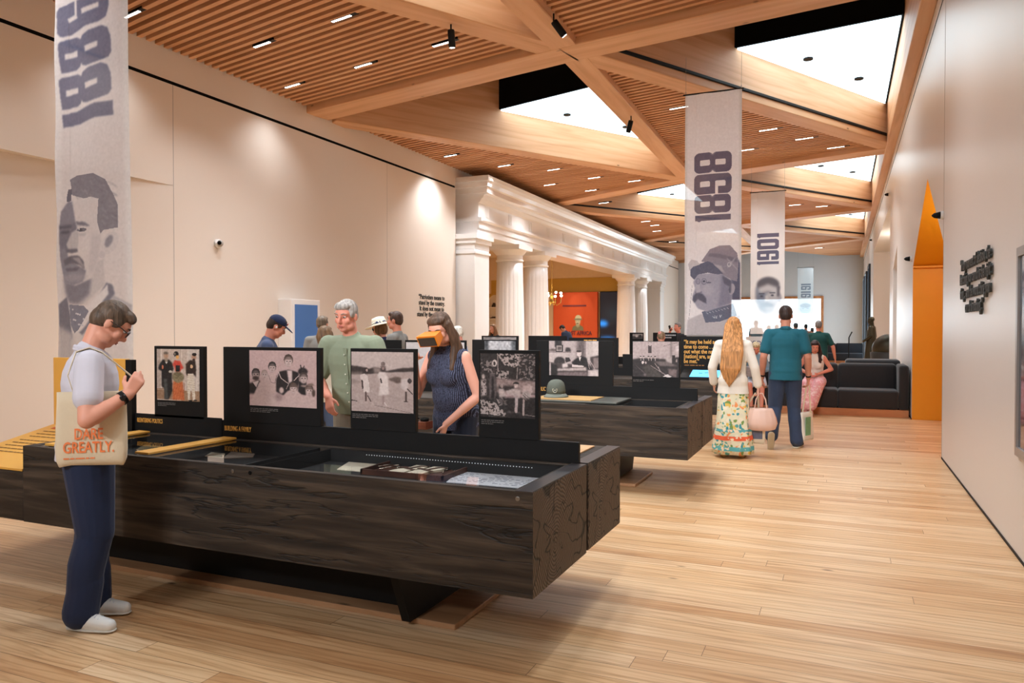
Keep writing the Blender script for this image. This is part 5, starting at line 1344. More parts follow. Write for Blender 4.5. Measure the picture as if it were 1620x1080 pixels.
# ---- the side gallery: sign, bust print, doorway glow, niche, chandelier
es = tag(text('wall_title', 'EAST AFRICA', .27, plain('maroon_ink', rgb(112, 52, 60), .6), None, (-12.82, BY - .27, 1.28), FACE_CAM, sx=.86, bold=.02, ext=.01), 'dark EAST AFRICA title lettered on the orange-red wall', 'lettering')
tag(obj('wall_heading', (lambda b: (box(b, -13.0, -11.75, BY - .262, BY - .25, 2.70, 2.78), b)[1])(bmesh.new()), plain('maroon_ink', rgb(112, 52, 60), .6)), 'thin dark heading strip high on the orange-red wall', 'lettering')
def pic_bust():
    P = Paint(60, 80, 60, 80, (205, 84, 40))
    P.poly([(0, 80), (4, 62), (22, 52), (40, 52), (56, 62), (60, 80)], (120, 120, 92), 1); P.poly([(22, 40), (38, 40), (40, 58), (30, 66), (20, 58)], (160, 160, 130), 1); P.ell(30, 36, 13, 17, (196, 196, 170), 1.5); P.ell(32, 18, 16, 16, (200, 206, 178), 1); P.ell(31, 24, 22, 5, (130, 136, 112), 1); P.poly([(18, 46), (30, 42), (36, 46), (30, 49)], (120, 110, 86), 1)
    P.ell(24, 34, 2, 1.3, (70, 66, 50)); P.ell(34, 34, 2, 1.3, (70, 66, 50))
    return P
pb_ = print_mesh('wall_print', pic_bust(), (-12.5, BY - .262, 2.3), (.62, 0, 0), (0, 0, -.8), M_photo)
tag(pb_, 'green-grey bust print of a man in a sun helmet on the orange-red wall', 'print')
def pic_blue():
    P = Paint(40, 120, 40, 120, (10, 13, 20)); P.ell(6, 58, 9, 6, (30, 110, 190), 3); P.ell(14, 88, 16, 5, (26, 100, 176), 3); P.ell(10, 104, 16, 14, (24, 54, 84), 8); P.ell(22, 40, 16, 14, (20, 28, 34), 8)
    return P
m_, N_, L_, B_ = newmat('blue_projection')
a_n = N_.new('ShaderNodeAttribute'); a_n.attribute_name = 'print'; L_.new(a_n.outputs['Color'], B_.inputs['Base Color']); L_.new(a_n.outputs['Color'], B_.inputs['Emission Color']); B_.inputs['Emission Strength'].default_value = 1.3
tag(print_mesh('projection_screen', pic_blue(), (-11.05, BY - .125, 3.4), (1.05, 0, 0), (0, 0, -3.2), m_), 'dark screen with a blue glowing image in the black doorway', 'screen')
for dx, e in ((-.35, 60), (.2, 60)):
    li = bpy.data.lights.new('wall_washer_beam', 'SPOT'); li.energy = e; li.spot_size = math.radians(36); li.spot_blend = .6; li.color = (1, .9, .75)
    lo = bpy.data.objects.new('wall_washer_beam', li); COL.objects.link(lo); lo.location = (-12.3 + dx, BY - 1.6, 4.9); lo.rotation_euler = (math.radians(27), 0, 0)
for x, y in ((-12, 28), (-15, 24), (-12, 33), (-16, 31)):
    li = bpy.data.lights.new('gallery_downlight', 'SPOT'); li.energy = 420; li.spot_size = math.radians(140); li.spot_blend = 1; li.color = (1, .86, .7)
    lo = bpy.data.objects.new('gallery_downlight', li); COL.objects.link(lo); lo.location = (x, y, 5.3)
ch = tag(empty('chandelier', tuple(survey(873, 465, Y=27).xy) + (0,)), 'gilt chandelier with glowing candle bulbs hanging in the side gallery', 'chandelier')
M_brass = plain('brass', rgb(196, 160, 84), .25, metal=1)
zc = 2.62
bm = bmesh.new(); tube(bm, [(0, 0, 5.35), (0, 0, zc - .05)], .012, 6); lathe(bm, [(.02, zc - .1), (.08, zc), (.04, zc + .1), (.06, zc + .2), (.02, zc + .3)], 16); obj('stem', bm, M_brass, ch, smooth=True)
for k in range(8):
    a = k * PI / 4; bm = bmesh.new()
    tube(bm, [(.04 * math.cos(a), .04 * math.sin(a), zc + .02), (.2 * math.cos(a), .2 * math.sin(a), zc - .16), (.36 * math.cos(a), .36 * math.sin(a), zc - .06), (.38 * math.cos(a), .38 * math.sin(a), zc + .12)], [.012] * 4, 6)
    ar = obj('arm', bm, M_brass, ch)
    bm = bmesh.new(); bmesh.ops.create_uvsphere(bm, u_segments=10, v_segments=8, radius=.045); bmesh.ops.translate(bm, verts=bm.verts, vec=(.38 * math.cos(a), .38 * math.sin(a), zc + .2 + .12 * (k % 2))); obj('bulb', bm, emit('candle_bulb', (1, .84, .55, 1), 14), ar)
nz_ = tag(empty('wall_niche', (-16.85, BY - .05, 0)), 'arched white display niche with small lit shelves beyond the first column', 'niche')
bm = bmesh.new()
arc = [(-.42, 0, .0), (-.42, 0, 3.0)] + [(-.42 * math.cos(t), 0, 3.0 + .42 * math.sin(t)) for t in [k * PI / 10 for k in range(1, 10)]] + [(.42, 0, 3.0), (.42, 0, 0)]
prism(bm, arc, (0, .03, 0)); obj('back_panel', bm, plain('niche_white', rgb(216, 208, 192), .5), nz_)
bm = bmesh.new(); pts_ = [Vector(p) + Vector((0, -.03, 0)) for p in arc]; tube(bm, pts_, .04, 6); obj('arch_frame', bm, M_yel, nz_)
for z in (.9, 1.5, 2.1, 2.7): obj('shelf', bx(-.4, .4, -.2, 0, z, z + .03), M_white, nz_)
for (z, w1, h1, lab) in ((2.73, .15, .22, 'small dark object on the top shelf of the arched niche'), (2.13, .25, .10, 'low dark object on the second shelf of the arched niche'), (1.53, .1, .25, 'dark object on the third shelf of the arched niche')):
    bm = bmesh.new(); lathe(bm, [(w1, 0), (w1 * .9, h1 * .5), (w1 * .5, h1 * .8), (w1 * .55, h1)], 12); bmesh.ops.scale(bm, vec=(1, .34, 1), verts=bm.verts)
    tag(obj('artefact', bm, plain('dark_artefact', rgb(60, 48, 40), .5), None, (-16.87, BY - .16, z)), lab, 'artefact')

# ================================================================ people
V3 = Vector
def RX(d): return Matrix.Rotation(math.radians(d), 3, 'X')
def RY(d): return Matrix.Rotation(math.radians(d), 3, 'Y')
def RZ(d): return Matrix.Rotation(math.radians(d), 3, 'Z')
def p_ell(bm, c, r, R=None, seg=20):
    M = Matrix.Translation(c) @ ((R or Matrix.Identity(3)).to_4x4()) @ Matrix.Diagonal((*r, 1))
    bmesh.ops.create_uvsphere(bm, u_segments=seg, v_segments=max(8, seg // 2), radius=1, matrix=M)
def p_cap(bm, a, b, ra, rb, flat=None, seg=16):
    """tapered capsule; flat=(axis vector, factor) squashes its section"""
    a, b = V3(a), V3(b); d = b - a; Ln = d.length
    if Ln < 1e-5: return p_ell(bm, a, (ra, ra, ra))
    d, u, v = frame_of(d)
    prof = []
    for k in range(5): t = -PI / 2 + k * PI / 8; prof.append((ra * math.cos(t), ra * math.sin(t)))
    for k in range(5): t = k * PI / 8; prof.append((rb * math.cos(t), Ln + rb * math.sin(t)))
    rings = []
    for r, h in prof:
        ring = []
        for k in range(seg):
            t = 2 * PI * k / seg; off = (u * math.cos(t) + v * math.sin(t)) * max(r, 1e-4)
            if flat: ax, f = flat; ax = V3(ax).normalized(); off = off - ax * off.dot(ax) * (1 - f)
            ring.append(bm.verts.new(a + d * h + off))
        rings.append(ring)
    for j in range(len(rings) - 1):
        for k in range(seg): bm.faces.new((rings[j][k], rings[j][(k + 1) % seg], rings[j + 1][(k + 1) % seg], rings[j + 1][k]))
    bm.faces.new(rings[0][::-1]); bm.faces.new(rings[-1])
def chain(bm, pts, rs, flat=None):
    for i in range(len(pts) - 1): p_cap(bm, pts[i], pts[i + 1], rs[i], rs[i + 1], flat)
def fuse(name, bm, mat, parent, vox=.01, it=4, minz=None, cut=None, attr=None):
    """fuse overlapping masses into one continuous skin"""
    me = bpy.data.meshes.new(name); bmesh.ops.recalc_face_normals(bm, faces=bm.faces); bm.to_mesh(me); bm.free()
    o = bpy.data.objects.new(name, me); COL.objects.link(o)
    m1 = o.modifiers.new('r', 'REMESH'); m1.mode = 'VOXEL'; m1.voxel_size = vox
    if it:
        m2 = o.modifiers.new('s', 'SMOOTH'); m2.factor = .5; m2.iterations = it
    bpy.context.view_layer.update()
    nm = bpy.data.meshes.new_from_object(o.evaluated_get(bpy.context.evaluated_depsgraph_get()))
    bpy.data.objects.remove(o); bpy.data.meshes.remove(me)
    nm.name = name; nm.materials.clear()
    if minz is not None:
        for v in nm.vertices: v.co.z = max(v.co.z, minz)
    if cut:
        b2 = bmesh.new(); b2.from_mesh(nm)
        for co, no in cut:
            g = bmesh.ops.bisect_plane(b2, geom=list(b2.verts) + list(b2.edges) + list(b2.faces), plane_co=co, plane_no=no, clear_outer=True)
            ed = [e for e in g['geom_cut'] if isinstance(e, bmesh.types.BMEdge)]
            if ed:
                try: bmesh.ops.holes_fill(b2, edges=ed)
                except Exception: pass
        b2.to_mesh(nm); b2.free()
    return link(name, nm, mat, parent, smooth=True)
def skin(tone=(214, 160, 134)):
    return plain('skin_%d_%d_%d' % tone, rgb(*tone), .5, noise=.06, nscale=14, spec=.35)
def cloth(name, c, rough=.85, noise=.06, bump=.25, bscale=18): return plain('cloth_' + name, rgb(*c), rough, noise=noise, nscale=9, bump=bump, bscale=bscale, spec=.2, sheen=.1)
M_eye = plain('eye_white', rgb(225, 220, 214), .2); M_iris = plain('iris', rgb(50, 40, 34), .2); M_lip = plain('lip', rgb(176, 96, 88), .45)
M_brow = plain('brow_hair', rgb(96, 80, 68), .8)

def hand_prims(bm, wrist, d, n, side, curl=35, s=1.0, spread=0.0, thumb_in=.3):
    """palm + four bent fingers + side thumb. d: along the hand, n: towards the palm side, side=+1/-1 picks the thumb side"""
    d = V3(d).normalized(); n = V3(n); n = (n - d * n.dot(d)).normalized(); t = d.cross(n) * side
    W = V3(wrist)
    for k, o in enumerate((.026, .009, -.009, -.025)):
        p_cap(bm, W + d * .005 * s + t * o * .5 * s, W + d * .085 * s + t * o * s, .017 * s, .0135 * s)
    for k, (o, Ln, dz) in enumerate(((.029, .072, .088), (.0095, .080, .093), (-.010, .074, .090), (-.028, .060, .082))):
        p = W + d * dz * s + t * o * s; a = math.radians(curl * (.5 + .12 * k)); dd = (d * math.cos(a) + n * math.sin(a) + t * (o * spread * 8)).normalized()
        r = .0092 * s
        for j, f in enumerate((.45, .32, .26)):
            q = p + dd * Ln * f * s; p_cap(bm, p, q, r, r * .92, seg=10); p = q; r *= .92
            ax = dd.cross(n) if dd.cross(n).length > .1 else t
            m_ = Matrix.Rotation(math.radians(curl) * .9, 3, dd.cross(n).normalized() if dd.cross(n).length > .05 else t); dd2 = m_ @ dd
            if dd2.dot(n) < dd.dot(n) and j == 0: m_ = m_.inverted()
            dd = m_ @ dd
    p = W + d * .025 * s + t * .026 * s; dd = (d * .62 + t * .62 + n * thumb_in).normalized()
    q = p + dd * .04 * s; p_cap(bm, p, q, .0135 * s, .0115 * s, seg=10)
    dd = (d * .85 + t * .25 + n * thumb_in).normalized(); p_cap(bm, q, q + dd * .032 * s, .0112 * s, .0095 * s, seg=10)

class Person:
    def __init__(s, label, loc, rz, H=1.75, lean=0, side=0, twist=0, head=(0, 0, 0), sk=(214, 160, 134), vox=.012, girth=1.0, female=False, sit=False, nlean=None,
                 el=None, er=None, wl=None, wr=None, kl=None, kr=None, al=None, ar=None, tl=None, tr=None, pz=None, group=None, name='person'):
        s.root = tag(empty(name, loc, math.radians(rz)), label, 'person' if name == 'person' else name, group)
        s.k = H / 1.75; k = s.k; s.vox = vox; s.sk = sk; s.g = girth; s.f = female
        s.pel = V3((0, 0, pz if pz is not None else (.94 * k if not sit else .56)))
        s.T = RZ(twist) @ RY(side) @ RX(-lean)
        up = lambda x, y, z: s.pel + s.T @ (V3((x, y, z - .94)) * k)
        s.up = up
        w_ = .165 if female else .19
        s.neck = up(0, -.01, 1.46); s.hd = RZ(head[1]) @ RX(-head[0]) @ RY(head[2])
        s.hr = s.hd if head else s.T
        nl = RX(-head[0] * .35)
        s.hc = s.neck + (RZ(head[1]) @ RX(-(head[0] * .55 + lean * .3))) @ (V3((0, .035, .175)) * k)
        s.sh = {-1: up(-w_, -.005, 1.40), 1: up(w_, -.005, 1.40)}
        D = lambda v, d_: V3(v) * k if v is not None else d_
        s.elb = {-1: D(el, s.sh[-1] + V3((-.05, -.03, -.29)) * k), 1: D(er, s.sh[1] + V3((.05, -.03, -.29)) * k)}
        s.wri = {-1: D(wl, s.elb[-1] + V3((-.005, .06, -.25)) * k), 1: D(wr, s.elb[1] + V3((.005, .06, -.25)) * k)}
        s.hip = {-1: s.pel + V3((-.09, 0, -.02)) * k, 1: s.pel + V3((.09, 0, -.02)) * k}
        s.kne = {-1: D(kl, V3((-.10, .02, .50)) * k), 1: D(kr, V3((.10, .02, .50)) * k)}
        s.ank = {-1: D(al, V3((-.11, -.03, .09)) * k), 1: D(ar, V3((.11, -.03, .09)) * k)}
        s.toe = {-1: D(tl, s.ank[-1] + V3((-.03, .16, -.05)) * k), 1: D(tr, s.ank[1] + V3((.03, .16, -.05)) * k)}
        s.H = lambda x, y, z: s.hc + s.hd @ (V3((x, y, z)) * k)
    def torso(s, bm, g=0.0, sh=1.0):
        k = s.k; G = s.g
        p_ell(bm, s.up(0, .0, 1.28), ((.155 if s.f else .170) * k * G + g, .112 * k * G + g, .19 * k + g), s.T)
        if s.f: 
            for x in (-.065, .065): p_ell(bm, s.up(x, .085, 1.27), (.062 * k + g, .055 * k + g, .06 * k + g), s.T)
        p_ell(bm, s.up(0, .012, 1.09), ((.125 if s.f else .15) * k * G + g, .108 * k * G + g, .17 * k + g), s.T)
        p_ell(bm, s.up(0, -.012, .95), (.165 * k * G + g, .118 * k * G + g, .12 * k + g), s.T)
        for q in (-1, 1): p_cap(bm, s.up(0, -.01, 1.405), s.sh[q] + (V3((0, 0, 0)) if sh >= 1 else (s.up(0, -.01, 1.40) - s.sh[q]) * (1 - sh)), .058 * k + g, .048 * k + g)
        p_cap(bm, s.up(0, -.015, 1.36), s.up(0, -.01, 1.45), .09 * k + g, .055 * k + g)
    def arm(s, bm, q, g=0.0, frac=1.0, gend=None):
        k = s.k * (0.86 if s.f else 1); S, E, W = s.sh[q], s.elb[q], s.wri[q]
        ge = g if gend is None else gend
        if frac <= 1:
            p_cap(bm, S, S + (E - S) * frac, .053 * k + g, (.056 - .012 * frac) * k + ge)
        else:
            p_cap(bm, S, E, .053 * k + g, .044 * k + g); p_cap(bm, E, E + (W - E) * (frac - 1), .044 * k + g, (.044 - .014 * (frac - 1)) * k + ge)
    def leg(s, bm, q, g=0.0, gend=None, frac=2.0):
        k = s.k; hp, K, A = s.hip[q], s.kne[q], s.ank[q]
        ge = g if gend is None else gend
        p_cap(bm, hp, K, .092 * k * s.g + g, .062 * k + (g + ge) / 2)
        if frac > 1:
            A2 = K + (A - K) * (frac - 1)
            p_cap(bm, K, K + (A2 - K) * .4 + V3((0, -.012, 0)) * k, .058 * k + (g + ge) / 2, .056 * k + ge); p_cap(bm, K + (A2 - K) * .4 + V3((0, -.012, 0)) * k, A2, .056 * k + ge, .040 * k + ge)
    def head(s, bm):
        k = s.k; R = s.hd; H = s.H
        E = lambda x, y, z, a, b, c: p_ell(bm, H(x, y, z), (a * k, b * k, c * k), R)
        E(0, -.005, .025, .074, .092, .088); E(0, .030, -.045, .056, .060, .072); E(0, .060, -.092, .030, .028, .024)
        E(0, .045, .03, .060, .05, .05)
        for q in (-1, 1):
            E(q * .036, .062, -.026, .026, .024, .026); E(q * .076, -.008, -.012, .010, .020, .032); E(q * .045, .02, -.075, .022, .045, .03)
            p_cap(bm, H(q * .012, .086, .030), H(q * .044, .074, .030), .011 * k, .010 * k)
        p_cap(bm, H(0, .088, .018), H(0, .110, -.026), .008 * k, .013 * k); E(0, .098, -.034, .017, .014, .010)
        E(0, .078, -.062, .026, .020, .016)
        p_cap(bm, s.neck - V3((0, 0, .03)) * k, H(0, -.02, -.06), (.050 if s.f else .060) * k, (.047 if s.f else .056) * k)
    def body(s, hands=None, arms=(1, 1), legs=True):
        bm = bmesh.new()
        s.head(bm); s.torso(bm, -.012)
        for i, q in enumerate((-1, 1)):
            if arms[i]:
                s.arm(bm, q, 0, 2.0)
                p_cap(bm, s.elb[q] + (s.wri[q] - s.elb[q]) * .15, s.elb[q] + (s.wri[q] - s.elb[q]) * .5, .046 * s.k * (.86 if s.f else 1), .04 * s.k * (.86 if s.f else 1))
                hp = (hands or {}).get(q, {})
                W = s.wri[q]; d = hp.get('d') or (W - s.elb[q]).normalized() + V3((0, 0, -.2)); n = hp.get('n') or V3((-q, .15, 0))
                hand_prims(bm, W, d, n, hp.get('side', q), hp.get('curl', 28), s.k * (.92 if s.f else 1.0), thumb_in=hp.get('thumb', .3))
        if legs:
            for q in (-1, 1):
                s.leg(bm, q, -.006)
        o = fuse('body', bm, skin(s.sk), s.root, s.vox, 3 if s.vox < .008 else 2)
        return o
    def face(s, brows=(96, 80, 68), glasses=False, mouth=True, big=1.0):
        k = s.k; H = s.H
        for q in (-1, 1):
            bm = bmesh.new(); p_ell(bm, H(q * .031, .078, .008), (.0125 * k, .010 * k, .0062 * k), s.hd, 12); e = obj('eye', bm, M_eye, s.root, smooth=True)
            bm = bmesh.new(); p_ell(bm, H(q * .031, .0868, .0078), (.0058 * k, .0036 * k, .0056 * k), s.hd, 10); obj('iris', bm, M_iris, e, smooth=True)
            bm = bmesh.new(); tube(bm, [H(q * .014, .097, .030), H(q * .032, .093, .037), H(q * .052, .080, .031)], [.003 * k, .0042 * k, .002 * k], 6); obj('eyebrow', bm, plain('brow_%d' % brows[0], rgb(*brows), .8), s.root)
        if mouth:
            bm = bmesh.new(); p_ell(bm, H(0, .0935, -.060), (.020 * k, .007 * k, .0042 * k), s.hd, 12); p_ell(bm, H(0, .0925, -.068), (.017 * k, .007 * k, .0045 * k), s.hd, 12); obj('mouth', bm, M_lip, s.root, smooth=True)
        if glasses:
            bm = bmesh.new()
            for q in (-1, 1):
                tube(bm, [H(q * (.032 + .024 * math.cos(t)), .104, .006 + .019 * math.sin(t)) for t in [j * PI / 8 for j in range(17)]], .0024 * k, 6)
                tube(bm, [H(q * .056, .103, .010), H(q * .078, .06, .012), H(q * .083, -.01, .006)], .0024 * k, 6)
            tube(bm, [H(-.009, .106, .010), H(0, .108, .012), H(.009, .106, .010)], .002 * k, 6)
            obj('glasses', bm, plain('dark_spectacle_frame', rgb(30, 26, 26), .3), s.root)
    def hair(s, c, style='short', name='hair', vox=None):
        k = s.k; bm = bmesh.new(); H = s.H
        E = lambda x, y, z, a, b, cc: p_ell(bm, H(x, y, z), (a * k, b * k, cc * k), s.hd)
        E(0, -.016, .038, .083, .094, .088)
        if style in ('short', 'full', 'balding'):
            E(0, -.045, .0, .072, .066, .075); 
            for q in (-1, 1): E(q * .066, .012, .022, .014, .036, .034)
            if style == 'full': E(0, .040, .082, .064, .052, .036); E(.012, .060, .076, .05, .03, .024)
            else: E(0, .035, .084, .06, .05, .028)
        if style == 'bob':
            E(0, -.04, -.01, .090, .075, .10); E(0, .03, .085, .072, .058, .034)
            for q in (-1, 1): E(q * .075, .01, -.02, .022, .05, .08)
        if style in ('long', 'longback'):
            E(0, .02, .078, .076, .062, .036)
            L_ = .36 if style == 'long' else .50
            for i in range(-3, 4):
                x = i * .026; y = -.07 + abs(i) * .016
                if style == 'longback':
                    a = H(x * .9, -.085 + abs(i) * .014, .0); chain(bm, [a, s.up(x * 1.25, -.165, 1.32), s.up(x * 1.2 - .02, -.185, 1.12), s.up(x * .75 - .035, -.175, .90 + .03 * abs(i))], [.036 * k, .036 * k, .034 * k, .012 * k]); continue
                a = H(x * .8, y, .03); b = a + (s.T @ V3((x * .5, -.035, -L_ * .55))) * k; c_ = b + V3((x * .1 + .01 * math.sin(i * 2), .0, -L_ * .5 + .02 * abs(i))) * k
                chain(bm, [a, b, c_], [.034 * k, .036 * k, .016 * k])
            for q in (-1, 1):
                a = H(q * .07, .0, .03)
                if style == 'long':
                    chain(bm, [a, H(q * .088, .015, -.05), H(q * .090, .03, -.14) + V3((0, .0, 0)), s.up(q * .10, .085, 1.33), s.up(q * .09, .12, 1.25)], [.026 * k, .028 * k, .032 * k, .034 * k, .014 * k])
                    chain(bm, [a, H(q * .084, -.02, -.08), s.up(q * .12, .03, 1.38), s.up(q * .12, .06, 1.26)], [.03 * k, .034 * k, .034 * k, .014 * k])
                else:
                    chain(bm, [a, H(q * .082, -.03, -.08), s.up(q * .09, -.13, 1.34)], [.03 * k, .034 * k, .034 * k])
        m = hairmat(c)
        return fuse(name, bm, m, s.root, vox or s.vox * .8, 2)
    def shirt(s, mat, sleeves=.75, hem=.86, g=.016, name='shirt', collar=None, flare=0.0, sl_g=.012, hollow=None):
        bm = bmesh.new(); k = s.k
        s.torso(bm, g, 1.0 if sleeves else .72)
        yax = s.T @ V3((0, 1, 0)); rt, rm = (.145, .150) if s.f else (.158, .164)
        p_cap(bm, s.up(0, .0, 1.28), s.up(0, .0, 1.05), rt * k * s.g + g, (rm - (.014 if s.f else 0)) * k * s.g + g, (yax, .70), 24)
        p_cap(bm, s.up(0, .0, 1.05), s.up(0, -.006, hem - .02), (rm - (.014 if s.f else 0)) * k * s.g + g, (rm + .006) * k * s.g + g + flare, (yax, .74), 24)
        if sleeves:
            for q in (-1, 1): s.arm(bm, q, sl_g, sleeves, sl_g + .006)
        cuts = []
        # flat hem, flat cuffs come from trimming planes
        cuts.append((s.up(0, 0, hem), s.T @ V3((0, 0, -1))))
        o = fuse(name, bm, mat, s.root, s.vox, 3, cut=cuts)
        if collar is not None:
            b2 = bmesh.new(); nk = s.up(0, -.008, 1.462); R = s.T @ RX(-12)
            for j in range(2):
                tube(b2, [nk + R @ (V3((.066 * math.cos(t), .070 * math.sin(t), .004 - .012 * j)) * k) for t in [PI * .62 + jj * PI * 1.76 / 14 for jj in range(15)]], [.011 * k] * 15, 8)
            for q in (-1, 1):
                prism(b2, [nk + R @ (V3(p_) * k) for p_ in ((q * .012, .078, .006), (q * .066, .03, .012), (q * .070, .06, -.03), (q * .03, .105, -.05))], R @ V3((0, .006, .002)))
            obj('collar', b2, collar, s.root, smooth=False)
        return o
    def trousers(s, mat, g=.016, gend=.022, frac=1.99, name='trousers', top=1.0):
        bm = bmesh.new(); k = s.k
        p_ell(bm, s.pel + V3((0, -.01, .0)), (.160 * k * s.g + g * .4, .112 * k * s.g + g * .4, .12 * k))
        for q in (-1, 1):
            s.leg(bm, q, g, gend, frac)
            if frac > 1.8:
                A = s.ank[q]; K = s.kne[q]; p_cap(bm, K + (A - K) * .6, K + (A - K) * 1.0, .050 * k + gend, .054 * k + gend)
        return fuse(name, bm, mat, s.root, s.vox, 2)
    def shoes(s, mat, sole=None, name='shoe', tilt=None):
        k = s.k
        for q in (-1, 1):
            A, T_ = s.ank[q], s.toe[q]; d = (T_ - A); dh = V3((d.x, d.y, d.z + .05 * k)) if not (tilt and tilt.get(q)) else d
            R = None
            bm = bmesh.new(); z0 = A.z - .09 * k
            if tilt and tilt.get(q):
                base = V3(tilt[q])       # heel raised: foot hangs from the ankle along this direction
                dn = base.normalized(); up_ = V3((0, 0, 1)); nrm = V3((0, dn.z, -dn.y)).normalized()
                if nrm.z > 0: nrm = -nrm
                h = A + nrm * .045 * k - dn * .05 * k; t = h + dn * .25 * k
                chain(bm, [h, h + dn * .10 * k, t], [.042 * k, .044 * k, .034 * k]); p_cap(bm, A, h + dn * .06 * k, .042 * k, .045 * k)
                sh = fuse(name, bm, mat, s.root, s.vox * .8, 2)
                if sole:
                    b2 = bmesh.new(); chain(b2, [h + nrm * .034 * k, h + nrm * .034 * k + dn * .25 * k], [.040 * k, .036 * k], (nrm, .3)); obj('sole', b2, sole, sh, smooth=True)
            else:
                dh = V3((d.x, d.y, 0)).normalized(); h = V3((A.x, A.y, z0 + .045 * k)) - dh * .035 * k
                chain(bm, [h, h + dh * .11 * k + V3((0, 0, -.004)), h + dh * .205 * k + V3((0, 0, -.012 * k))], [.042 * k, .046 * k, .036 * k]); p_cap(bm, A + V3((0, 0, .0)), h + dh * .06 * k, .044 * k, .045 * k)
                sh = fuse(name, bm, mat, s.root, s.vox * .7, 2, minz=z0 + .006)
                if sole:
                    b2 = bmesh.new(); z_ = V3((0, 0, 1)); p = V3((h.x, h.y, z0 + .012))
                    chain(b2, [p, p + dh * .10 * k, p + dh * .205 * k], [.044 * k, .048 * k, .038 * k], (z_, .26)); obj('sole', b2, sole, sh, smooth=True)
        return
def hairmat(c):
    nm = 'hair_%d_%d_%d' % c
    if nm in MATS: return MATS[nm]
    m, N, L, B = newmat(nm)
    tc = N.new('ShaderNodeTexCoord'); mp = N.new('ShaderNodeMapping'); mp.inputs['Scale'].default_value = (34, 34, 3); L.new(tc.outputs['Object'], mp.inputs['Vector'])
    nz = N.new('ShaderNodeTexNoise'); nz.inputs['Scale'].default_value = 1.6; nz.inputs['Detail'].default_value = 3; nz.inputs['Distortion'].default_value = .6; L.new(mp.outputs[0], nz.inputs['Vector'])
    a = rgb(*c); r = ramp(N, [(.3, tuple(v * .45 for v in a[:3]) + (1,)), (.7, tuple(min(1, v * 1.35) for v in a[:3]) + (1,))]); L.new(nz.outputs['Fac'], r.inputs[0]); L.new(r.outputs[0], B.inputs['Base Color'])
    B.inputs['Roughness'].default_value = .5; B.inputs['Specular IOR Level'].default_value = .3
    bp = N.new('ShaderNodeBump'); bp.inputs['Strength'].default_value = .6; bp.inputs['Distance'].default_value = .01; L.new(nz.outputs['Fac'], bp.inputs['Height']); L.new(bp.outputs['Normal'], B.inputs['Normal'])
    return m
def striped(name, c1_, c2_, scale=60):
    if name in MATS: return MATS[name]
    m, N, L, B = newmat(name)
    tc = N.new('ShaderNodeTexCoord'); wv = N.new('ShaderNodeTexWave'); wv.bands_direction = 'X'; wv.inputs['Scale'].default_value = scale / 6.28; wv.inputs['Distortion'].default_value = 1.0; wv.inputs['Detail'].default_value = 1; wv.inputs['Detail Scale'].default_value = 2
    L.new(tc.outputs['Object'], wv.inputs['Vector'])
    n2 = N.new('ShaderNodeTexNoise'); n2.inputs['Scale'].default_value = 90; L.new(tc.outputs['Object'], n2.inputs['Vector'])
    ml = N.new('ShaderNodeMath'); ml.operation = 'MULTIPLY'; L.new(wv.outputs['Fac'], ml.inputs[0]); L.new(n2.outputs['Fac'], ml.inputs[1])
    r = ramp(N, [(.28, c1_), (.42, c2_)]); L.new(ml.outputs[0], r.inputs[0]); L.new(r.outputs[0], B.inputs['Base Color']); B.inputs['Roughness'].default_value = .85
    return m
def patterned(name, base, cols, scale=9):
    if name in MATS: return MATS[name]
    m, N, L, B = newmat(name)
    tc = N.new('ShaderNodeTexCoord'); vo = N.new('ShaderNodeTexVoronoi'); vo.inputs['Scale'].default_value = scale
    nz = N.new('ShaderNodeTexNoise'); nz.inputs['Scale'].default_value = 8; L.new(tc.outputs['Object'], nz.inputs['Vector'])
    mv = N.new('ShaderNodeMix'); mv.data_type = 'VECTOR'; mv.inputs[0].default_value = .12; L.new(tc.outputs['Object'], mv.inputs[4]); L.new(nz.outputs['Color'], mv.inputs[5]); L.new(mv.outputs[1], vo.inputs['Vector'])
    sep = N.new('ShaderNodeSeparateColor'); L.new(vo.outputs['Color'], sep.inputs[0])
    st = [(i / len(cols), c) for i, c in enumerate(cols)]
    r = ramp(N, st); r.color_ramp.interpolation = 'CONSTANT'; L.new(sep.outputs[0], r.inputs[0])
    er = ramp(N, [(.42, (0, 0, 0, 1)), (.55, (1, 1, 1, 1))]); L.new(vo.outputs['Distance'], er.inputs[0])
    mx = N.new('ShaderNodeMix'); mx.data_type = 'RGBA'; L.new(er.outputs[0], mx.inputs[0]); L.new(r.outputs[0], mx.inputs[6]); mx.inputs[7].default_value = base
    out = mx.outputs[2]
    L.new(out, B.inputs['Base Color']); B.inputs['Roughness'].default_value = .85
    return m
def pos(px, D, z=0.0):
    p = survey(px, 520, D=D); return (p.x, p.y, z)

# ---- 1. man in the white polo shirt at the left end of the near case
M_navy = cloth('navy_chino', (38, 48, 76)); M_polo = cloth('white_polo', (206, 203, 214), bump=.3, bscale=10)
P1 = Person('man in a white polo shirt and navy trousers with a tote bag', (-3.655, 2.775, 0), -38, 1.725, lean=2, head=(42, 2, 0), sk=(222, 158, 134), vox=.0065, girth=1.10,
            er=(.325, .0, 1.12), wr=(.27, .185, 1.235), el=(-.26, -.06, 1.13), wl=(-.17, .0, .92), kl=(-.11, .02, .50), kr=(.10, .03, .50), al=(-.12, .02, .09), ar=(.10, -.04, .09), tl=(-.03, .17, .05), tr=(.22, .10, .05))
P1.body(hands={1: dict(d=(-.05, .45, .75), n=(-.9, .1, .1), curl=62, thumb=.5)})
P1.face(glasses=True); P1.hair((98, 80, 66), 'full')
P1.shirt(M_polo, .62, .88, .016, collar=M_polo, sl_g=.016)
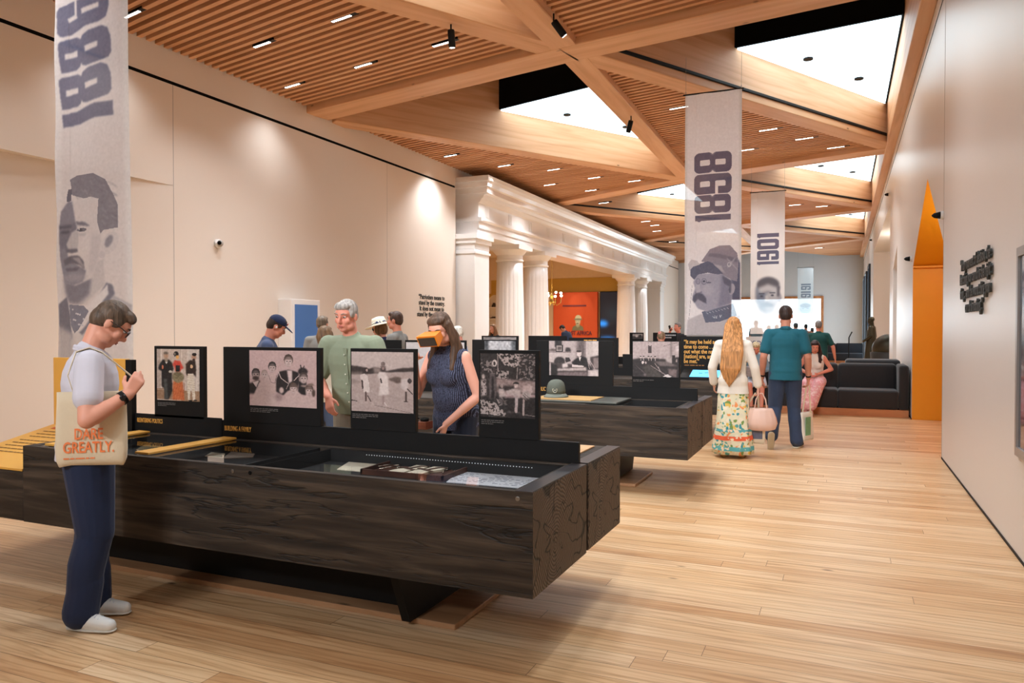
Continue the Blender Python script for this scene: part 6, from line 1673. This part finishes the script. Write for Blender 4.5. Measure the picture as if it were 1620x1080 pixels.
P1.trousers(M_navy, .028, .034); P1.shoes(plain('white_leather', rgb(226, 224, 220), .4, noise=.03), plain('white_rubber', rgb(214, 210, 202), .6))
bm = bmesh.new()
for q in (-1, 1):
    A, T_ = P1.ank[q], P1.toe[q]; d = V3((T_.x - A.x, T_.y - A.y, 0)).normalized(); n = V3((d.y, -d.x, 0))
    for j in range(5):
        c = V3((A.x, A.y, .098 - j * .007)) + d * (.035 + j * .02)
        tube(bm, [c - n * .022, c + V3((0, 0, .006)), c + n * .022 + d * .006], .0026, 5)
obj('shoelaces', bm, M_polo, P1.root)
W_, E_ = P1.wri[1], P1.elb[1]; dd = (W_ - E_).normalized()
bm = bmesh.new(); _, u, v = frame_of(dd); c0 = W_ - dd * .028
for a_, b_ in ((0, 1),):
    tube(bm, [c0 - dd * .011, c0 + dd * .011], [.0355, .035], 20)
wt = obj('watch_strap', bm, M_blackm, P1.root, smooth=True)
bm = bmesh.new(); p_ell(bm, c0 + V3((.034, -.0, .004)), (.006, .017, .017), None, 14); obj('watch_case', bm, plain('watch_face', rgb(20, 20, 24), .15), wt, smooth=True)
# tote bag hanging from his right shoulder (a thing of its own)
M_canvas = cloth('natural_canvas', (222, 206, 178), bump=.15, bscale=60)
tb = tag(empty('tote_bag', P1.root.location.copy(), P1.root.rotation_euler.z), 'cream canvas tote bag printed DARE GREATLY hanging from the shoulder of the man in white', 'tote bag')
def tote(parent, mat, c, w_, h, dpt, top_in=.03, rzl=0.0):
    """soft bag: pinched at the mouth, boxy at the foot; c = centre of the mouth"""
    bm = bmesh.new(); rows = []
    prof = [(0, .35, 1 - top_in), (.15, .45, 1 - top_in * .6), (.45, .7, 1), (.8, 1, 1.01), (.93, .95, .985), (1.0, .78, .93)]
    for t, dp, ww in prof:
        ring = []
        for a in range(28):
            th = 2 * PI * a / 28; cx_ = abs(math.cos(th)) ** .35 * (1 if math.cos(th) >= 0 else -1); sy = abs(math.sin(th)) ** .6 * (1 if math.sin(th) >= 0 else -1)
            x = w_ / 2 * ww * cx_ * (1 + .012 * math.sin(7 * th + t * 5)); y = dpt / 2 * dp * sy
            ring.append(bm.verts.new((x, y, -h * t + .006 * math.sin(3 * th) * t)))
        rows.append(ring)
    for j in range(len(rows) - 1):
        for a in range(28): bm.faces.new((rows[j][a], rows[j][(a + 1) % 28], rows[j + 1][(a + 1) % 28], rows[j + 1][a]))
    bm.faces.new(rows[0][::-1]); bm.faces.new(rows[-1])
    return obj('bag_body', bm, mat, parent, c, (0, 0, rzl), True)
bc = V3((.195, .02, 1.235)); ang = math.radians(90)
body_ = tote(tb, M_canvas, bc, .325, .37, .08, .02, math.radians(76))
for w_ in ((.0, -.052, 0),):
    t1 = text('lettering', 'DARE\nGREATLY.', .078, plain('orange_print', rgb(244, 132, 72), .6), body_, (-.005, -.0425, -.235), FACE_CAM, 'CENTER', sx=.68, bold=.016, ext=.0004, line=.86)
    lines_mesh(body_, -.12, -.328, .24, 1, plain('orange_print', rgb(244, 132, 72), .6), y=-.0415, h=.006, seed=9, name='lettering')
bm = bmesh.new()
sh = P1.sh[1]
strap(bm, [bc + V3((-.01, -.08, -.01)), sh + V3((.02, -.095, -.06)), sh + V3((-.04, -.06, .055)), sh + V3((-.05, .0, .075)), sh + V3((-.04, .06, .05)), V3((.16, .24, 1.27)), bc + V3((.05, .11, -.01))], (.013, .0, .004), .002)
obj('strap', bm, M_canvas, tb)

# ---- 2. grey-haired man in the sage shirt behind the near case
M_sage = cloth('sage_green', (136, 146, 124), noise=.04)
p = survey(548, 498, Y=4.98)
P2 = Person('grey-haired man in a sage green button shirt leaning over the near case', (p.x - .0, 4.98 + .14, 0), 192, 1.80, lean=13, head=(14, -8, -3), sk=(228, 152, 130), vox=.0065, girth=1.05,
            er=(.29, .08, 1.12), wr=(.10, .30, 1.00), el=(-.28, .12, 1.13), wl=(-.24, .26, .90))
P2.body(hands={1: dict(d=(-.25, .30, -.85), n=(-.2, -.6, -.3), curl=40)}, legs=True)
P2.face(brows=(150, 136, 124)); P2.hair((176, 170, 164), 'full')
P2.shirt(M_sage, .8, .88, .02, collar=M_sage, sl_g=.024); P2.trousers(cloth('stone', (150, 140, 124)), .01, .02); P2.shoes(plain('brown_leather', rgb(92, 64, 46), .5))
bm = bmesh.new()
for j in range(6):
    c = P2.up(0.002, .148 + .012 * math.sin(j * .7), 1.36 - j * .075); p_ell(bm, c, (.006, .003, .006), P2.T, 10)
obj('buttons', bm, plain('shirt_buttons', rgb(214, 216, 200), .4), P2.root)
bm = bmesh.new(); strap(bm, [P2.up(.0, .128, 1.41), P2.up(0, .137, 1.30), P2.up(0, .142, 1.15), P2.up(0, .142, 1.0), P2.up(0, .13, .9)], P2.T @ V3((.014, 0, 0)), .0025)
obj('placket', bm, M_sage, P2.root)

# ---- 3. woman in the striped top holding the orange viewer
M_stripe = striped('navy_striped_cloth', rgb(26, 28, 48), rgb(92, 98, 124), 190)
p = survey(692, 512, Y=4.92)
P3 = Person('woman with long brown hair in a sleeveless navy striped top holding an orange viewer', (p.x + .10, 5.02, 0), 168, 1.70, lean=12, head=(30, 8, 4), sk=(230, 168, 146), vox=.0065, female=True, girth=1.12,
            er=(.26, .16, 1.09), wr=(.12, .33, 1.36), el=(-.25, .04, 1.10), wl=(-.12, .26, .90))
P3.body(hands={1: dict(d=(-.4, .5, .5), n=(-.5, .2, -.5), curl=50, thumb=.5), -1: dict(d=(.1, .35, -.9), n=(.8, .2, 0), curl=35)})
P3.face(); P3.hair((92, 68, 52), 'long')
P3.shirt(M_stripe, 0, .86, .020, name='sleeveless_top', flare=.01); P3.trousers(cloth('dark_denim', (44, 50, 66)), .01, .02); P3.shoes(M_blackm)
Hh = P3.H
vw = tag(empty('handheld_viewer', P3.root.location.copy(), P3.root.rotation_euler.z), 'orange handheld stereo viewer held up by the woman in the striped top', 'viewer')
bm = bmesh.new()
pts = [(-.070, .10, .034), (.070, .10, .034), (.085, .20, .048), (-.085, .20, .048)]; pl = [(-.070, .10, -.022), (.070, .10, -.022), (.085, .20, -.040), (-.085, .20, -.040)]
A4 = [bm.verts.new(Hh(*q)) for q in pts]; B4 = [bm.verts.new(Hh(*q)) for q in pl]
bm.faces.new(A4); bm.faces.new(B4[::-1])
for i in range(4): bm.faces.new((A4[i], A4[(i + 1) % 4], B4[(i + 1) % 4], B4[i]))
obj('housing', bm, plain('orange_plastic', rgb(236, 134, 30), .35), vw)
bm = bmesh.new(); prism(bm, [Hh(*q) for q in ((-.074, .202, .037), (.074, .202, .037), (.074, .202, -.030), (-.074, .202, -.030))], P3.hd @ V3((0, .004, 0))); obj('front_window', bm, plain('viewer_window', rgb(52, 48, 46), .3), vw)

# ---- helper for the people farther back
def simple(label, px, D, rz, H, top, tcol, bottom, bcol, hair, hstyle, sk=(212, 150, 126), female=False, sleeves=.7, vox=.014, shoes=(50, 44, 40), group=None, girth=1.0, **kw):
    hem = kw.pop('hem', .88); fl_ = kw.pop('flare', 0.0)
    P = Person(label, pos(px, D), rz, H, sk=sk, vox=vox, female=female, girth=girth, group=group, **kw)
    P.body(); P.face(brows=tuple(int(v * .7) for v in hair))
    if hstyle: P.hair(hair, hstyle)
    P.shirt(cloth(top, tcol), sleeves, hem, .018, name='top', flare=fl_)
    P.trousers(cloth(bottom, bcol), .012, .02)
    P.shoes(plain('shoe_%d_%d' % shoes[:2], rgb(*shoes), .5))
    return P
P4 = simple('man in a navy baseball cap and blue T-shirt with a white earbud, head bowed', 414, 8.1, -50, 1.72, 'slate_blue', (74, 86, 116), 'dark_denim', (44, 50, 66), (60, 46, 38), 'short', vox=.010, lean=8, head=(30, 6, 0), sk=(214, 140, 116))
bm = bmesh.new()
p_ell(bm, P4.H(0, -.008, .052), (.086 * P4.k, .102 * P4.k, .078 * P4.k), P4.hd)
cp = fuse('cap_crown', bm, cloth('cap_navy', (34, 44, 74)), P4.root, .007, 1, cut=[(P4.H(0, 0, .036), P4.hd @ V3((0, 0, -1)))])
bm = bmesh.new(); p_ell(bm, P4.H(0, .115, .040), (.066, .075, .008), P4.hd @ RX(-14)); obj('cap_peak', bm, cloth('cap_peak', (56, 74, 112)), P4.root, smooth=True)
bm = bmesh.new(); p_ell(bm, P4.H(0, .094, .075), (.018, .006, .015), P4.hd, 10); obj('cap_badge', bm, plain('red_badge', rgb(190, 60, 60), .6), cp, smooth=True)
bm = bmesh.new(); p_ell(bm, P4.H(.084, .0, -.012), (.008, .009, .012), P4.hd, 10); obj('earbud', bm, M_white, P4.root, smooth=True)
simple('person with short brown hair turned away, left of the grey-haired man', 509, 10.8, 15, 1.74, 'grey_tee', (130, 128, 124), 'khaki', (150, 132, 104), (112, 96, 80), 'full', vox=.012)
simple('person with curly brown bobbed hair just behind the family portrait panel', 513, 7.95, 20, 1.585, 'cream_top', (206, 196, 180), 'denim', (70, 84, 110), (122, 94, 68), 'bob', vox=.012, female=True)
P7 = simple('woman in a wide cream straw hat and sunglasses with a navy top', 606, 10.6, 102, 1.68, 'navy_top', (40, 46, 80), 'white_linen', (206, 200, 190), (120, 90, 62), 'bob', vox=.012, female=True, head=(14, 0, 0), sleeves=.8)
bm = bmesh.new(); lathe(bm, [(.105, .0), (.205, -.022), (.21, -.016), (.105, .012), (.10, .06), (.085, .10), (.03, .112), (.002, .113)], 36)
ht = obj('straw_hat', bm, plain('cream_straw', rgb(236, 226, 204), .8, bump=.3, bscale=200), P7.root, P7.H(0, -.005, .055), (math.radians(-14), 0, 0), True)
bm = bmesh.new(); lathe(bm, [(.104, .014), (.107, .016), (.103, .045), (.099, .045)], 30); obj('hat_band', bm, patterned('blue_band', rgb(230, 224, 206), [rgb(40, 50, 90), rgb(60, 70, 110), rgb(30, 38, 70)], 50), ht, smooth=True)
bm = bmesh.new()
for q in (-1, 1): p_ell(bm, P7.H(q * .032, .095, .006), (.028, .006, .02), P7.hd, 12)
obj('sunglasses', bm, M_blackm, P7.root, smooth=True)
simple('dark-haired man in a grey shirt behind the woman in the straw hat', 628, 10.2, 98, 1.79, 'mid_grey', (118, 116, 112), 'dark_denim', (44, 50, 66), (72, 52, 42), 'full', vox=.012, sk=(206, 132, 108))
simple('older person with white hair and a light blue shirt, right of the woman in stripes', 727, 11.3, 100, 1.60, 'light_blue', (112, 142, 196), 'stone', (150, 140, 124), (226, 218, 206), 'full', vox=.012, sleeves=.8, sk=(214, 144, 124), girth=1.1, head=(10, 0, 0))
simple('woman with light brown hair and a dark top standing by the arched niche', 781, 19.8, 160, 1.68, 'black_top', (34, 30, 32), 'black', (30, 28, 30), (134, 96, 66), 'long', vox=.018, female=True)
P11 = simple('dark-haired man in a dark blue shirt bending forward before the orange-red wall', 905, 27.0, 75, 1.84, 'dark_blue', (36, 46, 66), 'navy', (32, 36, 48), (30, 26, 26), 'short', vox=.018, lean=32, head=(46, 0, 0), sk=(170, 112, 88))
P12 = simple('man in a black shirt holding a phone to his ear at the far left wall', 1073, 19.0, 150, 1.72, 'black_top', (34, 30, 32), 'black', (30, 28, 30), (110, 100, 96), 'short', vox=.016, er=(.27, .12, 1.18), wr=(.13, .16, 1.52), sk=(206, 130, 110))
bm = bevel(bx(-.035, .035, -.005, .005, -.07, .07), .004, 1)
tag(obj('phone', bm, M_blackm, None, P12.root.matrix_basis @ (P12.wri[1] + V3((-.02, .03, .09))), (0, .3, math.radians(150))), 'dark phone held to the ear of the man in black', 'phone')
P13 = simple('person with fair hair pinned up by a pink flower clip, seen over the panels', 1046, 13.6, 10, 1.52, 'rose_top', (170, 140, 140), 'denim', (70, 84, 110), (140, 118, 92), 'short', vox=.014, female=True, head=(20, 0, 0))
bm = bmesh.new()
for j in range(6): p_ell(bm, P13.H(-.03 + .02 * math.cos(j), -.10, .06 + .02 * math.sin(j)), (.014, .008, .014), P13.hd, 8)
obj('hair_clip', bm, plain('pink_clip', rgb(226, 150, 140), .5), P13.root, smooth=True)
P14 = simple('grey-haired man in a dark green polo shirt walking away past the sofas', 1295, 18.0, 0, 1.76, 'dark_green', (22, 62, 58), 'charcoal', (52, 56, 60), (120, 112, 108), 'short', vox=.014, girth=1.15, sk=(206, 128, 106), er=(.32, -.02, 1.12), wr=(.36, .03, .87))
bm = bmesh.new(); tube(bm, [P14.up(.19 * math.cos(t), .145 * math.sin(t) - .01, .885) for t in [j * PI / 10 for j in range(21)]], .012, 6); obj('belt', bm, plain('tan_belt', rgb(120, 76, 48), .5), P14.root)

# ---- visitors against the far window
for (px_, D, H_, c, lab) in ((1196, 33, 1.93, (90, 120, 140), 'tallest backlit visitor at the left of the bright far window'), (1216, 31, 1.70, (120, 150, 170), 'second backlit visitor from the left before the far window'), (1229, 32, 1.74, (130, 156, 174), 'third backlit visitor from the left before the far window'),
                             (1259, 26, 1.78, (150, 130, 128), 'dark-haired backlit visitor just right of the man in teal'), (1275, 33, 1.78, (150, 180, 196), 'pale blue backlit visitor before the far window, left of the man in dark green'), (1285, 31, 1.62, (150, 170, 190), 'shortest backlit visitor touching the shoulder of the man in dark green')):
    simple(lab, px_, D, 10, H_, 'backlit_%d' % c[0], c, 'grey_blue', (80, 90, 104), (50, 62, 70), 'short', vox=.024)

# ---- bronze statue
def bronze_statue():
    x, y, _ = survey(1378, 577, Y=28.5)
    S_ = Person('bronze statue of a standing man in a long coat facing left behind the sofas', (x, y, .12), 75, 1.86, vox=.016, name='statue', lean=-2, el=(-.27, -.06, 1.14), wl=(-.17, .14, 1.0), er=(.27, -.04, 1.12), wr=(.22, .12, .92))
    bm = bmesh.new(); S_.head(bm); S_.torso(bm, .01)
    for q in (-1, 1):
        S_.arm(bm, q, .016, 2.0, .012); hand_prims(bm, S_.wri[q], (S_.wri[q] - S_.elb[q]), V3((-q, .2, 0)), q, 30); S_.leg(bm, q, .004)
        p_cap(bm, S_.ank[q] - V3((0, .02, .03)), S_.toe[q], .05, .04)
    p_ell(bm, S_.H(0, -.01, .035), (.084, .1, .09), S_.hd); p_cap(bm, S_.H(-.03, .1, -.045), S_.H(.03, .1, -.045), .012, .012)
    fuse('figure', bm, M_bronze, S_.root, .014, 2)
    bm = bmesh.new(); s_ = lambda a, z: 1 + .05 * math.sin(6 * a) * (1.3 - z)
    lathe(bm, [(.29, .22), (.28, .3), (.25, .7), (.21, 1.0), (.19, 1.2), (.18, 1.38), (.12, 1.46)], 40, (0, 0), s_); bmesh.ops.scale(bm, vec=(1, .78, 1), verts=bm.verts)
    obj('long_coat', bm, M_bronze, S_.root, smooth=True)
    obj('plinth', bx(-.32, .32, -.30, .34, -.12, .0), plain('dark_stone', rgb(60, 58, 54), .6), S_.root)
bronze_statue()

# ---- walking couple
M_skirt = patterned('printed_skirt', rgb(226, 220, 190), [rgb(90, 160, 150), rgb(226, 190, 90), rgb(120, 150, 80), rgb(236, 228, 204), rgb(236, 150, 90), rgb(222, 216, 190), rgb(60, 150, 160)], 24)
P20 = Person('woman with very long blonde hair, cream jacket and printed long skirt walking away', pos(1160, 9.2), 4, 1.70, vox=.009, female=True, lean=0, sk=(224, 170, 148),
             el=(-.25, -.02, 1.12), wl=(-.24, .1, .90), er=(.26, -.04, 1.12), wr=(.30, .02, .88), head=(4, 0, 0))
P20.body(hands={1: dict(d=(0, .1, -1), n=(-1, 0, 0), curl=60)})
P20.face(); P20.hair((196, 138, 84), 'longback')
P20.shirt(cloth('cream_linen', (234, 226, 214), bump=.4, bscale=14), 1.85, .80, .020, name='jacket', flare=.02, sl_g=.018)
bm = bmesh.new()
fold = lambda a, z: 1 + (.055 * math.sin(9 * a + z * 3) + .03 * math.sin(5 * a)) * min(1, max(0, (.95 - z) * 1.4))
lathe(bm, [(.235, .05), (.232, .12), (.205, .35), (.19, .55), (.18, .75), (.16, .92), (.14, 1.0)], 72, (0, .01), fold); bmesh.ops.scale(bm, vec=(1, .82, 1), verts=bm.verts)
for f in bm.faces: f.smooth = True
skt = obj('long_skirt', bm, M_skirt, P20.root, smooth=True)
for z_, hh, c in ((.245, .05, (232, 100, 62)), (.335, .03, (90, 170, 176)), (.12, .05, (96, 176, 178))):
    bm = bmesh.new()
    r_at = lambda z: np.interp(z, [.05, .12, .35, .55, .78], [.235, .232, .205, .19, .18]) + .003
    lathe(bm, [(r_at(z_ - hh / 2), z_ - hh / 2), (r_at(z_ + hh / 2), z_ + hh / 2)], 72, (0, .01), fold)
    for f in list(bm.faces):
        if len(f.verts) > 4: bm.faces.remove(f)
    bmesh.ops.scale(bm, vec=(1, .82, 1), verts=bm.verts)
    obj('hem_band', bm, patterned('band_%d' % c[0], rgb(*c), [rgb(240, 220, 190), rgb(*c), rgb(*c)], 26), skt, smooth=True)
P20.shoes(plain('gold_sandal', rgb(176, 140, 84), .4, metal=.3))
hb = tag(empty('handbag', P20.root.location.copy(), P20.root.rotation_euler.z), 'blush pink leather handbag carried by the blonde woman', 'handbag')
M_blush = plain('blush_leather', rgb(220, 184, 168), .42, noise=.04, bump=.2, bscale=12)
hc_ = P20.wri[1] + V3((.03, .0, -.10))
bm = bmesh.new(); gz = lambda a, z: 1 + .03 * math.sin(14 * a)
lathe(bm, [(.10, -.42), (.165, -.40), (.19, -.33), (.175, -.26), (.145, -.18), (.13, -.15)], 48, (0, 0), gz); bmesh.ops.scale(bm, vec=(1, .5, 1), verts=bm.verts)
obj('bag_body', bm, M_blush, hb, hc_, smooth=True)
bm = bmesh.new()
for y_ in (-.04, .04):
    tube(bm, [hc_ + V3(q) for q in ((-.07, y_, -.16), (-.055, y_, -.05), (-.02, y_ * .4, .025), (.02, y_ * .4, .025), (.055, y_, -.05), (.07, y_, -.16))], .007, 6)
obj('handle', bm, M_blush, hb)
t2 = tag(empty('tote_bag', P20.root.location.copy(), P20.root.rotation_euler.z), 'cream paper-like bag with a blue printed picture carried behind the blush handbag', 'tote bag')
b2_ = tote(t2, cloth('pale_canvas', (226, 214, 190)), P20.wri[1] + V3((-.09, .10, -.27)), .34, .42, .10)
obj('printed_picture', bx(-.11, .14, -.056, -.052, -.36, -.22), plain('blue_grey_print', rgb(96, 100, 120), .6, noise=.4, nscale=30), b2_)
bm = bmesh.new(); strap(bm, [P20.wri[1] + V3((-.16, .09, -.28)), P20.wri[1] + V3((-.03, .05, -.07)), P20.wri[1] + V3((0, .04, -.07)), P20.wri[1] + V3((.0, .09, -.28))], (.012, 0, 0), .002); obj('strap', bm, M_canvas, t2)

P21 = Person('tall dark-haired man in a teal shirt and jeans walking away along the hall', pos(1243, 9.95), 3, 1.86, vox=.009, girth=1.04, sk=(204, 140, 116), head=(6, 0, 0),
             el=(-.255, -.05, 1.12), wl=(-.275, .03, .86), er=(.255, -.04, 1.12), wr=(.265, .06, .86), kl=(-.12, .0, .48), al=(-.155, -.21, .17), kr=(.10, .06, .50), ar=(.135, .02, .09), tr=(.19, .20, .05))
P21.body(hands={-1: dict(d=(0, .2, -1), curl=40), 1: dict(d=(-.05, .2, -1), curl=62)}); P21.face(); P21.hair((56, 42, 38), 'short')
P21.shirt(cloth('teal', (34, 96, 112)), .68, .84, .018, sl_g=.018, flare=.006, collar=cloth('teal', (34, 96, 112))); P21.trousers(cloth('blue_jeans', (54, 66, 90), noise=.2), .016, .028)
P21.shoes(plain('dark_trainer', rgb(44, 44, 50), .6), plain('trainer_sole', rgb(210, 200, 176), .6), tilt={-1: (-.05, .35, -.93)})
for q, nm in ((-1, 'bracelet'), (1, 'watch')):
    dd = (P21.wri[q] - P21.elb[q]).normalized(); c0 = P21.wri[q] - dd * .03; bm = bmesh.new(); tube(bm, [c0 - dd * .01, c0 + dd * .01], .034, 16); obj(nm, bm, M_blackm, P21.root, smooth=True)
t3 = tag(empty('tote_bag', P21.root.location.copy(), P21.root.rotation_euler.z), 'white tote bag with a green print hanging from the hand of the man in teal', 'tote bag')
W_ = P21.wri[1] + V3((0, .02, -.09))
b3_ = tote(t3, cloth('white_canvas', (226, 220, 208)), W_ + V3((-.02, .05, -.36)), .30, .37, .09, rzl=math.radians(62))
obj('green_print', bx(-.11, .02, -.050, -.046, -.30, -.06), plain('green_print', rgb(110, 160, 120), .6, noise=.2, nscale=30), b3_)
bm = bmesh.new()
for y_ in (-.03, .03): strap(bm, [W_ + V3((-.07, y_ + .03, -.37)), W_ + V3((-.02, y_ * .4, 0)), W_ + V3((.01, y_ * .4, 0)), W_ + V3((.03, y_ + .08, -.37))], (.008, .004, 0), .002)
obj('strap', bm, M_canvas, t3)

# ---- seated visitors on the near sofa (facing the camera)
def seated(label, x, rz, H, female, hair, hst, topc, sleeves, head, **kw):
    P = Person(label, (x, 15.12, 0), rz, H, vox=.011, female=female, head=head, pz=.61, lean=kw.pop('lean', 10), sk=kw.pop('sk', (222, 160, 138)), **kw)
    P.body(); P.face(); P.hair(hair, hst); P.shirt(cloth('seat_%d_%d' % topc[:2], topc, noise=.12), sleeves, .92, .018, name='top')
    return P
P30 = seated('seated blonde woman in a denim jacket and pale skirt on the near sofa', survey(1190, 560, Y=14.6).x, 188, 1.62, True, (214, 192, 150), 'bob', (128, 160, 182), 1.8, (36, 0, 0), sk=(224, 150, 130), lean=18,
             el=(-.26, .06, .86), wl=(-.06, .26, .82), er=(.26, .06, .86), wr=(.06, .26, .80), kl=(-.12, .46, .57), kr=(.12, .46, .57), al=(-.10, .52, .10), ar=(.08, .40, .10))
bm = bmesh.new()
for q in (-1, 1): p_cap(bm, P30.hip[q] + V3((0, .03, 0)), P30.kne[q] - V3((0, .06, 0)), .115, .088)
fuse('skirt', bm, cloth('pale_blue_skirt', (196, 206, 222)), P30.root, .012, 3); P30.shoes(plain('tan_sandal', rgb(110, 76, 56), .5))
tag(obj('camera_bag', bevel(bx(-.14, .14, -.07, .07, 0, .2), .03, 3), plain('grey_floral_bag', rgb(150, 146, 148), .7, noise=.5, nscale=40), None, (P30.root.location.x, 14.78, .665)), 'small grey bag on the lap of the seated woman in denim', 'bag')
P31 = seated('seated dark-haired woman in a white top and pink wrap skirt on the near sofa', survey(1288, 560, Y=14.6).x, 176, 1.66, True, (52, 30, 30), 'long', (230, 226, 220), 0, (26, 10, 0), sk=(226, 150, 128), lean=14,
             el=(-.30, .02, .86), wl=(-.08, .22, .78), er=(.30, .02, .86), wr=(.08, .22, .78), kl=(-.11, .44, .58), kr=(.11, .46, .58), al=(.02, .52, .10), ar=(.12, .50, .10))
bm = bmesh.new()
for q in (-1, 1):
    p_cap(bm, P31.hip[q] + V3((0, .03, 0)), P31.kne[q], .12, .10); p_cap(bm, P31.kne[q], P31.ank[q] + V3((0, -.0, .10)), .10, .11)
fuse('skirt', bm, patterned('pink_print', rgb(228, 168, 172), [rgb(236, 200, 200), rgb(224, 150, 158), rgb(236, 206, 206)], 30), P31.root, .012, 2); P31.shoes(plain('pink_sandal', rgb(214, 160, 150), .5))
